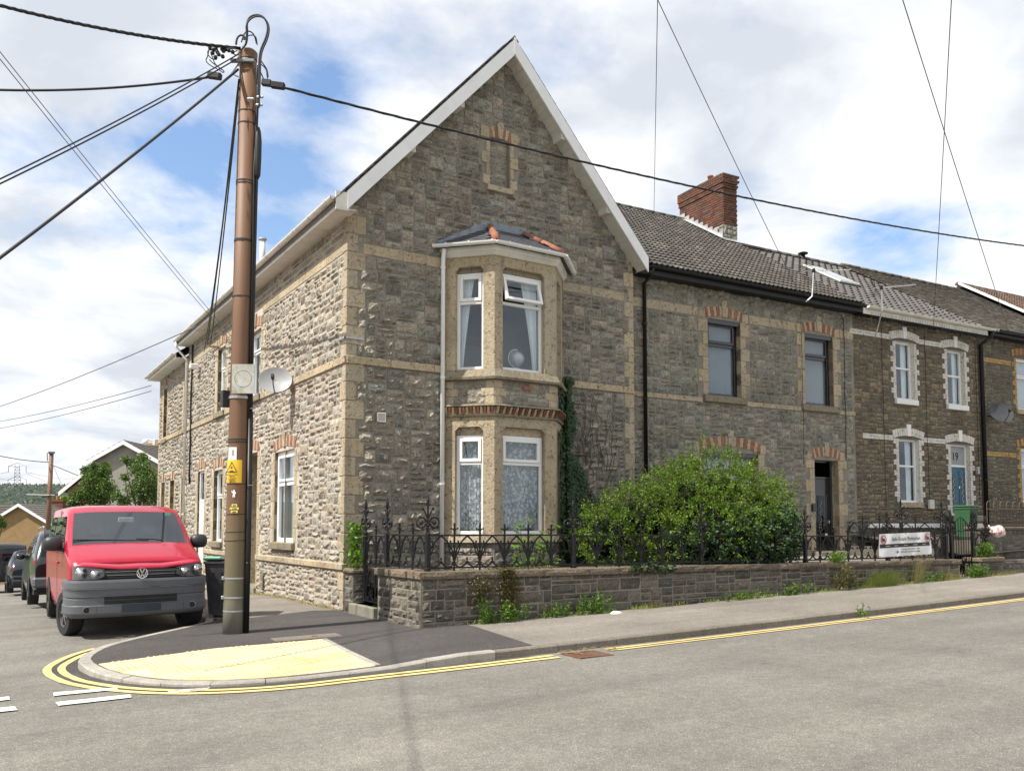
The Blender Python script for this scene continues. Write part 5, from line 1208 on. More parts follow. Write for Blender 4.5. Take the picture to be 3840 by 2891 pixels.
gutter(h17, TP(.42, -.40, 7.44), TP(7.52, -.40, 7.43), 'black_paint', -TW.N, .062)
m = MB(); q = [TP(.0, -.33, 7.26), TP(7.5, -.33, 7.26), TP(7.5, -.31, 7.26), TP(.0, -.31, 7.26)]; m.hexa(q, [p + Vector((0, 0, .2)) for p in q]); q = [TP(.0, -.31, 7.27), TP(7.5, -.31, 7.27), TP(7.5, .0, 7.27), TP(.0, .0, 7.27)]; m.hexa(q, [p + Vector((0, 0, .02)) for p in q]); m.build('eaves_board', 'black_paint', h17)
pipe(h17, [TP(.5, -.40, 7.40), TP(.5, -.33, 7.25), TP(.5, -.08, 7.12), TP(.5, -.08, 1.0)], 'black_paint', .045, clips=[tuple(TP(.5, -.08, z)) for z in (6.2, 4.5, 3.0)])
# chimney: stone foot, brick stack laid brick by brick
ch = put(bpy.data.objects.new('chimney', None), TM(7.15, 4.4, 10.2), h17)
s0, s1, D0, D1_ = 7.14, 7.72, 4.42, 6.48
m = MB(); q = lambda z, e=0: [TP(s0 + e, D0 + e, z), TP(s1 - e, D0 + e, z), TP(s1 - e, D1_ - e, z), TP(s0 + e, D1_ - e, z)]; m.hexa(q(9.5, .015), q(12.72, .015)); m.build('core', 'mortar', ch)
CL = Wall(TP(s0, D1_, 0), -TA - math.pi / 2); CF = Wall(TP(s0, D0, 0), -TA)
cs = Stones(); rr = random.Random(4); LL = D1_ - D0
def chl(z): return (max(0, LL - max(.0, (z - 10.15) / .646) - .25), LL)
cs.add(CL, stone_layout(10.1, 11.08, chl, [], rr, .13, .2, .2, .4), 'terrace_stone', .02, .008); cs.add(CF, stone_layout(10.0, 11.08, lambda z: (.0, s1 - s0), [], rr, .13, .2, .18, .3), 'terrace_stone', .02, .008); cs.build(ch, 100, 2)
bc = {}
for W_b, Lb in ((CL, LL), (CF, s1 - s0)):
    for row in range(21):
        z = 11.1 + row * .0765; outd = .0 if row < 15 else (.03 if row < 17 else .055); off = (row % 2) * .1125; u = -off
        if row > 18 and W_b is CL: continue_mask = True
        while u < Lb - .03:
            a, b_ = max(u, 0), min(u + .218, Lb)
            if b_ - a > .05 and not (W_b is CL and z < 10.3 + (LL - b_) * .646 + .1):
                a2 = a - (outd if a == 0 else 0); b2 = b_ + (outd if b_ == Lb else 0)
                W2 = max(.05, round(b2 - a2, 2)); key = (W2, row > 14)
                if key not in bc: m = MB(); m.bbox(-W2 / 2, W2 / 2, -.012, .08, .0, .066, .005); bc[key] = m.mesh('brick', 'chimney_brick')
                inst('brick', bc[key], W_b.at((a2 + b2) / 2, z, outd + rr.uniform(-.003, .003)) @ Matrix.Rotation(rr.uniform(-.01, .01), 4, 'Y'), ch)
            u += .225
m = MB(); m.hexa([TP(s0 - .04, D0 - .04, 12.70), TP(s1 + .04, D0 - .04, 12.70), TP(s1 + .04, D1_ + .04, 12.70), TP(s0 - .04, D1_ + .04, 12.70)], [p for p in (TP(s0 + .08, D0 + .08, 12.78), TP(s1 - .08, D0 + .08, 12.78), TP(s1 - .08, D1_ - .08, 12.78), TP(s0 + .08, D1_ - .08, 12.78))]); m.build('flaunching', 'mortar', ch)
m = MB(); m.smooth = True; m.lathe([(.09, 0), (.085, .2), (.10, .21), (.10, .25), (.07, .25), (.07, .1)], 14); m.build('chimney_pot', 'terracotta', ch, TM(7.43, 5.3, 12.74))
# stepped lead flashing along the foot
for k in range(9):
    D = 4.5 + k * .22; z = 7.5 + .646 * (D + .3) + .06; m = MB(); m.box(-.13, .13, -.03, .0, -.02, .19); m.build('flashing_step', 'aluminium', ch, CL.at(LL - (D - D0) - .05, z, .03))
m = MB(); q = [TP(s0 - .28, 4.1, 10.40), TP(s1 + .1, 4.05, 10.39), TP(s1 + .1, 4.42, 10.62), TP(s0 - .05, 4.42, 10.62)]; m.add([p + Vector((0, 0, .035)) for p in q], [(0, 1, 2, 3)]); q = [TP(s0 - .30, 4.1, 10.40), TP(s0 - .02, 4.3, 10.53), TP(s0 - .02, 6.3, 11.80), TP(s0 - .22, 6.3, 11.80)]; m.add([p + Vector((0, 0, .05)) for p in q], [(0, 1, 2, 3)]); m.build('flashing_apron', 'aluminium', ch)
# ---- number 19, white painted brick dressings
h19 = thing('terraced_house', 'dark brown stone terraced house with white painted window surrounds and teal door', 'house', TM(7.5, 0, .5))
B1 = (9.20, 9.98, 5.14, 6.76, .14); B2 = (11.46, 12.26, 5.14, 6.74, .14); B3 = (9.22, 10.08, 2.30, 4.04, .14); B4 = (11.5, 12.38, 1.95, 4.0, .14)
rf19, zr19 = terrace_body(h19, 7.5, 12.95, [B1, B2, B3, B4], 'dark_mortar', .62, 7.50, 4.8, reveal='white_brick')
hs = []
def brick_jambs(H, parent, mat, z0=None, wl=(.11, .215), d=.02):
    z = z0 if z0 is not None else H[2]; k = 0
    while z < H[3] - .03:
        hh = min(.145, H[3] - z)
        for q in range(2):
            zz2 = z + q * hh / 2; w = wl[k % 2]
            block(TW, H[0] - w, H[0] - .002, zz2 + .002, zz2 + hh / 2 - .002, -.05, d, mat, parent, 'brick', .006); block(TW, H[1] + .002, H[1] + w, zz2 + .002, zz2 + hh / 2 - .002, -.05, d, mat, parent, 'brick', .006)
        z += .145; k += 1
for H in (B1, B2, B3, B4):
    brick_jambs(H, h19, 'white_brick'); arch(TW, H[0] - .20, H[1] + .20, H[3] + .005, .09, .215, 13, h19, mats=('white_brick', 'white_brick'), key_mat='white_paint', d=.02, key_h=.10, keyn=1)
    hs += [(H[0] - .23, H[1] + .23, H[2] - (.14 if H is not B4 else 1), H[3] + .0), (H[0] - .24, H[1] + .24, H[3], H[3] + .27)]
for H in (B1, B2, B3): block(TW, H[0] - .08, H[1] + .08, H[2] - .15, H[2] - .004, -.13, .08, 'white_paint' if H is not B3 else 'dressed_stone', h19, 'sill', .012)
def brick_band(parent, a, b_, z, mat, rows=2):
    for q in range(rows):
        u = a + (.11 if q % 2 else 0)
        if q % 2: block(TW, a, a + .107, z + q * .072, z + q * .072 + .068, -.05, .018, mat, parent, 'brick', .006)
        while u < b_ - .02: w = min(.222, b_ - u); block(TW, u, u + w - .004, z + q * .072, z + q * .072 + .068, -.05, .018, mat, parent, 'brick', .006); u += .222
for a, b_ in ((7.36, B1[0] - .22), (B1[1] + .22, B2[0] - .22)): brick_band(h19, a, b_, 6.76, 'white_brick'); 
for a, b_ in ((7.78, B3[0] - .22), (B3[1] + .22, B4[0] - .22)): brick_band(h19, a, b_, 3.98, 'white_brick')
hs += [(7.36, B2[0], 6.75, 6.91), (7.78, B4[0], 3.97, 4.13)]
r = random.Random(41); s19 = Stones(); s19.add(TW, stone_layout(1.75, 7.45, lambda z: (7.48, 12.92), hs, r, .07, .17, .14, .38, .016), 'brown_stone', .034, .016); s19.build(h19, 300, 9)
block(TW, 7.9, 12.9, 1.60, 1.72, -.1, .06, 'white_paint', h19, 'plinth_band')
window(TW, *B1[:4], h19, rec=.10, fw=.055, transom=6.02, curtain=cur_pair, sash_top=False); window(TW, *B2[:4], h19, rec=.10, fw=.055, transom=6.0, curtain=cur_pair, sash_top=False); window(TW, *B3[:4], h19, rec=.10, fw=.055, transom=3.30, curtain=cur_pair, sash_top=False)
m = MB(); frame_mesh(m, 0, .88, 0, 2.05, .055, 0, .07); m.box(.055, .825, .001, .065, 1.40, 1.46); dd = m.build('front_door', 'white_upvc', h19, TW.at(B4[0], B4[2], -.10))
m = MB(); m.bbox(.06, .82, .012, .05, .03, 1.395, .006)
for (a, b_) in ((.12, .36), (.52, .76)): m.bbox(a, b_, -.004, .0125, .10, 1.30, .012)
m.build('door_leaf', 'teal_paint', dd, WM[dd.name])
m = MB(); m.smooth = False
for cx in (.24, .64):
    m.box(cx - .065, cx + .065, -.008, -.0045, .35, 1.12); m.prism([(cx + math.cos(rad(a)) * .065, 1.12 + math.sin(rad(a)) * .065) for a in range(0, 181, 20)], -.008, -.0045, lambda p: (p[0], p[2], p[1]))
m.build('glazed_panel', 'tinted_glass', dd, WM[dd.name], 'stuff'); m = MB()
for cx in (.24, .64):
    for z in [.45 + .16 * k for k in range(5)]: m.tube([(cx, -.011, z - .08), (cx + .04, -.011, z - .04), (cx - .04, -.011, z + .04), (cx, -.011, z + .08)], .005, 4)
m.build('leaded_pattern', 'sticker_white', dd, WM[dd.name], 'stuff'); m = MB(); m.tube([(.44, -.01, .86), (.44, -.05, .84), (.44, -.05, .78), (.44, -.01, .76)], .012, 6); m.build('door_knocker', 'chrome', dd, WM[dd.name])
m = MB(); m.box(.06, .82, .03, .036, 1.46, 1.99); fp = m.build('fanlight', 'grey_fanlight' if False else 'grey_dish', dd, WM[dd.name]); text('house_number', '19', .32, 'ink_black', dd, WM[dd.name] @ Matrix.Translation((.40, .026, 1.70)), bold=.006)
block(TW, B4[0] - .1, B4[1] + .1, 1.78, 1.94, -.2, .3, 'gate_sill', h19, 'door_step')
for u in (11.22, 12.62): m = MB(); m.bbox(-.03, .03, -.10, 0, 0, .22, .01); m.build('wall_light', 'galvanised', h19, TW.at(u, 3.15, .03))
m = MB(); m.bbox(0, .2, -.08, 0, 0, .26, .01); m.build('meter_box', 'dirty_white', h19, TW.at(10.36, 2.12, .03))
skp = [(1.86, 3.3), (2.72, 3.3), (2.72, 4.9), (1.86, 4.9)]
roof_tiles(rf19, 7.44, 12.98, 7.46, .62, 4.8, .30, .315, roll_geo(.30, .315, 1, .038, square=False), 'tile_grey', 300, variants=1)
ridge(rf19, 7.7, 12.9, 4.8, zr19 + .02, 'tile_grey', .10)
# open roof window
aN = math.atan(.62); rw = put(bpy.data.objects.new('roof_window', None), TM(9.15, 1.75, 7.46 + .62 * 2.05 + .08) @ Matrix.Rotation(aN, 4, 'X'), h19)
m = MB(); m.box(0, .95, 0, 1.75, -.06, .03); m.build('flashing', 'tile_grey', rw, WM[rw.name]); m = MB(); m.box(.05, .90, .05, 1.70, .031, .07); m.build('frame', 'sticker_white', rw, WM[rw.name]); m = MB(); m.box(.11, .84, .11, 1.64, .071, .085); m.build('pane', 'roof_glass', rw, WM[rw.name])
m = MB(); m.smooth = True; m.lathe([(.07, 0), (.07, .12), (.16, .13), (.17, .16), (.10, .19), (.01, .2)], 14); m.build('roof_cowl', 'black_paint', h19, TM(11.0, 4.75, zr19 + .02))
gutter(h19, TP(7.62, -.40, 7.44), TP(13.28, -.40, 7.43), 'dirty_white', -TW.N, .066); m = MB(); q = [TP(7.52, -.33, 7.24), TP(12.95, -.33, 7.24), TP(12.95, -.31, 7.24), TP(7.52, -.31, 7.24)]; m.hexa(q, [p + Vector((0, 0, .2)) for p in q]); m.build('eaves_board', 'dirty_white', h19)
m = MB(); q = [TP(7.52, -.31, 7.25), TP(12.95, -.31, 7.25), TP(12.95, .0, 7.25), TP(7.52, .0, 7.25)]; m.hexa(q, [p + Vector((0, 0, .02)) for p in q]); m.build('soffit', 'black_paint', h19)
# icicle lights hanging from the gutter
m = MB(); rr = random.Random(2); u = 7.8
while u < 13.0:
    l = rr.uniform(.12, .38); m.tube([TP(u, -.36, 7.30), TP(u + rr.uniform(-.02, .02), -.36, 7.30 - l)], .0035, 3)
    for k in range(int(l / .07)): m.ball(TP(u, -.36, 7.28 - k * .07), .011, 4, 3)
    u += rr.uniform(.06, .13)
tag(m.build('icicle_lights', 'wire_grey', None, None), 'unlit icicle light string hanging below the white gutter', 'light string', None, 'stuff')
# ---- next house, yellow brick dressings, and one more roof beyond
h21 = thing('terraced_house', 'brown stone terraced house with yellow brick window edges at the end of the view', 'house', TM(12.95, 0, .6))
D_1 = (14.86, 16.1, 5.22, 6.84, .14); D_2 = (14.95, 16.3, 2.36, 4.04, .14)
rf21, zr21 = terrace_body(h21, 12.95, 19.5, [D_1, D_2], 'dark_mortar', .635, 7.50, 4.8, reveal='yellow_brick')
hs = []
for H in (D_1, D_2):
    brick_jambs(H, h21, 'yellow_brick'); arch(TW, H[0] - .18, H[1] + .18, H[3] + .005, .10, .215, 15, h21, mats=('yellow_brick', 'red_brick'), key_mat=None, d=.02)
    hs += [(H[0] - .23, H[1] + .23, H[2] - .14, H[3]), (H[0] - .22, H[1] + .22, H[3], H[3] + .26)]; block(TW, H[0] - .08, H[1] + .08, H[2] - .15, H[2] - .004, -.13, .08, 'dressed_stone', h21, 'sill', .012)
    window(TW, *H[:4], h21, rec=.10, fw=.06, transom=H[3] - .6, curtain=cur_net)
brick_band(h21, 13.0, 14.6, 6.54, 'yellow_brick'); brick_band(h21, 13.05, 14.7, 3.72, 'yellow_brick'); hs += [(13, 14.65, 6.53, 6.69), (13, 14.75, 3.71, 3.87)]
r = random.Random(51); s21 = Stones(); s21.add(TW, stone_layout(1.75, 7.45, lambda z: (13.0, 17.5), hs, r, .07, .16, .14, .36, .016), 'olive_stone', .030, .014); s21.build(h21, 300, 9)
roof_tiles(rf21, 12.95, 19.5, 7.48, .635, 4.8, .22, .17, slate_geo(.22, .17, .014, 1.4, .015), 'tile_mossy', 300, 'slate', stagger=.5, jitter=.006, variants=3)
ridge(rf21, 12.95, 19.4, 4.8, zr21 + .02, 'tile_mossy', .09)
m = MB(); q = [TP(12.97, -.33, 7.28), TP(19.5, -.33, 7.28), TP(19.5, -.29, 7.28), TP(12.97, -.29, 7.28)]; m.hexa(q, [p + Vector((0, 0, .2)) for p in q]); q = [TP(12.97, -.29, 7.29), TP(19.5, -.29, 7.29), TP(19.5, .0, 7.29), TP(12.97, .0, 7.29)]; m.hexa(q, [p + Vector((0, 0, .02)) for p in q]); m.build('eaves_board', 'black_paint', h21); gutter(h21, TP(13.2, -.40, 7.42), TP(19.5, -.40, 7.42), 'black_paint', -TW.N, .062)
pipe(h21, [TP(13.1, -.40, 7.38), TP(13.08, -.33, 7.2), TP(12.98, -.09, 7.0), TP(12.98, -.09, 1.6)], 'black_paint', .06, clips=[tuple(TP(12.98, -.09, z)) for z in (6.0, 4.6, 3.0)])
h23 = thing('terraced_house', 'furthest terraced house, only its reddish brown tiled roof in view behind the grey slates', 'house', TM(19.5, 0, .8))
rf23, zr23 = terrace_body(h23, 19.5, 27.0, [], 'dark_mortar', .655, 7.6, 4.8)
roof_tiles(rf23, 19.5, 27.0, 7.60, .655, 4.8, .33, .34, roll_geo(.33, .34, 2, .035), 'tile_red', 250, variants=1, dz=.03); ridge(rf23, 19.5, 26.9, 4.8, zr23 + .04, 'tile_red')
m = MB(); q = [TP(19.40, -.2, 7.62), TP(19.56, -.2, 7.62), TP(19.56, 4.7, 10.92), TP(19.40, 4.7, 10.92)]; m.add(q + [p + Vector((0, 0, .09)) for p in q], [(4, 5, 6, 7), (0, 4, 7, 3), (1, 2, 6, 5), (0, 1, 5, 4)]); m.build('verge_mortar', 'white_paint', h23)
# pole-mounted television aerials
def aerial(label, base, bend, top, dirv):
    t = thing('television_aerial', label, 'aerial', MX(base), 'television aerials on the terrace eaves'); I = WM[t.name]; inv = lambda p: Vector(p)
    m = MB(); m.tube([base, bend, top], .018, 6); m.build('mast', 'aluminium', t); d = Vector(dirv).normalized(); p0 = Vector(top) + Vector((0, 0, -.05)); s_ = d.cross(Vector((0, 0, 1)))
    m = MB(); m.tube([p0 - d * .25, p0 + d * 1.15], .009, 5); m.build('boom', 'aluminium', t)
    for k in range(9):
        l = .16 - k * .008; c = p0 + d * (.1 + k * .12); m = MB(); m.tube([c - s_ * l, c + s_ * l], .004, 4); m.build('director', 'aluminium', t)
    for k in (-1, 1):
        m = MB()
        for q in range(4): a = p0 - d * .22 + Vector((0, 0, k * (.03 + q * .055))); m.tube([a - s_ * .22, a + s_ * .22], .006, 4)
        m.tube([p0 - d * .2, p0 - d * .24 + Vector((0, 0, k * .22))], .006, 4); m.build('reflector', 'black_paint', t)
    m = MB(); m.bbox(-.04, .04, -.03, .03, -.05, .05, .01); m.build('junction_box', 'black_paint', t, MX(p0)); return t
def tp(x, y, D): q = hit(x, y, TW.N, TO - TW.N * D); return q
aerial('thin aluminium aerial on a bent mast above the black gutter', tuple(tp(3022, 1132, -.42)), tuple(tp(3045, 1112, -.50)), tuple(tp(3051, 1008, -.5)), (1, -.25, .12))
aerial('taller aluminium aerial rising past the white gutter from the white brick band', tuple(tp(3283, 1262, -.10)), tuple(tp(3308, 1165, -.52)), tuple(tp(3305, 1072, -.55)), (1, -.25, .16))
# ------------------------------------------------------------------ front garden wall, coping, stub pier
gw = thing('garden_wall', 'low dark rubble stone garden wall with flat coping running along the pavement', 'wall', MX((5.5, 11.1, .2)))
GWF = Wall((5.50, 11.10, 0), 0); GWL = Wall((5.50, 12.62, 0), -math.pi / 2); GX1 = 19.45
def ct(x): return 1.005 - .0088 * (x - 5.5)           # top of the coping
m = MB(); zb_ = lambda x: .0175 * x
m.hexa([(5.5, 11.10, 0), (GX1, 11.10, .2), (GX1, 11.46, .2), (5.5, 11.46, 0)], [(5.5, 11.10, ct(5.5) - .10), (GX1, 11.10, ct(GX1) - .12), (GX1, 11.46, ct(GX1) - .12), (5.5, 11.46, ct(5.5) - .10)])
m.hexa([(5.5, 11.461, 0), (5.86, 11.461, 0), (5.86, 12.62, 0), (5.5, 12.62, 0)], [(5.5, 11.461, .905), (5.86, 11.461, .905), (5.86, 12.62, .905), (5.5, 12.62, .905)]); m.build('wall_core', 'mortar', gw)
gs = Stones(); r = random.Random(61)
lay = []
for q in stone_layout(.12, .90, lambda z: (.02, 13.9), [], r, .09, .20, .22, .60, .014):
    (bl, br, tr, tl) = [list(p) for p in q]; xm = bl[0]; gnd_ = .0175 * (bl[0] + 5.5) + .06
    top = ct(5.5 + bl[0]) - .105 - (0.02 if bl[0] > 8 else 0)
    if tl[1] < gnd_ or bl[1] > top - .03: continue
    tl[1] = min(tl[1], top); tr[1] = min(tr[1], top); lay.append((bl, br, tr, tl))
gs.add(GWF, lay, 'garden_stone', .034, .016)
gs.add(GWL, stone_layout(.12, .90, lambda z: (.02, 1.52), [], r, .10, .20, .18, .44, .012), 'garden_stone', .026, .014); gs.build(gw, 300, 12)
rr = random.Random(9); x = 5.46; k = 0
while x < GX1:
    w = rr.uniform(.62, .95); x1_ = min(x + w, GX1 + .02)
    if GX1 - x1_ < .3: x1_ = GX1 + .02
    mb = MB(); stone_geo(mb, (0, 0), (x1_ - x - .008, 0), (x1_ - x - .008, .105), (0, .105), .012, .008, 4, 2, k + 50, d0=-.0, rim=.006)
    mb.bbox(.0, x1_ - x - .008, .0, .44 if x > 5.9 else .44, .0, .105, .008); mb.build('coping_stone', 'coping_stone', gw, MX((x, 11.05, ct(x) - .105)) @ Matrix.Rotation(.0088, 4, 'Y')); x = x1_; k += 1
for (ya, yb) in ((11.50, 12.02), (12.03, 12.66)):
    mb = MB(); stone_geo(mb, (0, 0), (yb - ya, 0), (yb - ya, .105), (0, .105), .012, .01, 4, 2, int(ya * 100), rim=.006); mb.bbox(0, yb - ya, 0, .44, 0, .105, .008); mb.build('coping_stone', 'coping_stone', gw, MX((5.45, yb, .90), -math.pi / 2))
stub = thing('gate_pier', 'short stone pier with rounded coping between the corner house and the iron side gate', 'pier', MX((5.5, 13.86, .2)))
m = MB(); m.box(5.5, 5.86, 13.68, 14.05, .1, .84); m.build('pier_core', 'mortar', stub); ss = Stones(); SL1 = Wall((5.5, 14.05, 0), -math.pi / 2); SF1 = Wall((5.5, 13.68, 0), 0)
ss.add(SL1, stone_layout(.18, .84, lambda z: (.0, .37), [], r, .13, .2, .16, .37, .012), 'garden_stone', .024, .01); ss.add(SF1, stone_layout(.18, .84, lambda z: (.0, .36), [], r, .13, .2, .36, .37, .012), 'garden_stone', .015, .006); ss.build(stub, 60, 3)
m = MB(); m.bbox(5.45, 5.92, 13.63, 14.05, .84, .95, .04); m.build('coping_stone', 'coping_stone', stub)
m = MB(); m.bbox(5.42, 5.80, 12.63, 13.67, .10, .37, .015); tag(m.build('gate_step', 'gate_sill', None), 'worn stone step under the iron side gate beside the corner house', 'step')
# second stretch of wall beyond the gate and the higher retaining wall at the right
w2 = thing('garden_wall', 'short dark stone wall stub with mossy coping right of the front gate', 'wall', MX((20.3, 11.1, .4))); W2 = Wall((20.32, 11.10, 0), 0)
m = MB(); m.box(20.32, 31, 11.10, 11.46, .3, .80); m.build('wall_core', 'dark_mortar', w2); s2 = Stones(); s2.add(W2, stone_layout(.44, .79, lambda z: (.0, 4), [], r, .12, .19, .2, .45), 'garden_stone', .02, .01); s2.build(w2, 80, 3)
m = MB(); m.bbox(20.28, 21.35, 11.04, 11.5, .80, .90, .015); m.build('coping_stone', 'coping_stone', w2)
w3 = thing('retaining_wall', 'higher dark stone retaining wall topped by a hooped railing at the far right', 'wall', MX((21.4, 11.7, .4))); W3 = Wall((21.3, 11.62, 0), 0)
m = MB(); m.box(21.3, 31, 11.62, 12.0, .3, 1.56); m.build('wall_core', 'dark_mortar', w3); s3 = Stones(); s3.add(W3, stone_layout(.5, 1.55, lambda z: (.0, 4), [], r, .10, .19, .2, .45), 'garden_stone', .02, .01); s3.build(w3, 120, 3)
m = MB(); m.bbox(21.26, 31, 11.56, 12.0, 1.56, 1.63, .015); m.build('coping_stone', 'coping_stone', w3)
# ------------------------------------------------------------------ cast iron railings and gates
def arc(cx, cz, r0, a0, a1, n=8): return [(cx + math.cos(rad(lerp(a0, a1, k / n))) * r0, 0, cz + math.sin(rad(lerp(a0, a1, k / n))) * r0) for k in range(n + 1)]
def tracery(w, hh=.48, th=.0145, thin=False):
    mb = MB(); c = w / 2; s_ = hh / .48
    for sg in (-1, 1):
        e = c + sg * c                                   # bar side
        P = lambda a, z: (c + sg * a * c, 0, z * s_)
        mb.tube([P(1, .08), P(.97, .16), P(.80, .27), P(.50, .37), P(.22, .43), P(0, .47)], th, 4)
        mb.tube([P(1.0, .13), P(.86, .22), P(.55, .30), P(.38, .33)] if False else [P(.92, .14), P(.62, .26), P(.52, .36)], th * .8, 4)
        mb.tube([P(.97, .10), P(.86, .18), P(.66, .222), P(.42, .225), P(.30, .21)], th, 4); mb.ball(P(.27, .215), .016, 5, 4); mb.ball(P(.30, .245), .012, 5, 4)
        mb.ball(P(.70, .385), .018, 5, 4); mb.tube([P(.60, .33), P(.70, .385)], th * .7, 4)
        mb.tube([P(1, .13), P(.98, .06), P(.78, .012), P(.48, .0), P(.20, .03), P(.03, .085)], th, 4)
    mb.tube([(c, 0, .05 * s_), (c, 0, .12 * s_)], .008, 4); mb.ball((c, 0, .125 * s_), .017, 5, 4, (1, 1, 1.3)); return mb
def fbar(h=.67, tip=.19, th=.016):
    mb = MB(); mb.tube([(0, 0, -.06), (0, 0, h - .03)], th, 4); z = h - tip
    mb.bbox(-.045, .045, -.012, .012, .115, .130, .003); mb.tube([(0, 0, z + .06), (-.03, 0, z + .10), (-.062, 0, z + .108)], .010, 4); mb.tube([(0, 0, z + .06), (.03, 0, z + .10), (.062, 0, z + .108)], .010, 4)
    mb.ball((-.058, 0, z + .105), .016, 5, 4); mb.ball((.058, 0, z + .105), .016, 5, 4); mb.ball((0, 0, h - .02), .021, 6, 5, (1, 1, 1.35)); return mb
def fpost(h=1.13, thick=.034, base=0):
    mb = MB(); mb.bbox(-thick, thick, -thick, thick, base, .55, .008); mb.bbox(-thick * 1.25, thick * 1.25, -thick * 1.25, thick * 1.25, base, base + .05, .008)
    mb.lathe([(thick * 1.3, .55), (thick * .8, .59), (.022, .66), (.030, .68), (.018, .70), (.014, h - .14)], 8)
    return mb
def scroll():
    mb = MB()
    for sg in (-1, 1):
        mb.tube([(sg * .018, 0, .73)] + [(sg * (.108 + math.cos(rad(a)) * .078), 0, .72 + math.sin(rad(a)) * .078) for a in range(150, -200, -25)] + [(sg * .05, 0, .70)], .013, 5)
        mb.ball((sg * .108, 0, .72), .036, 6, 5); mb.tube([(sg * .04, 0, .73), (sg * .108, 0, .72)], .01, 4)
        mb.tube([(sg * .01, 0, .78), (sg * .04, 0, .86), (sg * .08, 0, .92)], .010, 4); mb.ball((sg * .088, 0, .925), .022, 5, 4); mb.ball((sg * .085, 0, .62), .018, 5, 4)
    return mb
def finial(h=1.13):
    mb = MB(); z = h - .17
    for a in (0, 90, 180, 270):
        c, s_ = math.cos(rad(a)), math.sin(rad(a)); mb.tube([(0, 0, z), (c * .03, s_ * .03, z + .03), (c * .065, s_ * .065, z + .02)], [.014, .012, .004], 4)
    mb.lathe([(.012, z), (.026, z + .06), (.024, z + .10), (.003, z + .175)], 6); mb.ball((0, 0, z), .022, 6, 4); return mb
RM = {}
def rail_mesh(key, fn, mat='cast_iron'):
    if key not in RM: RM[key] = fn().mesh(key[0], mat)
    return RM[key]
def run(parent, a, b_, n, posts=(0,), z0=None, mat='cast_iron', scale=1.0, top=.53):
    # a run of n tracery units from a to b_ (3-D points on the base line)
    a, b_ = Vector(a), Vector(b_); d = b_ - a; Ls = math.hypot(d.x, d.y); th = math.atan2(d.y, d.x); w = Ls / n; sl = d.z / Ls; I = Matrix.Translation(a) @ Matrix.Rotation(th, 4, 'Z') @ Matrix(((1, 0, 0, 0), (0, 1, 0, 0), (sl, 0, 1, 0), (0, 0, 0, 1)))
    for nm, z in (('top_rail', top), ('bottom_rail', .045)):
        m = MB(); m.bbox(0, Ls, -.014, .014, z - .012, z + .012, .003); m.build(nm, mat, parent, I)
    tr = rail_mesh(('tracery', round(w, 2), mat), lambda: tracery(w), mat); fb = rail_mesh(('finial_bar', mat), lambda: fbar(.72, .19), mat)
    for k in range(n):
        inst('tracery', tr, I @ Matrix.Translation((w * k, 0, .055)), parent)
        if k and k not in posts: inst('finial_bar', fb, I @ Matrix.Translation((w * k, 0, 0)), parent)
def post(parent, p, th=0, h=1.13, base=0, mat='cast_iron'):
    I = MX(p, th); inst('post', rail_mesh(('post', h, base, mat), lambda: fpost(h, base=base), mat), I, parent); inst('scroll', rail_mesh(('scroll', mat), scroll, mat), I, parent); inst('finial', rail_mesh(('finial', h, mat), lambda: finial(h), mat), I, parent)
RY = 11.27
fr = thing('iron_railing', 'long black cast iron railing with pointed arch tracery along the front garden wall', 'railing', MX((5.7, RY, 1.0)))
def rp(x): return (x, RY, ct(x))
for x in (5.70, 8.38, 11.3, 14.2, 16.95, 19.22): post(fr, rp(x))
for a, b_ in ((5.70, 8.38), (8.38, 11.3), (11.3, 14.2), (14.2, 16.95), (16.95, 19.22)): run(fr, rp(a), rp(b_), 6 if b_ < 19 else 5)
sr = thing('iron_railing', 'short black iron railing on the return wall beside the side gate', 'railing', MX((5.7, 12.7, 1.0)))
run(sr, (5.70, 12.73, 1.0), (5.70, 11.30, 1.0), 3, z0=1.0); post(sr, (5.70, 12.73, 1.0), -math.pi / 2)
g1 = thing('side_gate', 'tall black iron garden gate standing shut on the stone step by the corner house', 'gate', MX((5.70, 13.62, .37)))
post(g1, (5.70, 13.62, 1.0), -math.pi / 2, base=-.63); run(g1, (5.70, 13.58, .97), (5.70, 12.78, .97), 2)
I = MX((5.70, 13.58, .37), -math.pi / 2)
for nm, z in (('bottom_rail', .03),): m = MB(); m.bbox(0, .80, -.014, .014, z - .014, z + .014, .003); m.build(nm, 'cast_iron', g1, I)
for x in (.012, .40, .788): m = MB(); m.bbox(x - .013, x + .013, -.013, .013, .03, .62, .003); m.build('stile', 'cast_iron', g1, I)
m = MB(); m.add([(0, 0, 0)], []);
tl_ = tracery(.40, .52); lowm = tl_.mesh('tracery', 'cast_iron')
for x in (0, .40): inst('tracery', lowm, I @ Matrix.Translation((x, 0, .06)), g1)
dv = thing('iron_railing', 'raised iron railing dividing two front gardens behind the banner', 'railing', MX((19.22, 11.3, 1.2)))
m = MB(); m.box(19.10, 19.34, 11.46, 13.95, .6, 1.14); m.build('dividing_wall', 'dark_mortar', dv); run(dv, (19.22, 13.95, 1.21), (19.22, 11.55, 1.19), 5, posts=(3,)); post(dv, (19.22, 12.4, 1.2), math.pi / 2); post(dv, (19.28, 11.40, 1.15), math.pi / 2, base=-.3)
g2 = thing('front_gate', 'arched black iron front gate with thin bars right of the banner', 'gate', MX((19.5, RY, .42)))
I = MX((19.42, RY, .46))
gw_ = .84
for nm, z in (('bottom_rail', .06), ('middle_rail', .52), ('top_rail', 1.08)): m = MB(); m.bbox(0, gw_, -.012, .012, z - .012, z + .012, .003); m.build(nm, 'cast_iron', g2, I)
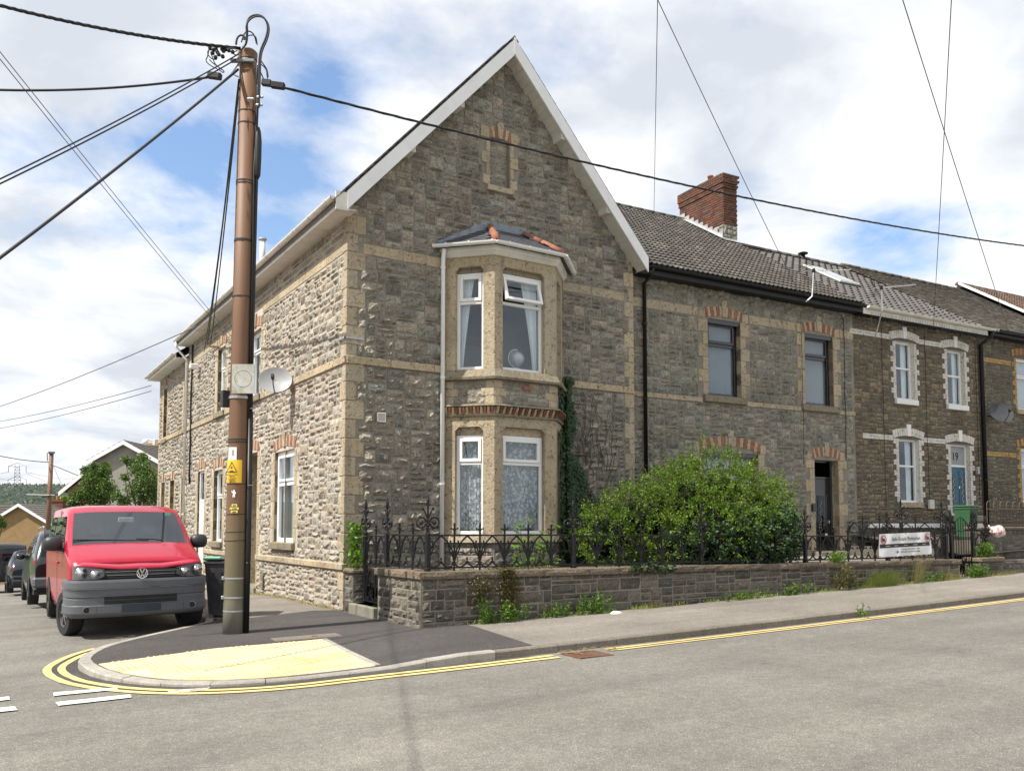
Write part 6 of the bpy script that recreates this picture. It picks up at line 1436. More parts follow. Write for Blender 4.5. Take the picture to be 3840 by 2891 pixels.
for k in range(9):
    x = gw_ * k / 8; hh = 1.08 + (.30 * math.sin(math.pi * k / 8)) if 0 < k < 8 else 1.12; m = MB(); m.tube([(x, 0, 0), (x, 0, hh)], .0095, 5); m.build('bar', 'cast_iron', g2, I)
m = MB(); m.tube([(gw_ * a, 0, 1.08 + .32 * (1 - abs(2 * a - 1) ** 1.7)) for a in [k / 14 for k in range(15)]], .013, 5); m.build('arched_top', 'cast_iron', g2, I)
for k in range(8):
    for z in (.28, .9): m = MB(); m.tube(arc(gw_ * (k + .5) / 8, z, .032, 0, 330, 8), .008, 4); m.build('scroll', 'cast_iron', g2, I)
post(g2, (19.42, RY, .92), 0, base=-.5); post(g2, (20.36, RY, .95), 0, base=-.5); post(g2, (20.52, 11.35, 1.0), 0, base=-.5)
run(g2, (20.52, 11.35, .92), (21.05, 11.35, .92), 1); post(g2, (21.08, 11.35, .78), 0)
hr = thing('hooped_railing', 'plain rust-flecked railing with hooped tops on the higher wall at the right', 'railing', MX((22, 11.8, 1.63)))
I = MX((21.95, 11.78, 1.63))
for z in (.05, .46): m = MB(); m.bbox(0, 8.5, -.012, .012, z - .012, z + .012, .003); m.build('rail', 'rust_iron', hr, I)
hm = MB(); hm.tube([(0, 0, 0), (0, 0, .55)] + [(.085 - math.cos(rad(a)) * .085, 0, .57 + math.sin(rad(a)) * .085) for a in range(0, 181, 30)] + [(.17, 0, 0)], .010, 5); hmm = hm.mesh('hooped_bar', 'rust_iron')
for k in range(26): inst('hooped_bar', hmm, I @ Matrix.Translation((.02 + k * .32, 0, 0)), hr)
# ------------------------------------------------------------------ banner tied to the railing
bn = thing('banner', 'white road safety banner with black stripe and red roundels tied to the railing', 'banner', MX((16.52, 11.20, 1.0)))
BA, BB = Vector((16.52, 11.19, 1.485)), Vector((18.42, 11.15, 1.525)); bw = (BB - BA).length; bh = .50
Ib = Matrix.Translation((16.52, 11.19, .985)) @ Matrix.Rotation(math.atan2(-.04, 1.9), 4, 'Z') @ Matrix.Rotation(-.021, 4, 'Y')
m = MB(); m.smooth = True; nx, nz = 28, 8
wv = lambda x, z: -.012 * math.sin(x * 5 + z * 3) - .008 * math.sin(x * 11 - z * 9)
vs = [(bw * i / nx, wv(bw * i / nx, bh * j / nz), bh * j / nz) for j in range(nz + 1) for i in range(nx + 1)]
m.add(vs, [(j * (nx + 1) + i, j * (nx + 1) + i + 1, (j + 1) * (nx + 1) + i + 1, (j + 1) * (nx + 1) + i) for j in range(nz) for i in range(nx)]); m.build('sheet', 'banner_vinyl', bn, Ib)
def flat_on(name, poly_pts, z_, mat, parent, Iw, off=.024):
    mb = MB(); mb.add([(p[0], -off, p[1]) for p in poly_pts], [tuple(range(len(poly_pts)))]); return mb.build(name, mat, parent, Iw)
def wstrip(name, x0, x1, z0, z1, mat, off=.003, n=30):
    mb = MB(); vs = []
    for i in range(n + 1):
        x = lerp(x0, x1, i / n)
        for z in (z0, z1): vs.append((x, wv(x, z) - off, z))
    mb.add(vs, [(2 * i, 2 * i + 2, 2 * i + 3, 2 * i + 1) for i in range(n)]); return mb.build(name, mat, bn, Ib)
wstrip('road_stripe', .03, bw - .05, .195, .275, 'ink_black')
for k in range(5): wstrip('lane_dash', .22 + k * .33, .36 + k * .33, .229, .237, 'banner_vinyl', .0055, 4)
def btext(s_, x, z, size, bold=0): text('printed_text', s_, size, 'ink_black', bn, Ib @ Matrix.Translation((x, -.024, z)), bold=bold)
btext('Safe Roads Pontyclun', bw / 2, .375, .118); btext('Are the number of lorries through our village', bw / 2 + .12, .150, .037); btext('Safe Roads Pontyclun Action Campaign', bw / 2 + .14, .092, .044)
mb = MB(); mb.add([(.60, -.024, .07), (.65, -.024, .07), (.65, -.024, .12), (.60, -.024, .12)], [(0, 1, 2, 3)]); mb.build('printed_square', 'ink_blue', bn, Ib)
for cx in (.15, bw - .16):
    ringp = MB(); n = 28; vs = []
    for k in range(n): a = 2 * math.pi * k / n; vs += [(cx + math.cos(a) * .10, -.024, .375 + math.sin(a) * .10), (cx + math.cos(a) * .083, -.024, .375 + math.sin(a) * .083)]
    ringp.add(vs, [(2 * k, 2 * ((k + 1) % n), 2 * ((k + 1) % n) + 1, 2 * k + 1) for k in range(n)]); ringp.build('prohibition_ring', 'ink_red', bn, Ib)
    lb = MB(); lb.add([(cx - .055, -.0245, .345), (cx + .02, -.0245, .345), (cx + .02, -.0245, .405), (cx - .055, -.0245, .405)], [(0, 1, 2, 3)]); lb.add([(cx + .025, -.0245, .345), (cx + .06, -.0245, .345), (cx + .06, -.0245, .375), (cx + .045, -.0245, .392), (cx + .025, -.0245, .392)], [(0, 1, 2, 3, 4)])
    for wx in (-.035, .0, .045): lb.add([(cx + wx + math.cos(2 * math.pi * q / 8) * .013, -.0246, .341 + math.sin(2 * math.pi * q / 8) * .013) for q in range(8)], [tuple(range(8))])
    lb.build('lorry_symbol', 'ink_black', bn, Ib, 'stuff'); sl = MB(); d = .062; e = .009; sl.add([(cx - d - e, -.0252, .375 + d - e), (cx - d + e, -.0252, .375 + d + e), (cx + d + e, -.0252, .375 - d + e), (cx + d - e, -.0252, .375 - d - e)], [(0, 3, 2, 1)]); sl.build('prohibition_bar', 'ink_red', bn, Ib)
for (x, z) in ((.02, .48), (bw / 2, .485), (bw - .02, .48), (.02, .02), (bw - .02, .02)): m = MB(); m.tube([(x, -.02, z), (x, .06, z + .01)], .007, 5); m.build('cable_tie', 'ink_black', bn, Ib)
# carrier bag caught on the railing
bg_ = MB(); bg_.smooth = True; bg_.ball((0, 0, 0), 1, 16, 12, (.28, .13, .15)); rr = random.Random(5)
bg_.v = [(x * (1 + .5 * noise.noise(Vector((x * 9, y * 9, z * 9)))) , y * (1 + .3 * noise.noise(Vector((x * 7 + 3, y * 9, z * 9)))), z * (1 + .7 * noise.noise(Vector((x * 8, y * 9 + 5, z * 9)))) - .1 * x) for x, y, z in bg_.v]
mm_ = new_mat('red_bag'); g_ = G(mm_); g_.color(g_.ramp(g_.noise(7, 5, .7), [(.40, (.72, .06, .02)), (.47, (.8, .8, .8)), (.58, (.8, .75, .74)), (.64, (.74, .10, .05))])); g_.b.inputs['Roughness'].default_value = .25; g_.bump(g_.noise(18, 5, .7), 1.0, .05)
bgt = thing('plastic_bag', 'red and white plastic carrier bag caught on the end of the railing', 'bag', MX((21.35, 11.2, 1.53))); bg_.build('bag_body', 'red_bag', bgt, WM[bgt.name]); m = MB(); m.tube([(-.27, 0, .03), (-.33, .03, .12), (-.30, .06, .15)], [.03, .015, .006], 6); m.build('knotted_handle', 'red_bag', bgt, WM[bgt.name])
# ------------------------------------------------------------------ wheelie bins
def bin_(name, label, Mw, w, d, h, mat, lidmat, lid_open=0):
    t = thing(name, label, 'wheelie bin', Mw); I = Mw
    m = MB(); b0 = .78; m.add([(-w / 2 * b0, -d / 2 * b0 + .03, .05), (w / 2 * b0, -d / 2 * b0 + .03, .05), (w / 2 * b0, d / 2 * .9, .05), (-w / 2 * b0, d / 2 * .9, .05), (-w / 2, -d / 2, h * .9), (w / 2, -d / 2, h * .9), (w / 2, d / 2, h * .9), (-w / 2, d / 2, h * .9)], [(0, 3, 2, 1), (0, 1, 5, 4), (1, 2, 6, 5), (2, 3, 7, 6), (3, 0, 4, 7)])
    m.bbox(-w / 2 - .015, w / 2 + .015, -d / 2 - .02, d / 2 + .01, h * .885, h * .93, .008); m.build('body', mat, t, I)
    for x in (-.28, .0, .28): m = MB(); m.add([(x * w - .02, -d / 2 * b0 + .02, .1), (x * w + .02, -d / 2 * b0 + .02, .1), (x * w + .02, -d / 2 - .004, h * .8), (x * w - .02, -d / 2 - .004, h * .8)], [(0, 1, 2, 3)]); m.build('rib', mat, t, I)
    m = MB(); m.bbox(-w / 2 - .02, w / 2 + .02, -d / 2 - .03, d / 2 + .02, 0, .055, .02); m.build('lid', lidmat, t, I @ Matrix.Translation((0, 0, h * .94)))
    m = MB(); m.tube([(-w / 2 + .04, d / 2 + .06, h * .92), (w / 2 - .04, d / 2 + .06, h * .92)], .014, 8); m.build('handle', mat, t, I)
    for sx in (-1, 1): m = MB(); m.smooth = False; m.lathe([(.02, -.025), (.10, -.025), (.10, .025), (.02, .025)], 16, fn=lambda p: (sx * (w / 2 - .02) + p[2], d / 2 - .02 + p[0], .10 + p[1])); m.build('wheel', 'rubber', t, I)
    return t
bb = bin_('wheelie_bin', 'scuffed black wheelie bin with mint green lid edge standing behind the pole', MX((3.60, 14.62, gz(3.6, 14) + .10), rad(-30)), .50, .56, 1.0, 'bin_black', 'bin_black')
m = MB(); m.bbox(-.25, .02, -.32, -.22, .955, 1.005, .015); m.build('mint_lid_edge', 'mint_plastic', bb, WM[bb.name])
bin_('wheelie_bin', 'green wheelie bin standing in front of the teal door behind the gate', MX((23.0, 12.9, 1.20), rad(4)), .46, .44, 1.02, 'bin_green', 'bin_green')
# blue recycling tub behind the banner
t = thing('recycling_box', 'small pale blue tub standing behind the railing right of the banner', 'tub', MX((20.1, 12.4, 1.05))); m = MB(); m.lathe([(.16, 0), (.19, .3), (.21, .32), (.21, .34)], 14); m.build('body', 'curtain_cloth', t, WM[t.name]); m = MB(); m.lathe([(.20, .341), (.12, .38), (.04, .38)], 14); m.build('lid', 'grey_dish', t, WM[t.name])
# ------------------------------------------------------------------ satellite dishes and wall fittings
def dish(label, c, aim, rx, rz_, mat, wallpt, grp=None):
    c = Vector(c); t = thing('satellite_dish', label, 'satellite dish', MX(wallpt)); f = Vector(aim).normalized(); q = f.to_track_quat('Y', 'Z').to_matrix().to_4x4(); I = Matrix.Translation(c) @ q
    m = MB(); m.smooth = True; n, k = 28, 6; vs = []; 
    for j in range(k + 1):
        for i in range(n): a = 2 * math.pi * i / n; rr_ = max(.02, j / k); vs.append((math.cos(a) * rx * rr_, -.07 * (1 - rr_ * rr_), math.sin(a) * rz_ * rr_))
    fs = [(j * n + i, j * n + (i + 1) % n, (j + 1) * n + (i + 1) % n, (j + 1) * n + i) for j in range(k) for i in range(n)] + [tuple(range(n))]
    m.add(vs, fs); m.add([(x, y - .006, z) for x, y, z in vs], [tuple(reversed(f_)) for f_ in fs]); m.build('reflector', mat, t, I)
    m = MB(); m.tube([(0, -.05, -rz_ * .95), (0, .20, -rz_ * .8), (0, .36, -rz_ * .45)], .012, 5); m.build('feed_arm', 'ink_black', t, I); m = MB(); m.bbox(-.03, .03, .30, .42, -rz_ * .5 - .03, -rz_ * .5 + .06, .01); m.build('receiver_head', 'ink_black', t, I)
    m = MB(); m.tube([c - f * .08, c - f * .22 + Vector((0, 0, -.02)), Vector(wallpt)], .022, 6); m.build('bracket', 'ink_black', t); return t
dw = hit(1098, 1430, (1, 0, 0), (CX0, 0, 0)); dc = at_depth(1032, 1424, dw.dot(FWD) - .25); dc.x = min(dc.x, CX0 - .28)
dish('pale grey satellite dish on the sunlit side wall next to the pole', dc, (-.45, -1.0, .38), .335, .29, 'grey_dish', (CX0, dw.y, dw.z))
dw2 = hit(3705, 1560, TW.N, TO); dc2 = tp(3755, 1547, -.45)
dish('dark grey satellite dish on the brown stone wall beside the yellow brick window edge', dc2, (-.55, -1, .55), .36, .33, 'dark_dish', tuple(dw2))
t = thing('security_light', 'small white security light under the eaves at the far end of the side wall', 'light', MX((CX0, 25.6, 6.3))); m = MB(); m.bbox(-.30, -.06, -.10, .10, -.08, .06, .02); m.build('lamp_head', 'white_upvc', t, WM[t.name]); m = MB(); m.tube([(0, 0, 0), (-.1, 0, .0)], .02, 6); m.build('arm', 'white_upvc', t, WM[t.name])
t = thing('security_camera', 'white domed security camera on the far corner of the lower side house', 'camera', MX((CX0, 32.0, 4.6))); m = MB(); m.tube([(0, .0, 0), (-.35, .1, .1)], .03, 6); m.build('arm', 'white_upvc', t, WM[t.name]); m = MB(); m.smooth = True; m.ball((-.42, .1, .0), .11, 10, 8); m.build('dome', 'white_upvc', t, WM[t.name]); m = MB(); m.bbox(-.15, .05, -.05, .25, -.12, .12, .02); m.build('junction_box', 'dirty_white', t, WM[t.name])
fl_ = hit(985, 900, (0, 1, 0), (0, 20.0, 0)); t = thing('flue_pipe', 'slim white metal flue with a cap rising behind the roof edge of the corner house', 'flue', MX((fl_.x, 20, 7.6))); m = MB(); m.smooth = True; m.lathe([(.065, 0), (.065, fl_.z - 7.6)], 14); m.build('pipe', 'dirty_white', t, WM[t.name]); m = MB(); m.lathe([(.05, 0), (.10, .02), (.095, .05), (.02, .06)], 14); m.build('cap', 'galvanised', t, MX((fl_.x, 20, fl_.z - .02)))
# ------------------------------------------------------------------ the street pole with its cables
pb = hit(876.5, 2378, (-.0175, 0, 1), (0, 0, .1)); PD = pb.dot(FWD) + .12; pb = at_depth(876.5, 2378, PD); pb.z = .0175 * pb.x + .1; pt = at_depth(933, 168, PD)
M('pole_brown', (.185, .098, .052), .6, .12, 2.5, 40, .1, dirt=(.26, .15, .09), dirt_amt=.3); M('pole_base', (.16, .155, .12), .85, .3, 5, 60, .4, dirt=(.32, .31, .26), dirt_amt=.7, dirt_scale=6)
mp = new_mat('pole_paint'); g_ = G(mp); sep_ = g_.n('ShaderNodeSeparateXYZ'); g_.l(g_.pos, sep_.inputs[0]); hz = g_.math('ADD', sep_.outputs[2], g_.math('MULTIPLY', g_.noise(4, 5, .7), .5))
hz2 = g_.math('DIVIDE', hz, 9.0); c_ = g_.ramp(hz2, [(.0, (.19, .18, .14)), (.085, (.17, .165, .125)), (.10, (.125, .115, .07)), (.19, (.15, .115, .06)), (.26, (.165, .083, .042)), (1, (.165, .085, .045))])
c_ = g_.mix(1.0, c_, g_.ramp(g_.noise(5, 5, .6, vec=g_.scale(1, 1, .08)), [(.3, (.82,) * 3), (.7, (1.12,) * 3)]), 'MULTIPLY'); c_ = g_.mix(g_.ramp(g_.noise(26, 6, .7), [(.66, (0, 0, 0)), (.72, (.6,) * 3)]), c_, (.34, .28, .2)); g_.color(c_); g_.b.inputs['Roughness'].default_value = .6; g_.bump(g_.noise(60, 4), .2, .005)
pole = thing('utility_pole', 'tall brown painted utility pole at the corner carrying signs, a black conduit and many cables', 'utility pole', MX(pb))
m = MB(); m.smooth = True; ax = (pt - pb); m.tube([pb + ax * t_ for t_ in (-.01, .05, .5, .97)], [.155, .152, .135, .122], 32); shaft = m.build('shaft', 'pole_paint', pole)
def pa(z, ang=0, r_=None):                       # point on the pole surface at height z above the foot; ang from the camera side, clockwise
    t_ = z / ax.z; c = pb + ax * t_; R0 = lerp(.154, .121, t_) if r_ is None else r_; f = -FWD; s_ = RGT
    return c + (f * math.cos(rad(ang)) + s_ * math.sin(rad(ang))) * R0
def pole_z(y): q = at_depth(900, y, PD); return q.z - pb.z
m = MB(); m.lathe([(.128, -.12), (.130, .0), (.10, .03), (.01, .035)], 20); m.build('cap', 'pole_paint', pole, MX(pb + ax * .985))
def band_(y, mat='ink_black', h=.012, extra=.004, tilt=0.0):
    z = pole_z(y); t_ = z / ax.z; R0 = lerp(.154, .121, t_) + extra; m = MB(); m.lathe([(R0, -h), (R0, h)], 24, cap=False, fn=lambda p: (p[0], p[1], p[2] + tilt * p[0])); m.build('clamp_band', mat, pole, MX(pb + ax * t_))
for y in (425, 470, 685, 695, 905, 910, 1117, 1650, 1660): band_(y, 'ink_black', .009)
for y in (1815, 1928, 1994, 2026): band_(y, 'cable_black', .005, .003, .03)
for y in (2166, 2238, 2288): band_(y, 'galvanised', .011)
for z in (pole_z(2166), pole_z(2238)): m = MB(); p = pa(z, -60, .165); m.bbox(-.02, .02, -.02, .02, -.025, .025, .006); m.build('clamp_buckle', 'galvanised', pole, MX(p))
# thick collar and box half way up
band_(1493, 'galvanised', .02, .012); m = MB(); m.bbox(-.06, .06, -.06, .06, -.12, .12, .008); m.build('bracket_box', 'ink_black', pole, MX(pa(pole_z(1495), -95, .21)))
# black conduit and the cable running up from it
cz1, cz2 = pole_z(1545), pole_z(2376)
m = MB(); m.smooth = True; m.tube([pa(cz2, 78, .19), pa(1.2, 78, .19), pa(cz1, 80, .17)], .040, 14); m.build('conduit', 'black_paint', pole)
m = MB(); m.smooth = True; m.tube([pa(cz1 - .1, 82, .175), pa(4.5, 84, .168), pa(6.0, 86, .165), pa(6.9, 84, .17), pa(7.4, 75, .16), pa(7.9, 80, .16), pa(8.3, 80, .17)], .026, 8); m.tube([pa(cz1 - .1, 70, .165), pa(5.2, 74, .155), pa(6.6, 70, .15), pa(7.6, 78, .15)], .017, 6); m.build('riser_cable', 'cable_black', pole)
m = MB(); m.smooth = True; m.lathe([(.02, -.42), (.045, -.36), (.055, -.1), (.055, .16), (.04, .3), (.02, .36)], 10); m.build('cable_joint', 'cable_black', pole, MX(pa(pole_z(570), 84, .18)))
for z in (1.0, 2.1, 3.2): m = MB(); p = pa(z, 78, .185); m.tube([p + RGT * .0 - FWD * .045, p + RGT * .05, p + FWD * .045], .008, 4); m.build('saddle_clip', 'galvanised', pole)
# top fittings: saddle bracket, loops, insulators, connectors
top = pb + ax * .975; m = MB(); m.bbox(-.22, .13, -.03, .03, -.025, .02, .006); m.build('pole_bracket', 'lead', pole, MX(top - FWD * .12 + Vector((0, 0, -.10)), YAW - math.pi / 2))
def P_(x, y, dd=-.15): return at_depth(x, y, PD + dd)
m = MB(); m.smooth = True
loop1 = [(910, 180), (925, 165), (928, 120), (925, 90), (935, 65), (960, 56), (985, 62), (1002, 85), (1005, 115), (995, 150), (980, 180), (972, 215), (970, 300), (966, 400)]
m.tube(smoothp([P_(*p) for p in loop1]), .015, 6); m.tube(smoothp([P_(x + (5 if i > 3 else -3), y + 5, -.18) for i, (x, y) in enumerate(loop1)]), .012, 6)
m.tube(smoothp([P_(*p) for p in [(885, 168), (888, 145), (900, 132), (915, 135), (918, 150)]]), .016, 6); m.tube(smoothp([P_(*p, -.1) for p in [(905, 160), (918, 120), (940, 118), (955, 135), (962, 165)]]), .010, 5); m.tube(smoothp([P_(*p, -.1) for p in [(910, 150), (935, 132), (960, 135), (965, 170)]]), .008, 5)
m.tube(smoothp([P_(*p) for p in [(978, 228), (990, 245), (1002, 262), (1006, 290)]]), .009, 5); m.tube(smoothp([P_(*p) for p in [(972, 260), (985, 290), (992, 305)]]), .009, 5); m.tube(smoothp([P_(*p) for p in [(970, 235), (1000, 260), (1001, 285), (1005, 300)]]), .008, 5)
m.build('cable_loop', 'cable_black', pole, None, 'stuff')
m = MB(); rr = random.Random(12)
for (x, y) in [(788, 182), (800, 188), (797, 200), (810, 185), (815, 197), (820, 205), (808, 216), (835, 213), (838, 192), (848, 186), (858, 190), (872, 196), (833, 186)]:
    m.bbox(-.03, .03, -.03, .03, -.035, .035, .01) if False else m.ball(P_(x, y, -.2), .033, 6, 4)
m.build('insulator', 'cable_black', pole, None, 'stuff')
m = MB(); m.smooth = True
for pts in ([(783, 190), (778, 215), (770, 228), (785, 245), (820, 262), (838, 275), (842, 268), (800, 240), (785, 225)], [(790, 200), (800, 225), (805, 240), (830, 262)], [(788, 180), (775, 200), (792, 222), (812, 225)], [(835, 186), (860, 180), (885, 186)], [(800, 190), (815, 176), (845, 182), (870, 200), (890, 190)], [(870, 200), (885, 210), (902, 196)]):
    m.tube(smoothp([P_(x, y, -.2) for x, y in pts]), .008, 5)
m.build('jumper_wire', 'cable_black', pole, None, 'stuff')
for (x, y, w) in ((805, 286, .10), (1042, 322, .10), (1000, 312, .07)): m = MB(); m.bbox(-w, w, -.04, .04, -.045, .045, .01); m.build('connector', 'cable_black' if x < 1010 else 'rubber', pole, MX(P_(x, y, -.2), YAW - math.pi / 2, 0, rad(8)))
for (x, y) in ((940, 372), (975, 365), (972, 395)): m = MB(); m.lathe([(.012, -.05), (.02, -.04), (.02, .04), (.012, .05)], 8, fn=lambda p: (p[2], p[0], p[1])); m.build('bolt', 'galvanised', pole, MX(P_(x, y, -.16), YAW - math.pi / 2))
m = MB(); m.bbox(-.02, .02, -.03, .03, -.12, .12, .005); m.build('step_bracket', 'galvanised', pole, MX(P_(895, 218, 0))); m = MB(); m.tube([P_(900, 232, -.05), P_(868, 278, -.1), P_(895, 290, -.05)], .012, 5); m.build('stay_hook', 'galvanised', pole)
# plates on the shaft
def curved_plate(name, xs, y0, y1, mat, off=.004, kids=()):
    zc0, zc1 = pole_z(y1), pole_z(y0); zc = (zc0 + zc1) / 2; R0 = lerp(.154, .121, zc / ax.z) + off; c = pb + ax * (zc / ax.z); cxp = PCX + FOC * (c - Vector((0, 0, EYE))).dot(RGT) / (c - Vector((0, 0, EYE))).dot(FWD)
    k = PD / FOC; a0, a1 = [math.asin(max(-.98, min(.98, (x - cxp) * k / R0))) for x in xs]; n = 10; mb = MB(); mb.smooth = True; vs = []
    for i in range(n + 1):
        a = lerp(a0, a1, i / n)
        for z in (zc0, zc1): q = pb + ax * (z / ax.z) + (-FWD * math.cos(a) + RGT * math.sin(a)) * R0; vs.append(q)
    mb.add(vs, [(2 * i, 2 * i + 2, 2 * i + 3, 2 * i + 1) for i in range(n)]); o = mb.build(name, mat, pole)
    return o, c, R0, (a0 + a1) / 2, zc0, zc1, k
danger, c_d, R_d, am, z0_, z1_, kk = curved_plate('danger_plate', (853, 915), 1727, 1812, 'sign_yellow', .006)
nrm = -FWD * math.cos(am) + RGT * math.sin(am); tan = RGT * math.cos(am) + FWD * math.sin(am)
Bd = Matrix((tan, -nrm, Vector((0, 0, 1)))).transposed().to_4x4(); hP = z1_ - z0_; wP = .235
Id = Matrix.Translation(Vector((c_d.x, c_d.y, 0)) + nrm * (R_d + .004) + Vector((0, 0, pb.z + z0_))) @ Bd
def tri(sz, zc): return [(-sz, zc - sz * .62), (sz, zc - sz * .62), (0, zc + sz * 1.1)]
mb = MB(); a_, b_ = tri(.092, hP * .62), tri(.072, hP * .62); mb.add([(p[0], -.0, p[1]) for p in a_ + [(x, z) for x, z in b_]], [(0, 1, 4, 3), (1, 2, 5, 4), (2, 0, 3, 5)]); mb.build('warning_triangle', 'sign_ink', danger, Id)
mb = MB(); z = hP * .60
for poly in ([(.01, z + .05), (-.025, z + .012), (-.002, z + .014), (-.018, z - .012), (.02, z + .024), (.002, z + .02)], [(-.04, z - .045), (-.02, z - .02), (.03, z - .022), (.045, z - .05), (.03, z - .035), (.01, z - .036), (.0, z - .052), (-.008, z - .036), (-.025, z - .038)]): mb.add([(p[0], -.001, p[1]) for p in poly], [tuple(range(len(poly)))])
mb.build('lightning_figure', 'sign_ink', danger, Id, 'stuff')
for s_, zf, sz in (('DANGER OF DEATH', .34, .024), ('KEEP OFF', .27, .024), ('nationalgrid', .185, .032), ('IN EMERGENCY', .10, .021), ('TEL 0800 6783 105', .04, .021)): text('printed_text', s_, sz * .84, 'sign_ink', danger, Id @ Matrix.Translation((.006, -.0015, hP * zf)), bold=.0003)
curved_plate('white_notice', (863, 897), 1680, 1727, 'sticker_white', .005); o, c_d2, R2, am2, za, zb2, _ = curved_plate('notice_mark', (877, 887), 1690, 1712, 'grey_dish', .0065)
mb = MB(); pts = [(-.02, .05), (-.035, .065), (-.03, .03), (-.012, .02), (-.02, -.03), (-.008, -.045), (0, -.01), (.012, -.045), (.02, -.03), (.012, .02), (.03, .0), (.025, .04), (.012, .045), (.01, .07), (-.01, .07), (-.008, .045)]
zf = pole_z(1856); af = rad(3); nf = -FWD * math.cos(af) + RGT * math.sin(af); Bf = Matrix((RGT, FWD, Vector((0, 0, 1)))).transposed().to_4x4(); mb.add([(p[0], 0, p[1]) for p in pts], [tuple(reversed(range(len(pts))))]); mb.build('sticker_figure', 'sticker_white', pole, Matrix.Translation(Vector(((pb + ax * (zf / ax.z)).x, (pb + ax * (zf / ax.z)).y, pb.z + zf)) - FWD * .152) @ Bf)
for i, s_ in enumerate(('54', '1100', '020')):
    y = 1896 + i * 12; z = pole_z(y); c = pb + ax * (z / ax.z); I = Matrix.Translation(c - FWD * .150 + RGT * .012) @ Bf; w = (.040, .064, .050)[i]
    mb = MB(); mb.bbox(-w, w, -.004, .004, -.019, .019, .008); tg = mb.build('number_tag', 'tag_yellow', pole, I); text('printed_text', s_, .034, 'sign_ink', tg, I @ Matrix.Translation((0, -.0055, 0)), bold=.0008)
# square weathered plate, lichen over a faded ring of lettering
mpl = new_mat('weathered_plate'); g_ = G(mpl); n_ = g_.noise(14, 7, .7); c_ = g_.ramp(g_.noise(5, 6, .6), [(.3, (.34, .34, .32)), (.7, (.48, .48, .46))]); c_ = g_.mix(g_.ramp(n_, [(.52, (0, 0, 0)), (.62, (.75,) * 3)]), c_, (.30, .28, .10)); g_.color(c_); g_.b.inputs['Roughness'].default_value = .7
s0_ = at_depth(912, 1421, PD - .20); plate = thing('weathered_sign', 'square pale plate high on the pole, its circular lettering faded under yellow lichen', 'sign', MX(s0_, YAW - math.pi / 2)); I = WM[plate.name]
m = MB(); m.bbox(-.16, .16, -.006, .006, -.21, .21, .003); m.build('plate', 'weathered_plate', plate, I); m = MB(); n = 36; vs = []
for k in range(n): a = 2 * math.pi * k / n; vs += [(math.cos(a) * .122, -.0075, math.sin(a) * .122), (math.cos(a) * .117, -.0075, math.sin(a) * .117)]
m.add(vs, [(2 * k, 2 * k + 1, 2 * ((k + 1) % n) + 1, 2 * ((k + 1) % n)) for k in range(n)]); m.build('faded_ring', 'moss', plate, I)
# overhead cables
def through(A, pts_edge, k=1.6, sag=.6, r_=.02, mat='cable_black', name='overhead_cable', label='', twist=0, seg=40, grp=None, A_is=None):
    A = Vector(A); x, y, dpt = pts_edge; P = at_depth(x, y, dpt); t0 = 1 / k; B = A + (P - A) * k; B.z = A.z + (P.z + 4 * sag * t0 * (1 - t0) - A.z) * k
    def f(t): q = A.lerp(B, t); q.z -= 4 * sag * t * (1 - t); return q
    mb = MB(); mb.smooth = True
    if twist:
        for ph in (0, 2.09, 4.19):
            n = int(seg * 2.5); mb.tube([f(i / n) + Vector((0, 0, 1)) * math.cos(i * twist + ph) * r_ * .6 + FWD * math.sin(i * twist + ph) * r_ * .6 for i in range(n + 1)], r_ * .62, 5)
    else: mb.tube([f(i / seg) for i in range(seg + 1)], r_, 5)
    o = mb.build(name, mat); tag(o, label, 'cable', grp); return o
through(P_(1048, 325, -.1), (3840, 922, 22.2), 1.75, .75, .019, label='thick twisted black cable sweeping right from the pole across the gable and over the terrace', twist=1.3, seg=60)
through(P_(902, 182, -.1), (0, 22, 10.4), 2.2, .35, .022, label='thickest black cable running up and away to the left from the pole top', twist=1.3)
through(P_(800, 288, -.1), (0, 338, 11.2), 1.3, .12, .018, label='black cable leaving the pole nearly level to the left below the thickest one')
through(P_(893, 205, -.1), (0, 672, 9.2), 1.2, .06, .010, label='upper of two slim parallel cables sloping down left from the pole top'); through(P_(896, 218, -.1), (0, 690, 9.2), 1.2, .06, .010, label='lower of two slim parallel cables sloping down left from the pole top')
through(P_(893, 262, -.1), (0, 968, 8.6), 1.2, .05, .019, label='stout black cable sloping steeply down to the left from below the pole top')
ev = lambda x, y: hit(x, y, (1, 0, 0), (CX0 - .05, 0, 0))
def between(A, B, sag, r_, label, mat='cable_black', grp=None, seg=26):
    A, B = Vector(A), Vector(B); mb = MB(); mb.smooth = True; mb.tube([A.lerp(B, i / seg) - Vector((0, 0, 4 * sag * (i / seg) * (1 - i / seg))) for i in range(seg + 1)], r_, 5); return tag(mb.build('overhead_cable', mat), label, 'cable', grp)
between(P_(896, 300, -.1), ev(776, 1290), .25, .016, 'left cable of the bundle dropping from the pole to the side eaves'); between(P_(899, 300, -.1), ev(790, 1290), .22, .013, 'right cable of the bundle dropping from the pole to the side eaves'); between(P_(897, 330, -.1), ev(765, 1320), .28, .012, 'thin middle cable of the bundle dropping from the pole to the side house eaves')
for dx, lb in ((0, 'upper of two thin wires crossing the sky down to the side wall insulators'), (9, 'lower of two thin wires crossing the sky down to the side wall insulators')): through(ev(868 - dx, 1262 + dx), (0, 196 + dx * 3, 9.5), 1.7, .1, .006, 'wire_grey', label=lb)
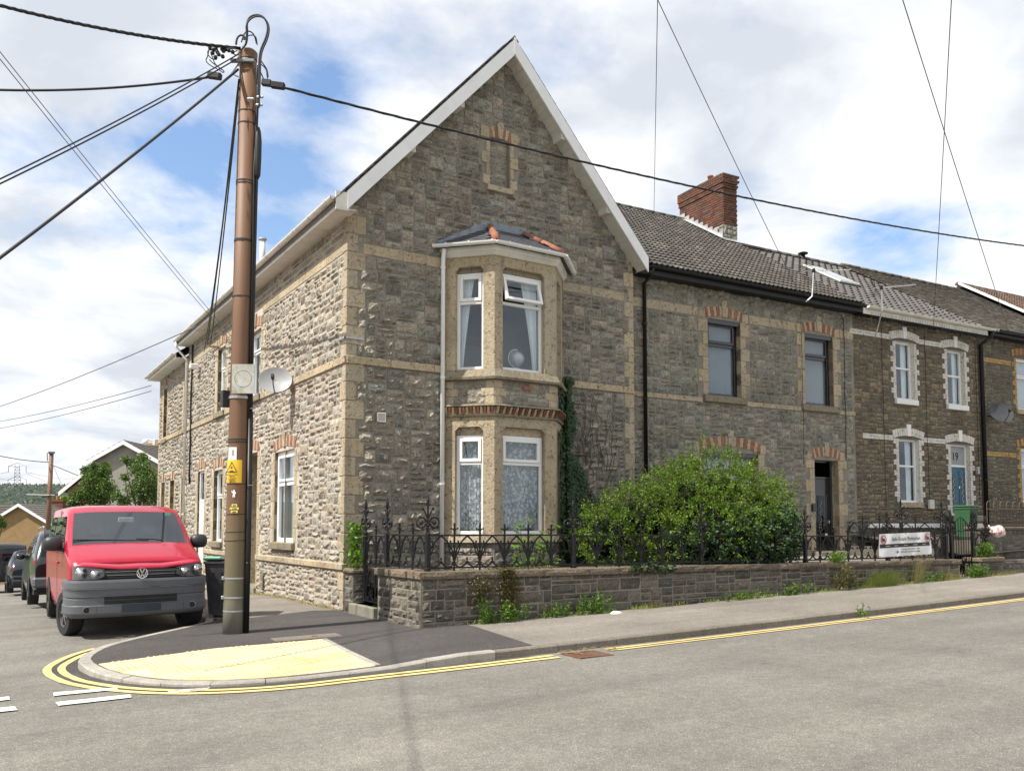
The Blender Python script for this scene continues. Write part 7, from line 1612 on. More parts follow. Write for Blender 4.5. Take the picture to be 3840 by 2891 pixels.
through(hit(738, 1224, (1, 0, 0), (5.0, 0, 0)), (0, 1524, 34), 1.5, .2, .014, 'wire_grey', label='thin wire sloping down left from the gutter end of the corner house side'); through((CX0 - .3, 31.9, 6.6), (0, 1580, 40), 1.5, .2, .014, 'wire_grey', label='upper of two thin wires leaving the far corner of the side house'); through((CX0 - .3, 31.9, 6.4), (0, 1606, 40), 1.5, .2, .014, 'wire_grey', label='lower of two thin wires leaving the far corner of the side house')
def onroof(x, y, D): return tp(x, y, D)
through(onroof(2452, 820, 6.0), (2466, 0, 13), 1.12, .05, .0075, 'wire_grey', label='thin upright telephone wire ending on the brown tiled ridge right of the gable'); through(onroof(3003, 1112, -.35), (2466, 0, 13), 1.12, .05, .0075, 'wire_grey', label='thin telephone wire slanting down past the chimney to the black gutter')
through(onroof(3785, 1250, -.35), (3385, 0, 13), 1.12, .05, .0085, 'wire_grey', label='thin telephone wire slanting down to the eaves of the yellow brick house'); through(onroof(3500, 1228, -.35), (3568, 0, 12), 1.12, .05, .0075, 'wire_grey', label='thin near upright telephone wire down to the white gutter')
# cables clipped down the faces
def wallrun(label, pts, W0, d=.05, r_=.010, name='wall_cable'):
    m = MB(); m.smooth = True; m.tube([W0.p(u, d + RND.uniform(-.006, .006), z) for u, z in pts], r_, 5); o = m.build(name, 'cable_black'); tag(o, label, 'cable'); return o
def zig(u, z0, z1, n=12, a=.02): return [(u + RND.uniform(-a, a), lerp(z0, z1, k / n)) for k in range(n + 1)]
wallrun('black cable clipped down the stone joint between the two terraced houses', [(7.0, 7.2)] + zig(7.08, 7.05, 3.4), TW); wallrun('thin black cable down the grey terrace wall left of its second window', zig(5.52, 7.1, 3.2, 14, .01), TW, .04, .006); wallrun('thin cable down the dark brown stone wall of the house with white surrounds', zig(8.6, 7.1, 2.2, 14, .012), TW, .04, .007); wallrun('thin cable beside the upper white-edged window down to the meter box', zig(10.42, 7.1, 2.4, 14, .012), TW, .05, .007); wallrun('cable running down beside the black drainpipe of the white-edged house', zig(12.75, 7.1, 2.4, 14, .012), TW, .05, .008)
wallrun('bundle of black cables running down the side wall beside the white downpipe', zig(su(26.5), 7.1, 2.9, 14, .03), SW, .05, .03)
# ------------------------------------------------------------------ vehicles
def loft(stations, prof, mats):
    pass
def vehicle(name, label, cat, Mw, Wd, top, hw, z_low=.34, tumble=.18, belt=1.0, paint='black_gloss', ws=None, rear_glass=None, side_win=(), wheels=(), wr=.33, win_mat='tinted_glass', crown=.02, steer=0, rim='galvanised', tw_=.21, roofround=.10, interior=False, arch_r=None, tail=True):
    # top: list (y, z) of the upper outline from the front; hw: list (y, half width)
    t = thing(name, label, cat, Mw); body = MB(); body.smooth = True; gl = MB(); gl.smooth = True; rg = MB(); rg.smooth = True
    def interp(tab, y):
        if y <= tab[0][0]: return tab[0][1]
        for (a, b_), (c, d) in zip(tab, tab[1:]):
            if y <= c: return lerp(b_, d, (y - a) / (c - a + 1e-9))
        return tab[-1][1]
    ztop_max = max(z for _, z in top)
    def xs(y, z): return interp(hw, y) - tumble * max(0, (z - belt) / (ztop_max - belt)) ** 1.3 - (.03 * max(0, (z_low + .18 - z) / .18))
    ys = sorted({y for y, _ in top} | {y for y, _ in hw}); ys2 = []
    for a, b_ in zip(ys, ys[1:]):
        n = max(1, int((b_ - a) / .22)); ys2 += [lerp(a, b_, k / n) for k in range(n)]
    ys2.append(ys[-1]); rows = []
    for y in ys2:
        zt = interp(top, y); zs = [z_low, z_low + .16, lerp(z_low, min(belt, zt), .7), min(belt, zt - roofround * 1.2)]
        zl = zs[-1]; zs += [lerp(zl, zt - roofround, .5), zt - roofround]; row = [(xs(y, z), z) for z in zs]; xe = row[-1][0]
        row += [(xe - roofround * .35, zt - roofround * .38), (xe - roofround * 1.0, zt - .012), (xe * .62, zt + crown * .6), (xe * .3, zt + crown * .9), (0, zt + crown)]; rows.append((y, row))
    n = len(rows[0][1])
    def full(row): return row + [(-x, z) for x, z in reversed(row[:-1])]
    m2 = 2 * n - 1; vs = [(x, y, z) for y, row in rows for x, z in full(row)]; base = []
    for i in range(len(rows) - 1):
        ym = (rows[i][0] + rows[i + 1][0]) / 2
        for j in range(m2 - 1):
            f = (i * m2 + j, (i + 1) * m2 + j, (i + 1) * m2 + j + 1, i * m2 + j + 1); jj = j if j < n - 1 else m2 - 2 - j
            if ws and ws[0] < ym < ws[1] and jj >= 7: gl.f.append(f); gl.mi.append(0); gl.sm.append(True); gl.r.append(0)
            elif rear_glass and rear_glass[0] < ym < rear_glass[1] and jj >= 7: rg.f.append(f); rg.mi.append(0); rg.sm.append(True); rg.r.append(0)
            else: body.f.append(f); body.mi.append(0); body.sm.append(True); body.r.append(0)
    body.v = list(vs); gl.v = list(vs); rg.v = list(vs)
    for i, rev in ((0, False), (len(rows) - 1, True)):
        f = tuple(range(i * m2, i * m2 + m2)); body.f.append(tuple(reversed(f)) if rev else f); body.mi.append(0); body.sm.append(False); body.r.append(0)
    bo = body.build('body', paint, t, Mw)
    if gl.f: gl.build('windscreen', 'car_glass', t, Mw)
    if rg.f: rg.build('rear_window', 'tinted_glass', t, Mw)
    for poly in side_win:
        for sg in (-1, 1):
            mb = MB(); mb.smooth = True; y0, y1 = min(p[0] for p in poly), max(p[0] for p in poly); kN = 8; vv = []
            def zr_(y):
                zsx = []
                for (a, b_), (c, d) in zip(poly, poly[1:] + poly[:1]):
                    if min(a, c) <= y <= max(a, c) and abs(a - c) > 1e-6: zsx.append(lerp(b_, d, (y - a) / (c - a)))
                return min(zsx), max(zsx)
            for i in range(kN + 1):
                y = lerp(y0 + .001, y1 - .001, i / kN); lo, hi = zr_(y)
                for q in range(4): z = lerp(lo, hi, q / 3); vv.append((sg * (xs(y, z) + .006), y, z))
            fs = [(i * 4 + q, (i + 1) * 4 + q, (i + 1) * 4 + q + 1, i * 4 + q + 1) for i in range(kN) for q in range(3)]; mb.add(vv, fs if sg > 0 else [tuple(reversed(f)) for f in fs]); mb.build('side_window', win_mat, t, Mw)
    for (y, fr_) in wheels:
        for sg in (-1, 1):
            x = sg * (interp(hw, y) - tw_ / 2 + .012); ar = (arch_r or wr + .06); mb = MB(); X = sg * (interp(hw, y) + .004)
            pts = [(math.cos(math.pi * k / 14) * ar, math.sin(math.pi * k / 14) * ar) for k in range(15)]; mb.add([(X, y + a, max(z_low, wr) - (max(z_low, wr) - wr) + b_ ) for a, b_ in pts] + [(X, y - ar, z_low - .02), (X, y + ar, z_low - .02)], [tuple(range(17)) if sg < 0 else tuple(reversed(range(17)))]); mb.build('wheel_arch', 'rubber', t, Mw)
            Iw = Mw @ Matrix.Translation((x, y, wr)) @ Matrix.Rotation(rad(steer) if fr_ else 0, 4, 'Z'); w = put(bpy.data.objects.new('wheel', None), Iw, t)
            mb = MB(); mb.smooth = False; h_ = tw_ / 2; mb.lathe([(wr * .62, -h_), (wr * .95, -h_), (wr, -h_ * .7), (wr, h_ * .7), (wr * .95, h_), (wr * .62, h_)], 32, fn=lambda p: (p[2], p[0], p[1]), cap=False)
            for g__ in (-.4, 0, .4): mb.lathe([(wr + .0015, g__ * h_ - .012), (wr + .004, g__ * h_ - .009), (wr + .004, g__ * h_ + .009), (wr + .0015, g__ * h_ + .012)], 32, fn=lambda p: (p[2], p[0], p[1]), cap=False)
            mb.build('tyre', 'rubber', w, Iw); mb = MB(); o = h_ * .55 * sg; mb.lathe([(wr * .64, -h_ * .9), (wr * .62, h_ * .9)], 28, fn=lambda p: (p[2], p[0], p[1]), cap=False); mb.lathe([(.05, o + sg * .02), (.001, o + sg * .03)], 12, fn=lambda p: (p[2], p[0], p[1]), cap=False)
            for k in range(7): a = 2 * math.pi * k / 7; c, s_ = math.cos(a), math.sin(a); mb.tube([(o + sg * .01, c * .03, s_ * .03), (o, c * wr * .62, s_ * wr * .62)], [.03, .022], 4)
            mb.build('rim', rim, w, Iw)
    mb = MB(); L0 = ys2[0]; L1 = ys2[-1]; Wm = max(b_ for _, b_ in hw) - .06; mb.box(-Wm, Wm, L0 + .1, L1 - .06, z_low - .08, z_low + .03); mb.build('underside', 'rubber', t, Mw)
    return t, xs, interp
VX, VY = 2.16, 13.62
Vm = MX((VX, VY, gz(VX, 15.5) - .005), rad(0), 0, rad(-.6))
van, vxs, vin = vehicle('red_van', 'red van with dark grey bumper and large windscreen parked facing out by the corner', 'van', Vm, 1.9,
    [(.22, 1.095), (.40, 1.17), (.70, 1.28), (.98, 1.36), (1.30, 1.60), (1.66, 1.86), (1.85, 1.935), (2.3, 1.975), (4.6, 1.96), (4.80, 1.90), (4.89, 1.6)],
    [(.22, .895), (.40, .93), (.8, .95), (4.6, .95), (4.89, .90)], z_low=.36, tumble=.13, belt=1.12, paint='van_red', ws=(1.0, 1.66), side_win=([(1.12, 1.24), (2.12, 1.22), (2.12, 1.80), (1.72, 1.80)], [(2.24, 1.22), (3.40, 1.22), (3.40, 1.80), (2.24, 1.80)], [(3.50, 1.22), (4.62, 1.22), (4.62, 1.79), (3.50, 1.80)]),
    wheels=((.92, True), (3.92, False)), wr=.335, steer=12, crown=.015, roofround=.09, rim='hinge_grey')
def sweep(path, prof, name, mat, parent, Mw, smooth=True):
    # plan path (x, y), profile (out, z); normals point to the left of travel turned outwards
    m = MB(); m.smooth = smooth; P = [Vector(p) for p in path]; vs = []
    for i, p in enumerate(P):
        d = (P[min(i + 1, len(P) - 1)] - P[max(i - 1, 0)]).normalized(); nn = Vector((d.y, -d.x))
        for o, z in prof: q = p + nn * o; vs.append((q.x, q.y, z))
    k = len(prof); m.add(vs, [(i * k + j, (i + 1) * k + j, (i + 1) * k + j + 1, i * k + j + 1) for i in range(len(P) - 1) for j in range(k - 1)]); return m.build(name, mat, parent, Mw)
half = [(.955, .70), (.957, .40), (.945, .26), (.905, .165), (.83, .105), (.70, .065), (.45, .03), (.2, .012), (0, .005)]
nose = [(-x, y) for x, y in half] + list(reversed(half))[1:]
nose = [Vector((p.x, p.y)) for p in smoothp([(x, y, 0) for x, y in nose], 2)]
sweep(nose, [(.0, .862), (.028, .855), (.038, .825), (.044, .745), (.026, .735), (.030, .62)], 'upper_bumper', 'bumper_plastic', van, Vm, False)
sweep(nose, [(.030, .62), (.018, .60), (.024, .585), (.026, .50)], 'middle_bumper', 'bumper_plastic', van, Vm, False)
sweep(nose, [(.026, .50), (.036, .49), (.038, .385), (.022, .35), (-.03, .315), (-.10, .31)], 'lower_bumper', 'bumper_plastic', van, Vm, False)
sweep(nose, [(.046, .738), (.050, .735), (.046, .732)], 'bumper_strip', 'hinge_grey', van, Vm, False)
def onnose(x, out=0):                            # y of the nose path at x
    for a, b_ in zip(nose, nose[1:]):
        if a.x <= x <= b_.x: return lerp(a.y, b_.y, (x - a.x) / (b_.x - a.x + 1e-9)) - out
    return .1 - out
def nose_panel(name, x0, x1, z0, z1, out, mat, n=16, zf=None):
    m = MB(); vs = []
    for i in range(n + 1):
        x = lerp(x0, x1, i / n); a, b_ = (z0, z1) if zf is None else zf(x, i / n); vs += [(x, onnose(x, out), a), (x, onnose(x, out), b_)]
    m.add(vs, [(2 * i, 2 * i + 2, 2 * i + 3, 2 * i + 1) for i in range(n)]); return m.build(name, mat, van, Vm)
nose_panel('front_panel', -.90, .90, .86, 1.03, -.045, 'rubber'); nose_panel('lower_grille', -.50, .50, .505, .625, .034, 'rubber'); nose_panel('grille_bar', -.49, .49, .560, .575, .042, 'dark_plastic')
nose_panel('grille_rim', -.52, .52, .497, .507, .045, 'bumper_plastic'); nose_panel('grille_rim', -.52, .52, .622, .634, .045, 'bumper_plastic')
for z, hh, w in ((.985, .018, .53), (.935, .022, .50), (.885, .016, .46)): nose_panel('grille_bar', -w, w, z, z + hh, .010, 'dark_plastic')
nose_panel('grille_strip', -.50, .50, .972, .978, .014, 'galvanised'); nose_panel('grille_strip', -.47, .47, .922, .928, .014, 'galvanised')
m = MB(); m.smooth = True; vs = []; prof = ((.0, 0), (.004, .02), (-.04, .05), (-.12, .072), (-.25, .082))
for i, p in enumerate(nose):
    if p.y > .14: continue
    d = (nose[min(i + 1, len(nose) - 1)] - nose[max(i - 1, 0)]).normalized(); nn = Vector((d.y, -d.x)); zb0 = 1.008 + .055 * min(1, max(0, (abs(p.x) - .3) / .5)); vs += [((p + nn * o).x * (1 + .0 * o), p.y - o * .98, zb0 + z * (1 - .35 * abs(p.x))) for o, z in prof]
k = len(prof); nn_ = len(vs) // k; m.add(vs, [(i * k + j, (i + 1) * k + j, (i + 1) * k + j + 1, i * k + j + 1) for i in range(nn_ - 1) for j in range(k - 1)]); m.build('bonnet_edge', 'van_red', van, Vm)
nose_panel('registration_plate', -.27, .27, .385, .500, .048, 'plate_blue'); nose_panel('bumper_seam', -.60, -.596, .39, .49, .040, 'rubber', 2); nose_panel('bumper_seam', .596, .60, .39, .49, .040, 'rubber', 2)
for sg in (-1, 1):
    q = sorted([sg * .50, sg * .905]); hl = put(bpy.data.objects.new('headlight', None), Vm @ Matrix.Translation((sg * .7, .1, .94)), van)
    f = (lambda x, t_: (lerp(.872, .868, (abs(x) - .5) / .4) + (.04 * max(0, 1 - (abs(x) - .5) / .08)), lerp(1.015, 1.062, min(1, (abs(x) - .5) / .3))))
    def lamp(name, out, mat, shrink=0):
        m = MB(); m.smooth = True; vs = []; n = 14; q0 = q
        for i in range(n + 1):
            x = lerp(q[0], q[1], i / n); a, b_ = f(x, 0)
            for k in range(4): z = lerp(a + shrink, b_ - shrink, k / 3); vs.append((x, onnose(x, out), z))
        m.add(vs, [(4 * i + k, 4 * i + 4 + k, 4 * i + 5 + k, 4 * i + 1 + k) for i in range(n) for k in range(3)]); m.build(name, mat, hl, Vm)
    lamp('lamp_housing', -.035, 'hinge_grey'); lamp('lens', .018, 'lens_glass')
    for cx, cz, r0 in ((.80, .965, .082), (.62, .94, .062)):
        m = MB(); m.smooth = True; m.lathe([(r0, -.012), (r0 * .9, .0), (r0 * .62, .03), (r0 * .18, .045)], 20, fn=lambda p: (sg * cx + p[0], onnose(sg * cx, -.0) + p[2] - .005, cz + p[1])); m.build('reflector', 'chrome', hl, Vm)
    m = MB(); m.tube([(sg * .52, onnose(sg * .52, .002), .985), (sg * .62, onnose(sg * .62, .002), .985), (sg * .69, onnose(sg * .69, .002), .96)], .008, 5); m.build('lamp_trim', 'galvanised', hl, Vm)
    m = MB(); m.lathe([(.065, 0), (.065, -.006), (.05, -.008), (.045, .0)], 20, fn=lambda p: (sg * .72 + p[0], onnose(sg * .72, .036) + p[2], .435 + p[1] * .85)); m.build('fog_lamp_surround', 'hinge_grey' , van, Vm); m = MB(); m.lathe([(.055, -.003), (.001, -.004)], 18, fn=lambda p: (sg * .72 + p[0], onnose(sg * .72, .040) + p[2], .435 + p[1] * .85)); m.build('fog_lamp', 'rubber', van, Vm)
    # door mirror
    Im = Vm @ Matrix.Translation((sg * (vxs(1.35, 1.3) + .15), 1.28, 1.375)); m = MB(); m.smooth = True; m.ball((0, 0, 0), 1, 14, 10, (.15, .10, .13)); m.v = [(max(-.13, min(.13, x)), y, max(-.11, min(.115, z))) for x, y, z in m.v]; mi = m.build('door_mirror', 'dark_plastic', van, Im)
    m = MB(); m.tube([(-sg * .10, 0, -.08), (-sg * .20, 0, -.12)], [.04, .03], 6); m.build('mirror_arm', 'dark_plastic', mi, Im)
    m = MB(); m.bbox(-.012, .012, -.09, .09, -.015, .015, .004); m.build('door_handle', 'van_red', van, Vm @ Matrix.Translation((sg * (vxs(2, 1.05) + .015), 2.0, 1.06)))
    m = MB(); X = sg * (vxs(3, 1.0) + .004); m.box(min(X, X + sg * .002), max(X, X + sg * .002), 2.18, 2.19, .42, 1.78); m.build('door_seam', 'rubber', van, Vm)
    # wiper
    zw = lambda y: 1.36 + (y - .98) * .78
    m = MB(); a = (sg * .10 + .35, 1.02, 1.405); b2 = (sg * .30 + .05, 1.04, 1.42); b3 = (sg * .45 - .38, 1.06, 1.435); m.tube([a, b2, b3], .010, 5); m.build('wiper', 'rubber', van, Vm)
# round badge: a ring with the letters V over W
bd = put(bpy.data.objects.new('badge', None), Vm @ Matrix.Translation((0, onnose(0, .035), .945)), van); Ib2 = WM[bd.name]
m = MB(); m.lathe([(.068, .0), (.068, -.010), (.078, -.012), (.080, .0)], 32, fn=lambda p: (p[0], p[2], p[1]), cap=False); m.build('badge_ring', 'chrome', bd, Ib2); m = MB(); m.lathe([(.07, -.001), (.001, -.002)], 28, fn=lambda p: (p[0], p[2], p[1])); m.build('badge_ground', 'ink_black', bd, Ib2)
m = MB()
def stroke(p, q, w=.0095):
    p, q = Vector(p), Vector(q); d = (q - p).normalized(); nn = Vector((-d.y, d.x)) * w / 1.0
    pts = [p - nn, q - nn, q + nn, p + nn]; m.add([(a.x, -.010, a.y) for a in pts] + [(a.x, -.003, a.y) for a in pts], [(0, 1, 2, 3), (0, 4, 5, 1), (1, 5, 6, 2), (2, 6, 7, 3), (3, 7, 4, 0)])
for sg in (-1, 1): stroke((sg * .030, .062), (0, -.002), .0075); stroke((sg * .062, .030), (sg * .026, -.060), .0075); stroke((sg * .026, -.060), (0, -.008), .0075)
m.build('badge_letters', 'chrome', bd, Ib2)
# cab interior
M('seat_grey', (.16, .165, .18), .9, .15, 9, 60, .1); M('dash_grey', (.30, .31, .32), .8, .1, 9, 60, .1); M('backing_pale', (.55, .62, .66), .8, .1, 5, 50, .05)
m = MB(); m.bbox(-.80, .80, 1.05, 1.42, .95, 1.20, .05); m.build('dashboard', 'dash_grey', van, Vm)
for x in (-.42, .42):
    s_ = put(bpy.data.objects.new('seat', None), Vm @ Matrix.Translation((x, 2.0, .8)), van); m = MB(); m.bbox(-.24, .24, -.06, .10, 0, .62, .05); m.build('seat_back', 'seat_grey', s_, WM[s_.name]); m = MB(); m.bbox(-.14, .14, -.05, .06, .66, .86, .05); m.build('headrest', 'seat_grey', s_, WM[s_.name])
m = MB(); m.tube([(-.42 + math.cos(a) * .19, 1.50 - math.sin(a) * .08, 1.17 + math.sin(a) * .17) for a in [2 * math.pi * k / 16 for k in range(16)]], .014, 6, closed=True); m.build('steering_wheel', 'rubber', van, Vm)
m = MB(); m.bbox(-.12, .12, 1.62, 1.65, 1.70, 1.78, .01); m.build('interior_mirror', 'dash_grey', van, Vm)
m = MB(); m.box(-.86, .86, 2.9, 2.92, .5, 1.9); m.build('bulkhead', 'backing_pale', van, Vm)  # pale panel added behind the seats to brighten the cab
m = MB(); m.box(.60, .68, 1.595, 1.60, 1.80, 1.86) ; m.build('windscreen_sticker', 'mint_plastic', van, Vm)
# black estate car parked behind the van
M('tail_red', (.40, .01, .02), .2, .1, 9, 60, 0, coat=.8)
def rear_lights(t, Mw, xs_, yR, zc, w=.22, h=.16, grp=None):
    for sg in (-1, 1): m = MB(); m.bbox(min(sg * (xs_ - w), sg * xs_), max(sg * (xs_ - w), sg * xs_), yR - .12, yR + .02, zc - h / 2, zc + h / 2, .03); m.build('tail_light', 'tail_red', t, Mw)
Sm = MX((2.02, 25.3, gz(2, 23) - .02), 0, rad(1.6)); Sm = Matrix.Translation((2.02, 25.35, gz(2, 23.2))) @ Matrix.Rotation(math.pi, 4, 'Z') @ Matrix.Rotation(rad(2.2), 4, 'X')
suv, sxs, _ = vehicle('black_car', 'glossy black off-road car with a roof rail parked behind the red van', 'car', Sm, 1.85, [(.0, .85), (.3, .98), (1.1, 1.08), (1.7, 1.5), (2.2, 1.66), (3.7, 1.66), (4.15, 1.5), (4.42, 1.05), (4.5, .9)], [(.0, .78), (.3, .88), (1, .92), (3.9, .92), (4.5, .84)], z_low=.32, tumble=.22, belt=1.0, ws=(1.15, 1.68), rear_glass=(3.75, 4.35), side_win=([(1.5, 1.06), (2.5, 1.06), (2.5, 1.5), (2.0, 1.5)], [(2.6, 1.06), (3.5, 1.06), (3.5, 1.5), (2.6, 1.5)], [(3.55, 1.1), (4.05, 1.15), (3.85, 1.45), (3.55, 1.48)]), wheels=((.9, True), (3.55, False)), wr=.35, win_mat='tinted_glass', crown=.02)
rear_lights(suv, Sm, .885, 4.33, .93, .24, .14)
for sg in (-1, 1):
    m = MB(); m.tube([(sg * .66, 1.9, 1.70), (sg * .66, 2.0, 1.74), (sg * .66, 3.6, 1.74), (sg * .66, 3.7, 1.69)], .016, 6); m.build('roof_rail', 'galvanised', suv, Sm); m = MB(); m.smooth = True; m.ball((sg * 1.02, 1.75, 1.08), 1, 10, 8, (.11, .08, .08)); m.build('door_mirror', 'black_gloss', suv, Sm)
m = MB(); m.bbox(-.90, .90, 4.30, 4.54, .38, .62, .05); m.build('rear_bumper', 'bumper_plastic', suv, Sm)
Fm = Matrix.Translation((1.90, 37.4, gz(1.9, 35.5))) @ Matrix.Rotation(math.pi, 4, 'Z') @ Matrix.Rotation(rad(2.8), 4, 'X')
fi, fxs, _ = vehicle('small_car', 'small rounded dark blue hatchback parked beyond the black car', 'car', Fm, 1.63, [(.0, .75), (.3, .9), (.8, .98), (1.4, 1.38), (1.9, 1.49), (2.7, 1.46), (3.2, 1.15), (3.45, .98), (3.55, .8)], [(.0, .62), (.4, .78), (1, .815), (3, .815), (3.55, .68)], z_low=.26, tumble=.24, belt=.92, paint='navy_gloss', ws=(.85, 1.45), rear_glass=(2.75, 3.22), side_win=([(1.3, .98), (2.3, .98), (2.3, 1.36), (1.7, 1.36)], [(2.38, .98), (2.9, 1.02), (2.6, 1.33), (2.38, 1.35)]), wheels=((.65, True), (2.95, False)), wr=.30, crown=.03, rim='chrome', arch_r=.33)
rear_lights(fi, Fm, .76, 3.38, .82, .12, .15); m = MB(); m.bbox(-.70, .70, 3.40, 3.60, .34, .60, .05); m.build('rear_bumper', 'navy_gloss', fi, Fm); m = MB(); m.bbox(-.66, .66, 3.59, 3.615, .42, .435, .003); m.build('bumper_trim', 'chrome', fi, Fm)
Bm = Matrix.Translation((1.0, 45.0, gz(1, 42))) @ Matrix.Rotation(math.pi, 4, 'Z') @ Matrix.Rotation(rad(2.8), 4, 'X')
bv, bxs, _ = vehicle('black_van', 'large black van seen from behind at the end of the row of parked cars', 'van', Bm, 1.95, [(.0, .95), (.4, 1.1), (1.0, 1.2), (1.6, 1.75), (2.0, 1.86), (4.7, 1.86), (4.95, 1.75), (5.0, 1.6)], [(.0, .85), (.5, .96), (4.8, .98), (5.0, .95)], z_low=.38, tumble=.08, belt=1.1, ws=(1.05, 1.6), side_win=([(1.7, 1.25), (2.6, 1.25), (2.6, 1.7), (2.0, 1.7)],), wheels=((.9, True), (4.0, False)), wr=.34, crown=.02)
for sg in (-1, 1):
    m = MB(); m.box(min(sg * .06, sg * .80), max(sg * .06, sg * .80), 5.0, 5.012, 1.15, 1.66); m.build('rear_window', 'tinted_glass', bv, Bm); m = MB(); m.box(sg * .9 - .03, sg * .9 + .03, 4.99, 5.02, 1.45, 1.52); m.build('hinge', 'dark_plastic', bv, Bm)
m = MB(); m.box(-.004, .004, 5.0, 5.006, .5, 1.75); m.build('door_seam', 'rubber', bv, Bm); rear_lights(bv, Bm, .96, 5.0, 1.0, .12, .3)
# ------------------------------------------------------------------ vegetation
def leaf(mb, p, d, nrm, l, w, r):
    # one pointed leaf, folded along its rib: base p, direction d
    s_ = d.cross(nrm); s_ = s_.normalized() if s_.length > 1e-5 else Vector((1, 0, 0)); up = s_.cross(d)
    a = p; b_ = p + d * l * .5 + s_ * w + up * w * .25; c = p + d * l; e = p + d * l * .5 - s_ * w + up * w * .25
    mb.rn = r.random() + .001; o = len(mb.v); mb.v += [tuple(a), tuple(b_), tuple(c), tuple(e)]
    mb.f += [(o, o + 1, o + 2), (o, o + 2, o + 3)]; mb.mi += [0, 0]; mb.sm += [False, False]; mb.r += [mb.rn, mb.rn]
def rdir(r):
    z = r.uniform(-1, 1); a = r.uniform(0, 6.2832); s_ = math.sqrt(1 - z * z); return Vector((s_ * math.cos(a), s_ * math.sin(a), z))
def blob_leaves(mb, ells, n, l, w, r, shell=(.80, 1.06), spray=.35, inside=None, up=.35, tuft=22, ts=.075):
    # leaves in small tufts over an uneven shell, so that light and dark clumps form
    tot = sum(e[3] * e[5] + e[4] * e[5] for e in ells)
    for (cx, cy, cz, rx, ry, rz_) in ells:
        for _ in range(int(n / tuft * (rx * rz_ + ry * rz_) / tot)):
            d = rdir(r); q = 1 + .24 * noise.noise(Vector((d.x * 1.9 + cx, d.y * 1.9 + cy, d.z * 1.9 + cz))) + .22 * noise.noise(Vector((d.x * 5 + cx, d.y * 5, d.z * 5 + cz)))
            f = q * r.uniform(*shell); c = Vector((cx + d.x * rx * f, cy + d.y * ry * f, cz + d.z * rz_ * f))
            if inside and not inside(c): continue
            ax_ = (d + rdir(r) * .6 + Vector((0, 0, up))).normalized(); sz = r.uniform(.7, 1.3); hue = r.random()
            for k in range(tuft):
                p = c + ax_ * r.uniform(-.6, 1.4) * ts + rdir(r) * ts * r.random()
                dd = (ax_ + rdir(r) * 1.0).normalized(); leaf(mb, p, dd, rdir(r) + d, l * sz * r.uniform(.6, 1.25), w * sz * r.uniform(.7, 1.2), r)
def sprays(mb, stem, ells, n, L_, l, w, r, zmin=.2, inside=None):
    for _ in range(n):
        cx, cy, cz, rx, ry, rz_ = ells[r.randrange(len(ells))]; d = rdir(r)
        if d.z < zmin: continue
        p0 = Vector((cx + d.x * rx * .9, cy + d.y * ry * .9, cz + d.z * rz_ * .9)); dd = (d + Vector((0, 0, .9)) + rdir(r) * .35).normalized(); ln = L_ * r.uniform(.4, 1.1)
        if inside and not inside(p0): continue
        stem.tube([p0 - dd * .1, p0 + dd * ln], [.006, .003], 3, cap=False); m_ = int(ln / .022)
        for k in range(m_):
            t_ = k / m_; q = p0 + dd * ln * t_; sd = (rdir(r) + dd * .8).normalized(); leaf(mb, q, sd, rdir(r), l * (1.1 - t_ * .5), w * (1.1 - t_ * .5), r)
bush = thing('privet_bush', 'large overgrown bright green privet bush spilling over the railing and garden wall', 'bush', MX((12.4, 12.3, .8)))
EB = [(12.9, 12.4, 2.10, 1.60, 1.05, 1.12), (13.65, 12.3, 1.95, 1.05, .95, .92), (12.0, 12.45, 2.1, .95, .95, .85), (11.0, 12.6, 1.75, .95, .80, .75), (10.3, 12.7, 1.45, .75, .65, .72), (12.2, 11.85, 1.6, 1.1, .7, .75), (13.4, 11.9, 1.5, 1.1, .65, .85), (11.2, 11.8, 1.4, .8, .5, .5)]
r = random.Random(77); fo = MB(); sm_ = MB(); ins = lambda p: p.y < 14.0
blob_leaves(fo, EB, 62000, .052, .014, r, (.66, 1.03), inside=ins); sprays(fo, sm_, EB[:6], 620, .34, .05, .012, r, .15, ins)
for (x, z, h_) in ((12.35, 3.05, .55), (12.15, 3.0, .38), (13.2, 3.0, .35), (13.6, 2.9, .28), (12.9, 3.05, .3), (14.4, 2.5, .35), (14.65, 2.3, .3), (11.7, 2.75, .30), (10.9, 2.3, .3), (10.2, 2.0, .25)):
    for q in range(3):
        p0 = Vector((x + r.uniform(-.08, .08), 12.3 + r.uniform(-.2, .2), z)); dd = Vector((r.uniform(-.25, .25), r.uniform(-.2, .2), 1)).normalized(); sm_.tube([p0 - dd * .3, p0 + dd * h_], [.007, .003], 3, cap=False)
        for k in range(int(h_ / .018)): leaf(fo, p0 + dd * h_ * k / (h_ / .018), (rdir(r) + dd).normalized(), rdir(r), .05, .012, r)
fo.build('foliage', 'privet_leaf', bush, None, 'stuff')
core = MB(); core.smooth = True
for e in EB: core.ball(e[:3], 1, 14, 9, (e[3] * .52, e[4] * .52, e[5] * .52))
core.build('inner_growth', 'core_dark', bush, None, 'stuff')  # dark ellipsoids added inside the bush to block light through the leaves
for k in range(26): a = r.uniform(-1.8, 1.6); sm_.tube([(12.4 + a * .5, 12.4, .7), (12.4 + a * .8, 12.3, 1.3), (12.4 + a * 1.3, 12.2 + r.uniform(-.4, .4), 2.1)], [.02, .014, .006], 5)
sm_.build('branches', 'bark', bush, None, 'stuff')
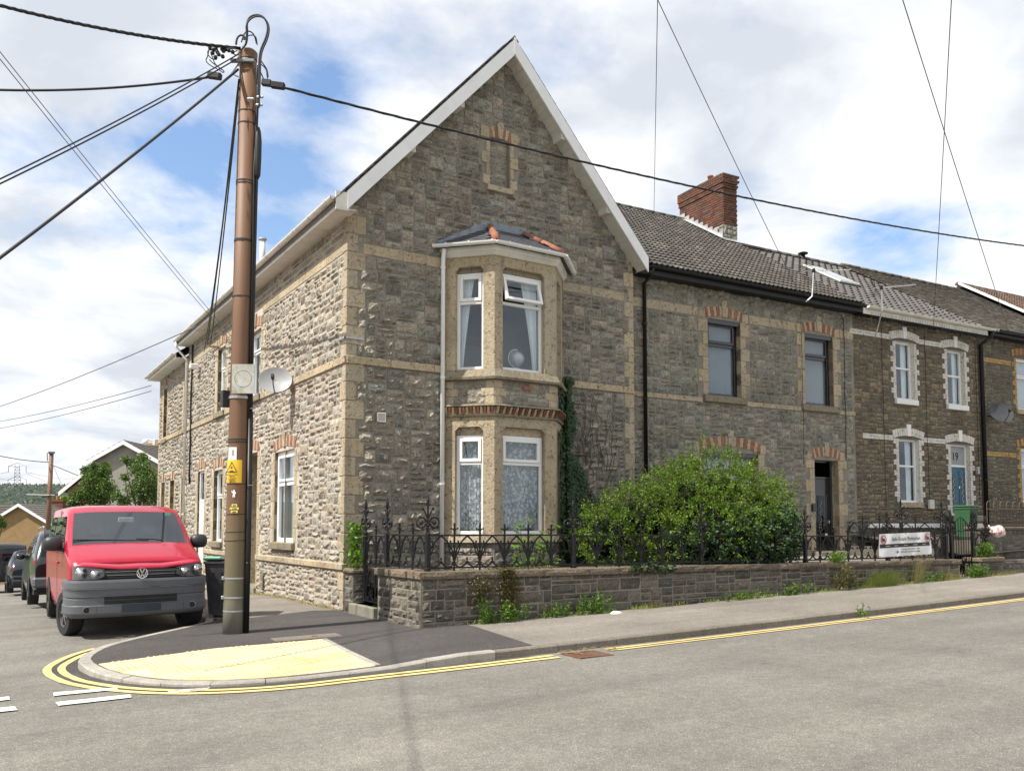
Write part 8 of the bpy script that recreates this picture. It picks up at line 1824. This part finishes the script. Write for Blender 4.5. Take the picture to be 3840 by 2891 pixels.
# dark ivy spilling through the railing below the bush
iv = thing('ivy', 'dark ivy mass hanging through the railing below the privet bush', 'ivy', MX((12.9, 11.4, 1.0))); im = MB(); EI = [(12.7, 11.50, 1.40, 1.25, .42, .50), (13.5, 11.52, 1.45, .80, .40, .55), (11.7, 11.55, 1.3, .7, .36, .38), (14.0, 11.7, 1.5, .35, .3, .45)]
blob_leaves(im, EI, 10500, .055, .026, r, (.80, 1.05), up=-.2, inside=lambda p: p.y < 11.75 and p.z > ct(p.x) - .02 or (p.y < 11.06 and p.z > .72)); 
for _ in range(160): x = r.uniform(9.4, 10.4); leaf(im, Vector((x, 11.05 - r.uniform(0, .04), ct(x) - r.uniform(-.04, .10))), (rdir(r) + Vector((0, -.6, .2))).normalized(), rdir(r), .07, .03, r)
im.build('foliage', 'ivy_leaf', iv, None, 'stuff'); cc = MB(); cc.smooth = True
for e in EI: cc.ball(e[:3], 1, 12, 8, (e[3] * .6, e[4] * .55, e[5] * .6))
cc.build('inner_growth', 'core_dark', iv, None, 'stuff')  # the ivy gets the same added light-blocking ellipsoids
# ivy climbing beside the bay
ic = thing('climbing_ivy', 'dark ivy climbing the stone wall in the corner right of the bay', 'ivy', MX((10.5, 14.0, 1))); im = MB()
for _ in range(7800):
    z = r.uniform(.9, 4.75) if r.random() < .6 else r.uniform(.9, 3.1); wmax = .16 + max(0, (3.3 - z)) * .42 + .30 * noise.noise(Vector((z * 1.7, 1, 1))); wmax = max(.08, wmax); u = 10.22 + abs(r.gauss(0, .5)) * wmax
    if u > 10.22 + wmax * 1.25: continue
    leaf(im, Vector((u, CY0 - .04 - r.random() * (.10 + max(0, 2.4 - z) * .12), z)), (Vector((r.uniform(-.6, .6), -.35, -.7))).normalized(), Vector((0, -1, .2)) + rdir(r) * .4, .075, .034, r)
for _ in range(1500):
    z = r.uniform(3.0, 4.5) if r.random() < .4 else r.uniform(1, 3.2); t_ = r.random() * .75; q = P3.lerp(P2, t_ if z < 3.6 or z > 3.9 else .2); leaf(im, Vector((q.x + .03, q.y - .03, z)), Vector((r.uniform(-.4, .6), -.4, -.7)).normalized(), Vector((.6, -.6, .1)) + rdir(r) * .4, .07, .032, r)
im.build('foliage', 'ivy_leaf', ic, None, 'stuff'); sm2 = MB(); r2 = random.Random(4)
for k in range(22):
    x, z = 10.5 + r2.uniform(0, .9), 2.6 + r2.uniform(-.3, .5); pts = [(x, CY0 - .035, z)]
    for q in range(9): x += r2.uniform(-.12, .10); z += r2.uniform(.06, .28); pts.append((x, CY0 - .04, z))
    sm2.tube(pts, [.008 - .0006 * i for i in range(len(pts))], 4, cap=False)
sm2.build('bare_stems', 'soffit_white' if False else 'bark', ic, None, 'stuff')
# young sycamore seedling behind the railing, ivy on the pier
def palmate(mb, p, nrm, s_, r):
    n = nrm.normalized(); a = n.cross(Vector((.3, .2, 1))).normalized(); b_ = n.cross(a)
    for k in range(5): an = rad(-80 + k * 40) ; d = (b_ * math.cos(an) + a * math.sin(an)); leaf(mb, p, d, n, s_ * (1 - .12 * abs(k - 2)), s_ * .17, r)
sy = thing('sycamore_seedling', 'young seedling with broad light green lobed leaves in front of the bay window', 'plant', MX((8.0, 11.9, .7))); im = MB(); stm = MB(); r3 = random.Random(6)
for k in range(34):
    x, z = 8.0 + r3.uniform(-.45, .45), 1.0 + abs(r3.gauss(0, .4)); z = min(z, 1.78); p = Vector((x, 11.85 + r3.uniform(-.2, .2), z)); stm.tube([(8.0 + (x - 8) * .2, 11.9, .7), (8.0 + (x - 8) * .6, 11.9, z * .7), tuple(p)], .005, 4, cap=False); palmate(im, p, Vector((r3.uniform(-.3, .3), -.5, 1)), .13, r3)
im.build('leaves', 'weed_leaf', sy, None, 'stuff'); stm.build('stems', 'weed_leaf', sy, None, 'stuff')
pi_ = thing('climbing_ivy', 'small yellow-green leafy creeper on the pier between the corner house and side gate', 'ivy', MX((5.65, 13.75, .95))); im = MB()
for _ in range(420): z = r3.uniform(.93, 1.72); leaf(im, Vector((5.62 + r3.gauss(0, .08), 13.84 + r3.gauss(0, .10), z)), (rdir(r3) + Vector((-.6, -.6, -.2))).normalized(), rdir(r3), .07, .034, r3)
im.build('foliage', 'weed_leaf', pi_, None, 'stuff')
# creeper over the front wall
def gx2w(x, y, yy_=11.08): return hit(x, y, (0, 1, 0), (0, yy_, 0))
cr = thing('wall_creeper', 'reddish green creeper trailing down the front garden wall below the bay', 'creeper', MX((6.9, 11.05, .9))); im = MB()
for _ in range(2300):
    z = .28 + .74 * r3.random() ** .8; x = 6.97 + .0 * z + r3.gauss(0, .075) + (.10 * (.9 - z)); 
    if r3.random() < .22: x = 6.5 + r3.gauss(0, .12); z = .70 + r3.gauss(0, .10)
    leaf(im, Vector((x, 11.055 - r3.random() * .05, z)), (rdir(r3) + Vector((0, -.5, -.4))).normalized(), rdir(r3), .032, .013, r3)
for _ in range(500): leaf(im, Vector((r3.uniform(6.7, 7.9), 11.2 + r3.uniform(-.12, .12), 1.0 + r3.random() * .03)), (rdir(r3) + Vector((0, 0, .5))).normalized(), rdir(r3), .025, .01, r3)
im.build('foliage', 'creeper_leaf', cr, None, 'stuff')
def weed(name, label, x, n, h_, wd, mat='weed_leaf', y=11.0, kind_=0, cat='weed', grp='weeds growing at the foot of the garden wall', zb=None, ll=.08):
    z0 = gz(x, y) + .10 if zb is None else zb; t = thing(name, label, cat, MX((x, y, z0)), grp); im = MB()
    for k in range(n):
        bx = x + r3.gauss(0, wd * .4); by = y - abs(r3.gauss(0, .05)); hh = h_ * r3.uniform(.45, 1.1); tip = Vector((bx + r3.uniform(-.08, .08), by - r3.random() * .06, z0 + hh)); bs_ = Vector((bx, by, z0 - .01))
        if kind_ == 0:
            im.tube([bs_, bs_.lerp(tip, .6), tip], .003, 3, cap=False)
            for q in range(int(hh / .016)): leaf(im, bs_.lerp(tip, (q + 1) / (hh / .016)), (rdir(r3) + Vector((0, -.2, .4))).normalized(), rdir(r3), ll, ll * .2, r3)
        else:
            lean = Vector((r3.uniform(-.5, .5), -r3.random() * .4, 1)).normalized(); s_ = lean.cross(Vector((0, 1, 0))).normalized() * .004; p = bs_; im.rn = r3.random() + .001; vs = []
            for q in range(5): vs += [p + s_ * (1 - q / 4.5), p - s_ * (1 - q / 4.5)]; p = p + lean * hh / 4; lean = (lean + Vector((0, 0, -.16)) + rdir(r3) * .08).normalized()
            im.add(vs, [(2 * q, 2 * q + 1, 2 * q + 3, 2 * q + 2) for q in range(4)])
    im.build('leaves' if kind_ == 0 else 'blades', mat, t, None, 'stuff'); return t
weed('leafy_weed', 'dark green leafy weed clump below the trailing creeper on the front wall', 6.75, 30, .34, .50, ll=.06); weed('leafy_weed', 'bright green weed clump just right of the creeper', 7.75, 24, .22, .55, ll=.06); weed('leafy_weed', 'light green weeds with thin stalks beside the white scrap of paper', 8.6, 30, .30, .5, ll=.06)
weed('dry_weed', 'straw-coloured dry weed at the wall foot below the dark ivy', 9.9, 60, .18, .7, 'dry_grass', kind_=1); weed('leafy_weed', 'low green weed at the wall foot below the middle of the bush', 12.1, 22, .20, .7, ll=.06); weed('leafy_weed', 'low weed in the broken part of the garden wall right of the bush', 13.6, 24, .22, .6, ll=.06)
weed('leafy_weed', 'yellow-green weed hanging over the coping left of the black front door', 14.9, 40, .22, .30, y=11.15, zb=.90, ll=.055); weed('leafy_weed', 'weed trailing on the wall face below the yellow-green coping weed', 15.0, 46, .42, .55, 'creeper_leaf', zb=.45, ll=.05)
weed('tall_grass', 'tall bright green grass clump at the wall foot below the banner, left of its middle', 16.3, 700, .42, .75, 'grass_blade', kind_=1); weed('tall_grass', 'tall pale seeding grass reaching up to the banner', 17.5, 90, .80, .22, 'dry_grass', kind_=1); weed('leafy_weed', 'spreading green weeds below the right half of the banner', 18.1, 30, .2, .9, ll=.05)
weed('dry_weed', 'dry brown stalks against the wall right of the banner', 18.7, 140, .34, .6, 'dry_grass', kind_=1); weed('leafy_weed', 'bushy green weed at the foot of the black front gate', 20.0, 70, .30, .5, ll=.05, y=11.05); weed('leafy_weed', 'yellow-green plant growing over the coping right of the gate', 20.8, 60, .34, .5, y=11.3, zb=.90, ll=.06); weed('dry_weed', 'dry brown grass at the right end of the pavement edge', 21.2, 200, .16, .9, 'dry_grass', kind_=1, y=11.0)
kw = hit(3220, 2312, (-.0175, 0, 1), (0, 0, .02)); weed('kerb_weed', 'single green weed growing in the gutter against the kerb', kw.x, 9, .22, .05, y=8.5, zb=kw.z, ll=.05, grp=None); weed('leafy_weed', 'small dark tuft of grass on the side gate step', 5.5, 50, .16, .05, kind_=1, y=12.75, zb=.28, mat='weed_leaf', grp=None)
sw = MB()
for _ in range(900): y = r3.uniform(14.2, 21); x = CX0 - .02 - abs(r3.gauss(0, .05)); z0 = gz(x, y) + .10; sw.rn = r3.random() + .001; leaf(sw, Vector((x, y, z0)), (rdir(r3) + Vector((0, 0, .9))).normalized(), rdir(r3), r3.uniform(.02, .07), .008, r3)
tag(sw.build('moss_and_weeds', 'dry_grass', None, None, 'stuff'), 'thin yellowish weeds along the foot of the sunlit side wall', 'weeds')
gr = MB()
for _ in range(2600): x = 5.6 + 15 * r3.random(); y = 11.04 - abs(r3.gauss(0, .035)); gr.rn = r3.random() + .001; d = noise.noise(Vector((x * 1.7, 0, 0))); 
for _ in range(3200):
    x = 6.2 + 15 * r3.random(); d = noise.noise(Vector((x * 1.7, 0, 0)))
    if d < r3.uniform(-.3, .35): continue
    leaf(gr, Vector((x, 11.06 - abs(r3.gauss(0, .05)), gz(x, 11) + .10)), (rdir(r3) + Vector((0, -.2, 1.0))).normalized(), rdir(r3), r3.uniform(.03, .10), .008, r3)
tag(gr.build('wall_foot_weeds', 'grass_blade', None, None, 'stuff'), 'sparse low weeds in the joint between the pavement and the garden wall', 'weeds')
# litter
lt = MB(); lt.smooth = False; lt.ball((0, 0, 0), 1, 10, 6, (.13, .07, .035)); lt.v = [(x * (1 + .4 * noise.noise(Vector((x * 30, y * 30, 1)))), y * (1 + .4 * noise.noise(Vector((x * 30, y * 30, 4)))), max(0, z * (1 + .9 * noise.noise(Vector((x * 40, y * 40, 9)))))) for x, y, z in lt.v]
lp = hit(2312, 2299, (-.0175, 0, 1), (0, 0, .1)); tag(lt.build('crumpled_paper', 'tissue', None, MX((lp.x, lp.y, lp.z))), 'crumpled white paper lying on the pavement near the garden wall', 'litter')
# ------------------------------------------------------------------ far background down the side street
def far_wall(x, depth): q = at_depth(x, 1965, depth); return Wall((q.x, q.y, 0), YAW - math.pi / 2)
def extrude_house(t, W0, poly, back, mat, roof_mat, over=.25, name='wall'):
    m = MB(); n = len(poly); m.add([(p[0], 0, p[1]) for p in poly] + [(p[0], back, p[1]) for p in poly], [tuple(range(n)), tuple(reversed(range(n, 2 * n)))] + [((i + 1) % n, i, n + i, n + (i + 1) % n) for i in range(n)]); return m.build(name, mat, t, W0.M)
def far_roof(t, W0, pts, back, mat, over=.3, th=.05, rows=0):
    # pts: upper outline (u, z) of the gable; a slab over it with real lapped courses
    for a, b_ in zip(pts, pts[1:]):
        m = MB(); lo, hi = (a, b_) if a[1] < b_[1] else (b_, a); nrow = max(3, int(math.hypot(b_[0] - a[0], b_[1] - a[1]) / .3))
        for k in range(nrow):
            p, q = lerp(lo[0], hi[0], k / nrow), lerp(lo[0], hi[0], (k + 1.08) / nrow); zp, zq = lerp(lo[1], hi[1], k / nrow), lerp(lo[1], hi[1], (k + 1.08) / nrow)
            m.add([(p, -over, zp + .012), (q, -over, zq), (q, back + over, zq), (p, back + over, zp + .012), (p, -over, zp + .012 + th), (q, -over, zq + th * .6), (q, back + over, zq + th * .6), (p, back + over, zp + .012 + th)], [(0, 1, 2, 3), (7, 6, 5, 4), (0, 4, 5, 1), (1, 5, 6, 2), (2, 6, 7, 3), (3, 7, 4, 0)])
        m.build('roof', mat, t, W0.M)
        m = MB(); w = .20; m.add([(a[0], -over - .02, a[1] + .02), (b_[0], -over - .02, b_[1] + .02), (b_[0], -over - .02, b_[1] - w), (a[0], -over - .02, a[1] - w), (a[0], -over + .03, a[1] + .02), (b_[0], -over + .03, b_[1] + .02), (b_[0], -over + .03, b_[1] - w), (a[0], -over + .03, a[1] - w)], [(0, 3, 2, 1), (4, 5, 6, 7), (0, 1, 5, 4), (3, 7, 6, 2)]); m.build('verge_board', 'white_barge', t, W0.M)
bw1 = far_wall(75, 60); bung = thing('bungalow', 'brown pebble-dashed bungalow gable with white verge boards and brown tiled roof beyond the parked cars', 'house', MX(bw1.o))
extrude_house(bung, bw1, [(-2.9, -4), (2.35, -4), (2.35, 1.66), (0, 3.1), (-2.9, 1.3)], 6, 'pebble_brown', 'tile_brown'); far_roof(bung, bw1, [(-3.2, 1.16), (0, 3.14)], 6, 'tile_brown'); far_roof(bung, bw1, [(0, 3.14), (2.6, 1.60)], 6, 'tile_brown')
m = MB(); nrow = 9
for k in range(nrow):
    a, b_ = k / nrow, (k + 1.1) / nrow; y0, y1, z0_, z1_ = lerp(1.2, 5, a), lerp(1.2, 5, b_), lerp(1.35, 3.1, a), lerp(1.35, 3.1, b_); m.hexa([(-6, y0, z0_), (6.5, y0, z0_), (6.5, y1, z1_), (-6, y1, z1_)], [(-6, y0, z0_ + .12), (6.5, y0, z0_ + .12), (6.5, y1, z1_ + .05), (-6, y1, z1_ + .05)])
m.build('main_roof', 'tile_brown', bung, bw1.M); m = MB(); m.box(-6, 6.3, 1.6, 8, -4, 1.45); m.build('wall', 'pebble_brown', bung, bw1.M)
m = MB(); m.box(-.30, .62, 4.4, 5.0, 2.8, 3.50); m.box(-.36, .68, 4.35, 5.05, 3.40, 3.56); cst = m.build('chimney', 'chimney_brick', bung, bw1.M); m = MB(); m.lathe([(.14, 3.56), (.12, 3.9), (.15, 3.92)], 10, (0.1, 4.7, 0)); m.build('chimney_pot', 'terracotta', cst, bw1.M)
rw1 = far_wall(463, 45); rh_ = thing('rendered_house', 'grey rendered house gable with white verge boards rising behind the street tree', 'house', MX(rw1.o))
extrude_house(rh_, rw1, [(-1.62, -3), (5, -3), (5, 3.35), (0, 6.05), (-1.62, 5.17)], 7, 'render_grey', 'tile_brown'); far_roof(rh_, rw1, [(-1.95, 5.02), (0, 6.12)], 7, 'tile_brown'); far_roof(rh_, rw1, [(0, 6.12), (5.3, 3.2)], 7, 'tile_brown')
extrude_house(rh_, rw1, [(-3.0, -3), (-1.63, -3), (-1.63, 4.62), (-3.0, 3.5)], 5, 'pebble_brown', 'tile_brown', name='lean_to'); far_roof(rh_, rw1, [(-3.35, 3.38), (-1.66, 4.80)], 5, 'tile_brown')
cw = far_wall(572, 50); cst = thing('brick_chimney', 'small yellow brick chimney showing just left of the stone side house', 'chimney', MX(cw.o + Vector((0, 0, 5)))); m = MB(); m.box(-.36, .36, 0, .5, 3.0, 6.35); m.box(-.42, .42, -.05, .55, 6.35, 6.5); m.build('stack', 'yellow_brick', cst, cw.M)
p2b, p2t = at_depth(176, 2080, 55), at_depth(193, 1700, 55); up2 = thing('utility_pole', 'thin distant brown utility pole in front of the bungalow', 'utility pole', MX(p2b)); m = MB(); m.smooth = True; m.tube([p2b, p2t], [.17, .13], 12); m.build('shaft', 'pole_paint', up2); m = MB(); m.bbox(-.20, .20, -.2, .2, 0, .12, .02); m.build('cap', 'lead', up2, MX(p2t)); 
for y, x0_, x1_ in ((1857, 100, 186), (1858, 190, 206)): m = MB(); m.tube([at_depth(x0_, y - 2, 54.8), at_depth(x1_, y, 54.8)], .05, 5); m.build('cross_arm', 'dark_plastic', up2)
m = MB(); m.tube([at_depth(178, 1728, 55), at_depth(177, 1700, 55), at_depth(184, 1694, 55), at_depth(190, 1712, 55)], .025, 5); m.build('cable_loop', 'cable_black', up2)
def farline(pts, r_, label, mat='wire_grey'): m = MB(); m.tube([at_depth(*p) for p in pts], r_, 4); tag(m.build('overhead_cable', mat), label, 'cable')
farline([(-150, 1693, 48), (-60, 1702, 50), (0, 1710, 52), (80, 1724, 53.5), (150, 1731, 54.5), (190, 1733, 55)], .03, 'dark cable from the left edge to the top of the distant pole', 'cable_black'); farline([(190, 1742, 55), (230, 1757, 52), (280, 1778, 48), (313, 1790, 45)], .025, 'cable from the distant pole to the rendered house', 'cable_black'); farline([(196, 1735, 55), (212, 1775, 50), (238, 1832, 45)], .015, 'slack thin wire from the distant pole to the lean-to eave')
# pylon with its lines on the skyline
pd = 700; kx = FOC / pd; py = thing('pylon', 'grey lattice electricity pylon with two tiers of arms on the wooded skyline', 'pylon', MX(at_depth(65, 1965, pd)))
def q3(x, y, dd=0): return at_depth(x, y, pd + dd)
for sx in (-1, 1):
    for dd in (-2, 2): m = MB(); m.tube([q3(65 + sx * 15, 1870, dd * 2), q3(65 + sx * 8, 1745, dd)], .22, 4); m.build('leg', 'wire_grey', py)
m = MB(); ny = 9
for k in range(ny):
    ya, yb = lerp(1865, 1748, k / ny), lerp(1865, 1748, (k + 1) / ny); wa, wb = lerp(14.5, 8, k / ny), lerp(14.5, 8, (k + 1) / ny)
    for s_ in (-1, 1): m.tube([q3(65 + s_ * wa, ya, -3), q3(65 - s_ * wb, yb, -3)], .13, 3); m.tube([q3(65 + s_ * wa, ya, 3), q3(65 - s_ * wb, yb, 3)], .13, 3)
    m.tube([q3(65 - wa, ya, -3), q3(65 + wa, ya, -3)], .13, 3)
m.build('lattice', 'wire_grey', py, None, 'stuff')
for y0_, hw_ in ((1750, 33), (1800, 35)):
    m = MB(); m.tube([q3(65 - hw_, y0_ - 2), q3(65, y0_ - 14), q3(65 + hw_, y0_ - 2), q3(65, y0_), q3(65 - hw_, y0_ - 2)], .2, 4)
    for s_ in (-1, 1): m.tube([q3(65 + s_ * hw_, y0_ - 2), q3(65 + s_ * hw_, y0_ + 20)], .25, 4)
    m.build('cross_arm', 'wire_grey', py)
m = MB()
for (x0_, y0_, x1_, y1_) in ((-200, 1790, 32, 1770), (-200, 1812, 30, 1820), (98, 1770, 340, 1800), (98, 1820, 340, 1842), (-200, 1740, 32, 1800), (-200, 1805, 60, 1835), (98, 1775, 330, 1850)):
    m.tube([q3(lerp(x0_, x1_, k / 8), lerp(y0_, y1_, k / 8) + 8 * math.sin(math.pi * k / 8)) for k in range(9)], .13, 3, cap=False)
tag(m.build('power_lines', 'wire_grey', None, None, 'stuff'), 'fine power lines running either side of the distant pylon', 'cables')
# wooded hillside
hm_ = MB(); nx_, nd = 40, 14
def hill(u, d): t_ = min(1, max(0, (d - 260) / 900)); return -9 + (1.7 + 118 / FOC * 1160 + 9) * (t_ * t_ * (3 - 2 * t_)) * (1 + .03 * noise.noise(Vector((u * .006, d * .004, 0))))
def vw(u, d, z): p = Vector((0, 0, z)) + FWD * d + RGT * u; return (p.x, p.y, p.z)
hm_.add([vw(lerp(-1500, 500, i / nx_), lerp(240, 1600, j / nd), hill(lerp(-1500, 500, i / nx_), lerp(240, 1600, j / nd))) for j in range(nd + 1) for i in range(nx_ + 1)], [(j * (nx_ + 1) + i, j * (nx_ + 1) + i + 1, (j + 1) * (nx_ + 1) + i + 1, (j + 1) * (nx_ + 1) + i) for j in range(nd) for i in range(nx_)])
hm_.build('hills', 'meadow', None, None, 'structure')
fm = MB(); rf_ = random.Random(9); ico = [Vector(v).normalized() for v in ((0, 0, 1), (.9, 0, .4), (.28, .85, .4), (-.72, .53, .4), (-.72, -.53, .4), (.28, -.85, .4), (.7, .5, -.4), (-.28, .85, -.4), (-.9, 0, -.4), (-.28, -.85, -.4), (.7, -.5, -.4))]
icf = [(0, 1, 2), (0, 2, 3), (0, 3, 4), (0, 4, 5), (0, 5, 1), (1, 6, 2), (2, 7, 3), (3, 8, 4), (4, 9, 5), (5, 10, 1), (6, 7, 2), (7, 8, 3), (8, 9, 4), (9, 10, 5), (10, 6, 1)]
for _ in range(8000):
    d = 330 + 880 * rf_.random() ** .8; k_ = rf_.uniform(-.68, -.42) if rf_.random() < .8 else rf_.uniform(-1.0, -.1); u = k_ * d; z = hill(u, d); con = d > 1080; s_ = rf_.uniform(2.2, 4.0) if not con else rf_.uniform(1.6, 2.6); fm.rn = rf_.random() + .001; P = Vector(vw(u, d, z)); h_ = s_ * (1.0 if not con else 2.3)
    fm.add([P + Vector((v.x * s_ * rf_.uniform(.8, 1.2), v.y * s_ * rf_.uniform(.8, 1.2), h_ * .8 + v.z * h_ * rf_.uniform(.8, 1.2))) for v in ico], icf)
tag(fm.build('woodland', 'forest_leaf', None, None, 'stuff'), 'dark wooded hillside filling the skyline behind the bungalow', 'wood')
def small_tree(name, label, parts, x, y0_, depth, n, seed, l=.10, mat='tree_leaf', trunk=True):
    b0 = at_depth(x, y0_, depth); b0.z = gz(b0.x, b0.y); t = thing(name, label, 'tree', MX(b0)); r_ = random.Random(seed); fo = MB(); tk = MB(); k = depth / FOC
    ctr = at_depth(x, sum(p[1] for p in parts) / len(parts), depth); tk.tube([b0, b0.lerp(ctr, .6), ctr], [.09, .06, .03], 7)
    for (cx, cy, rr_, dens) in parts:
        c = at_depth(cx, cy, depth + r_.uniform(-.4, .4)); R0 = rr_ * k; tk.tube([b0.lerp(ctr, .5), b0.lerp(c, .8) + rdir(r_) * .1, c], [.04, .025, .008], 5)
        for _ in range(int(n * dens * .72)):
            d = rdir(r_); f = r_.random() ** .45 * (1 + .35 * noise.noise(d * 2.5 + c)); p = c + d * R0 * f; leaf(fo, p, (rdir(r_) + Vector((0, 0, .2))).normalized(), rdir(r_), l * r_.uniform(.6, 1.2), l * .38, r_)
    fo.build('crown', mat, t, None, 'stuff'); tk.build('trunk', 'bark', t)
small_tree('ivy_clad_tree', 'leafy green street tree against the grey rendered gable', [(350, 1800, 42, 1.2), (385, 1775, 34, 1), (325, 1765, 22, .5), (330, 1850, 45, 1.2), (395, 1830, 40, 1.3), (290, 1870, 34, .8), (375, 1870, 45, 1.3), (350, 1745, 12, .2), (395, 1745, 14, .25), (420, 1850, 25, .5), (270, 1885, 20, .4)], 370, 2000, 37, 1300, 3, .10)
small_tree('garden_tree', 'sparser dark leafed tree between the rendered house and the stone side house', [(530, 1760, 40, .9), (560, 1800, 50, 1.4), (500, 1740, 22, .35), (470, 1725, 14, .2), (520, 1840, 50, 1.4), (570, 1860, 45, 1.2), (470, 1790, 18, .2), (535, 1715, 20, .3), (440, 1860, 22, .3), (465, 1880, 25, .5)], 540, 2000, 36, 1200, 4, .10)
small_tree('round_shrub', 'yellow-green rounded shrub showing above the tiled bungalow roof', [(212, 1888, 20, .8), (240, 1886, 22, .8), (228, 1896, 24, .8)], 228, 1990, 85, 900, 5, .35, 'privet_leaf'); small_tree('hedge_branch', 'dark leafy branch end reaching in at the left edge below the bungalow verge', [(-8, 1955, 22, .6), (10, 1965, 14, .4)], -20, 2010, 40, 900, 6, .12)
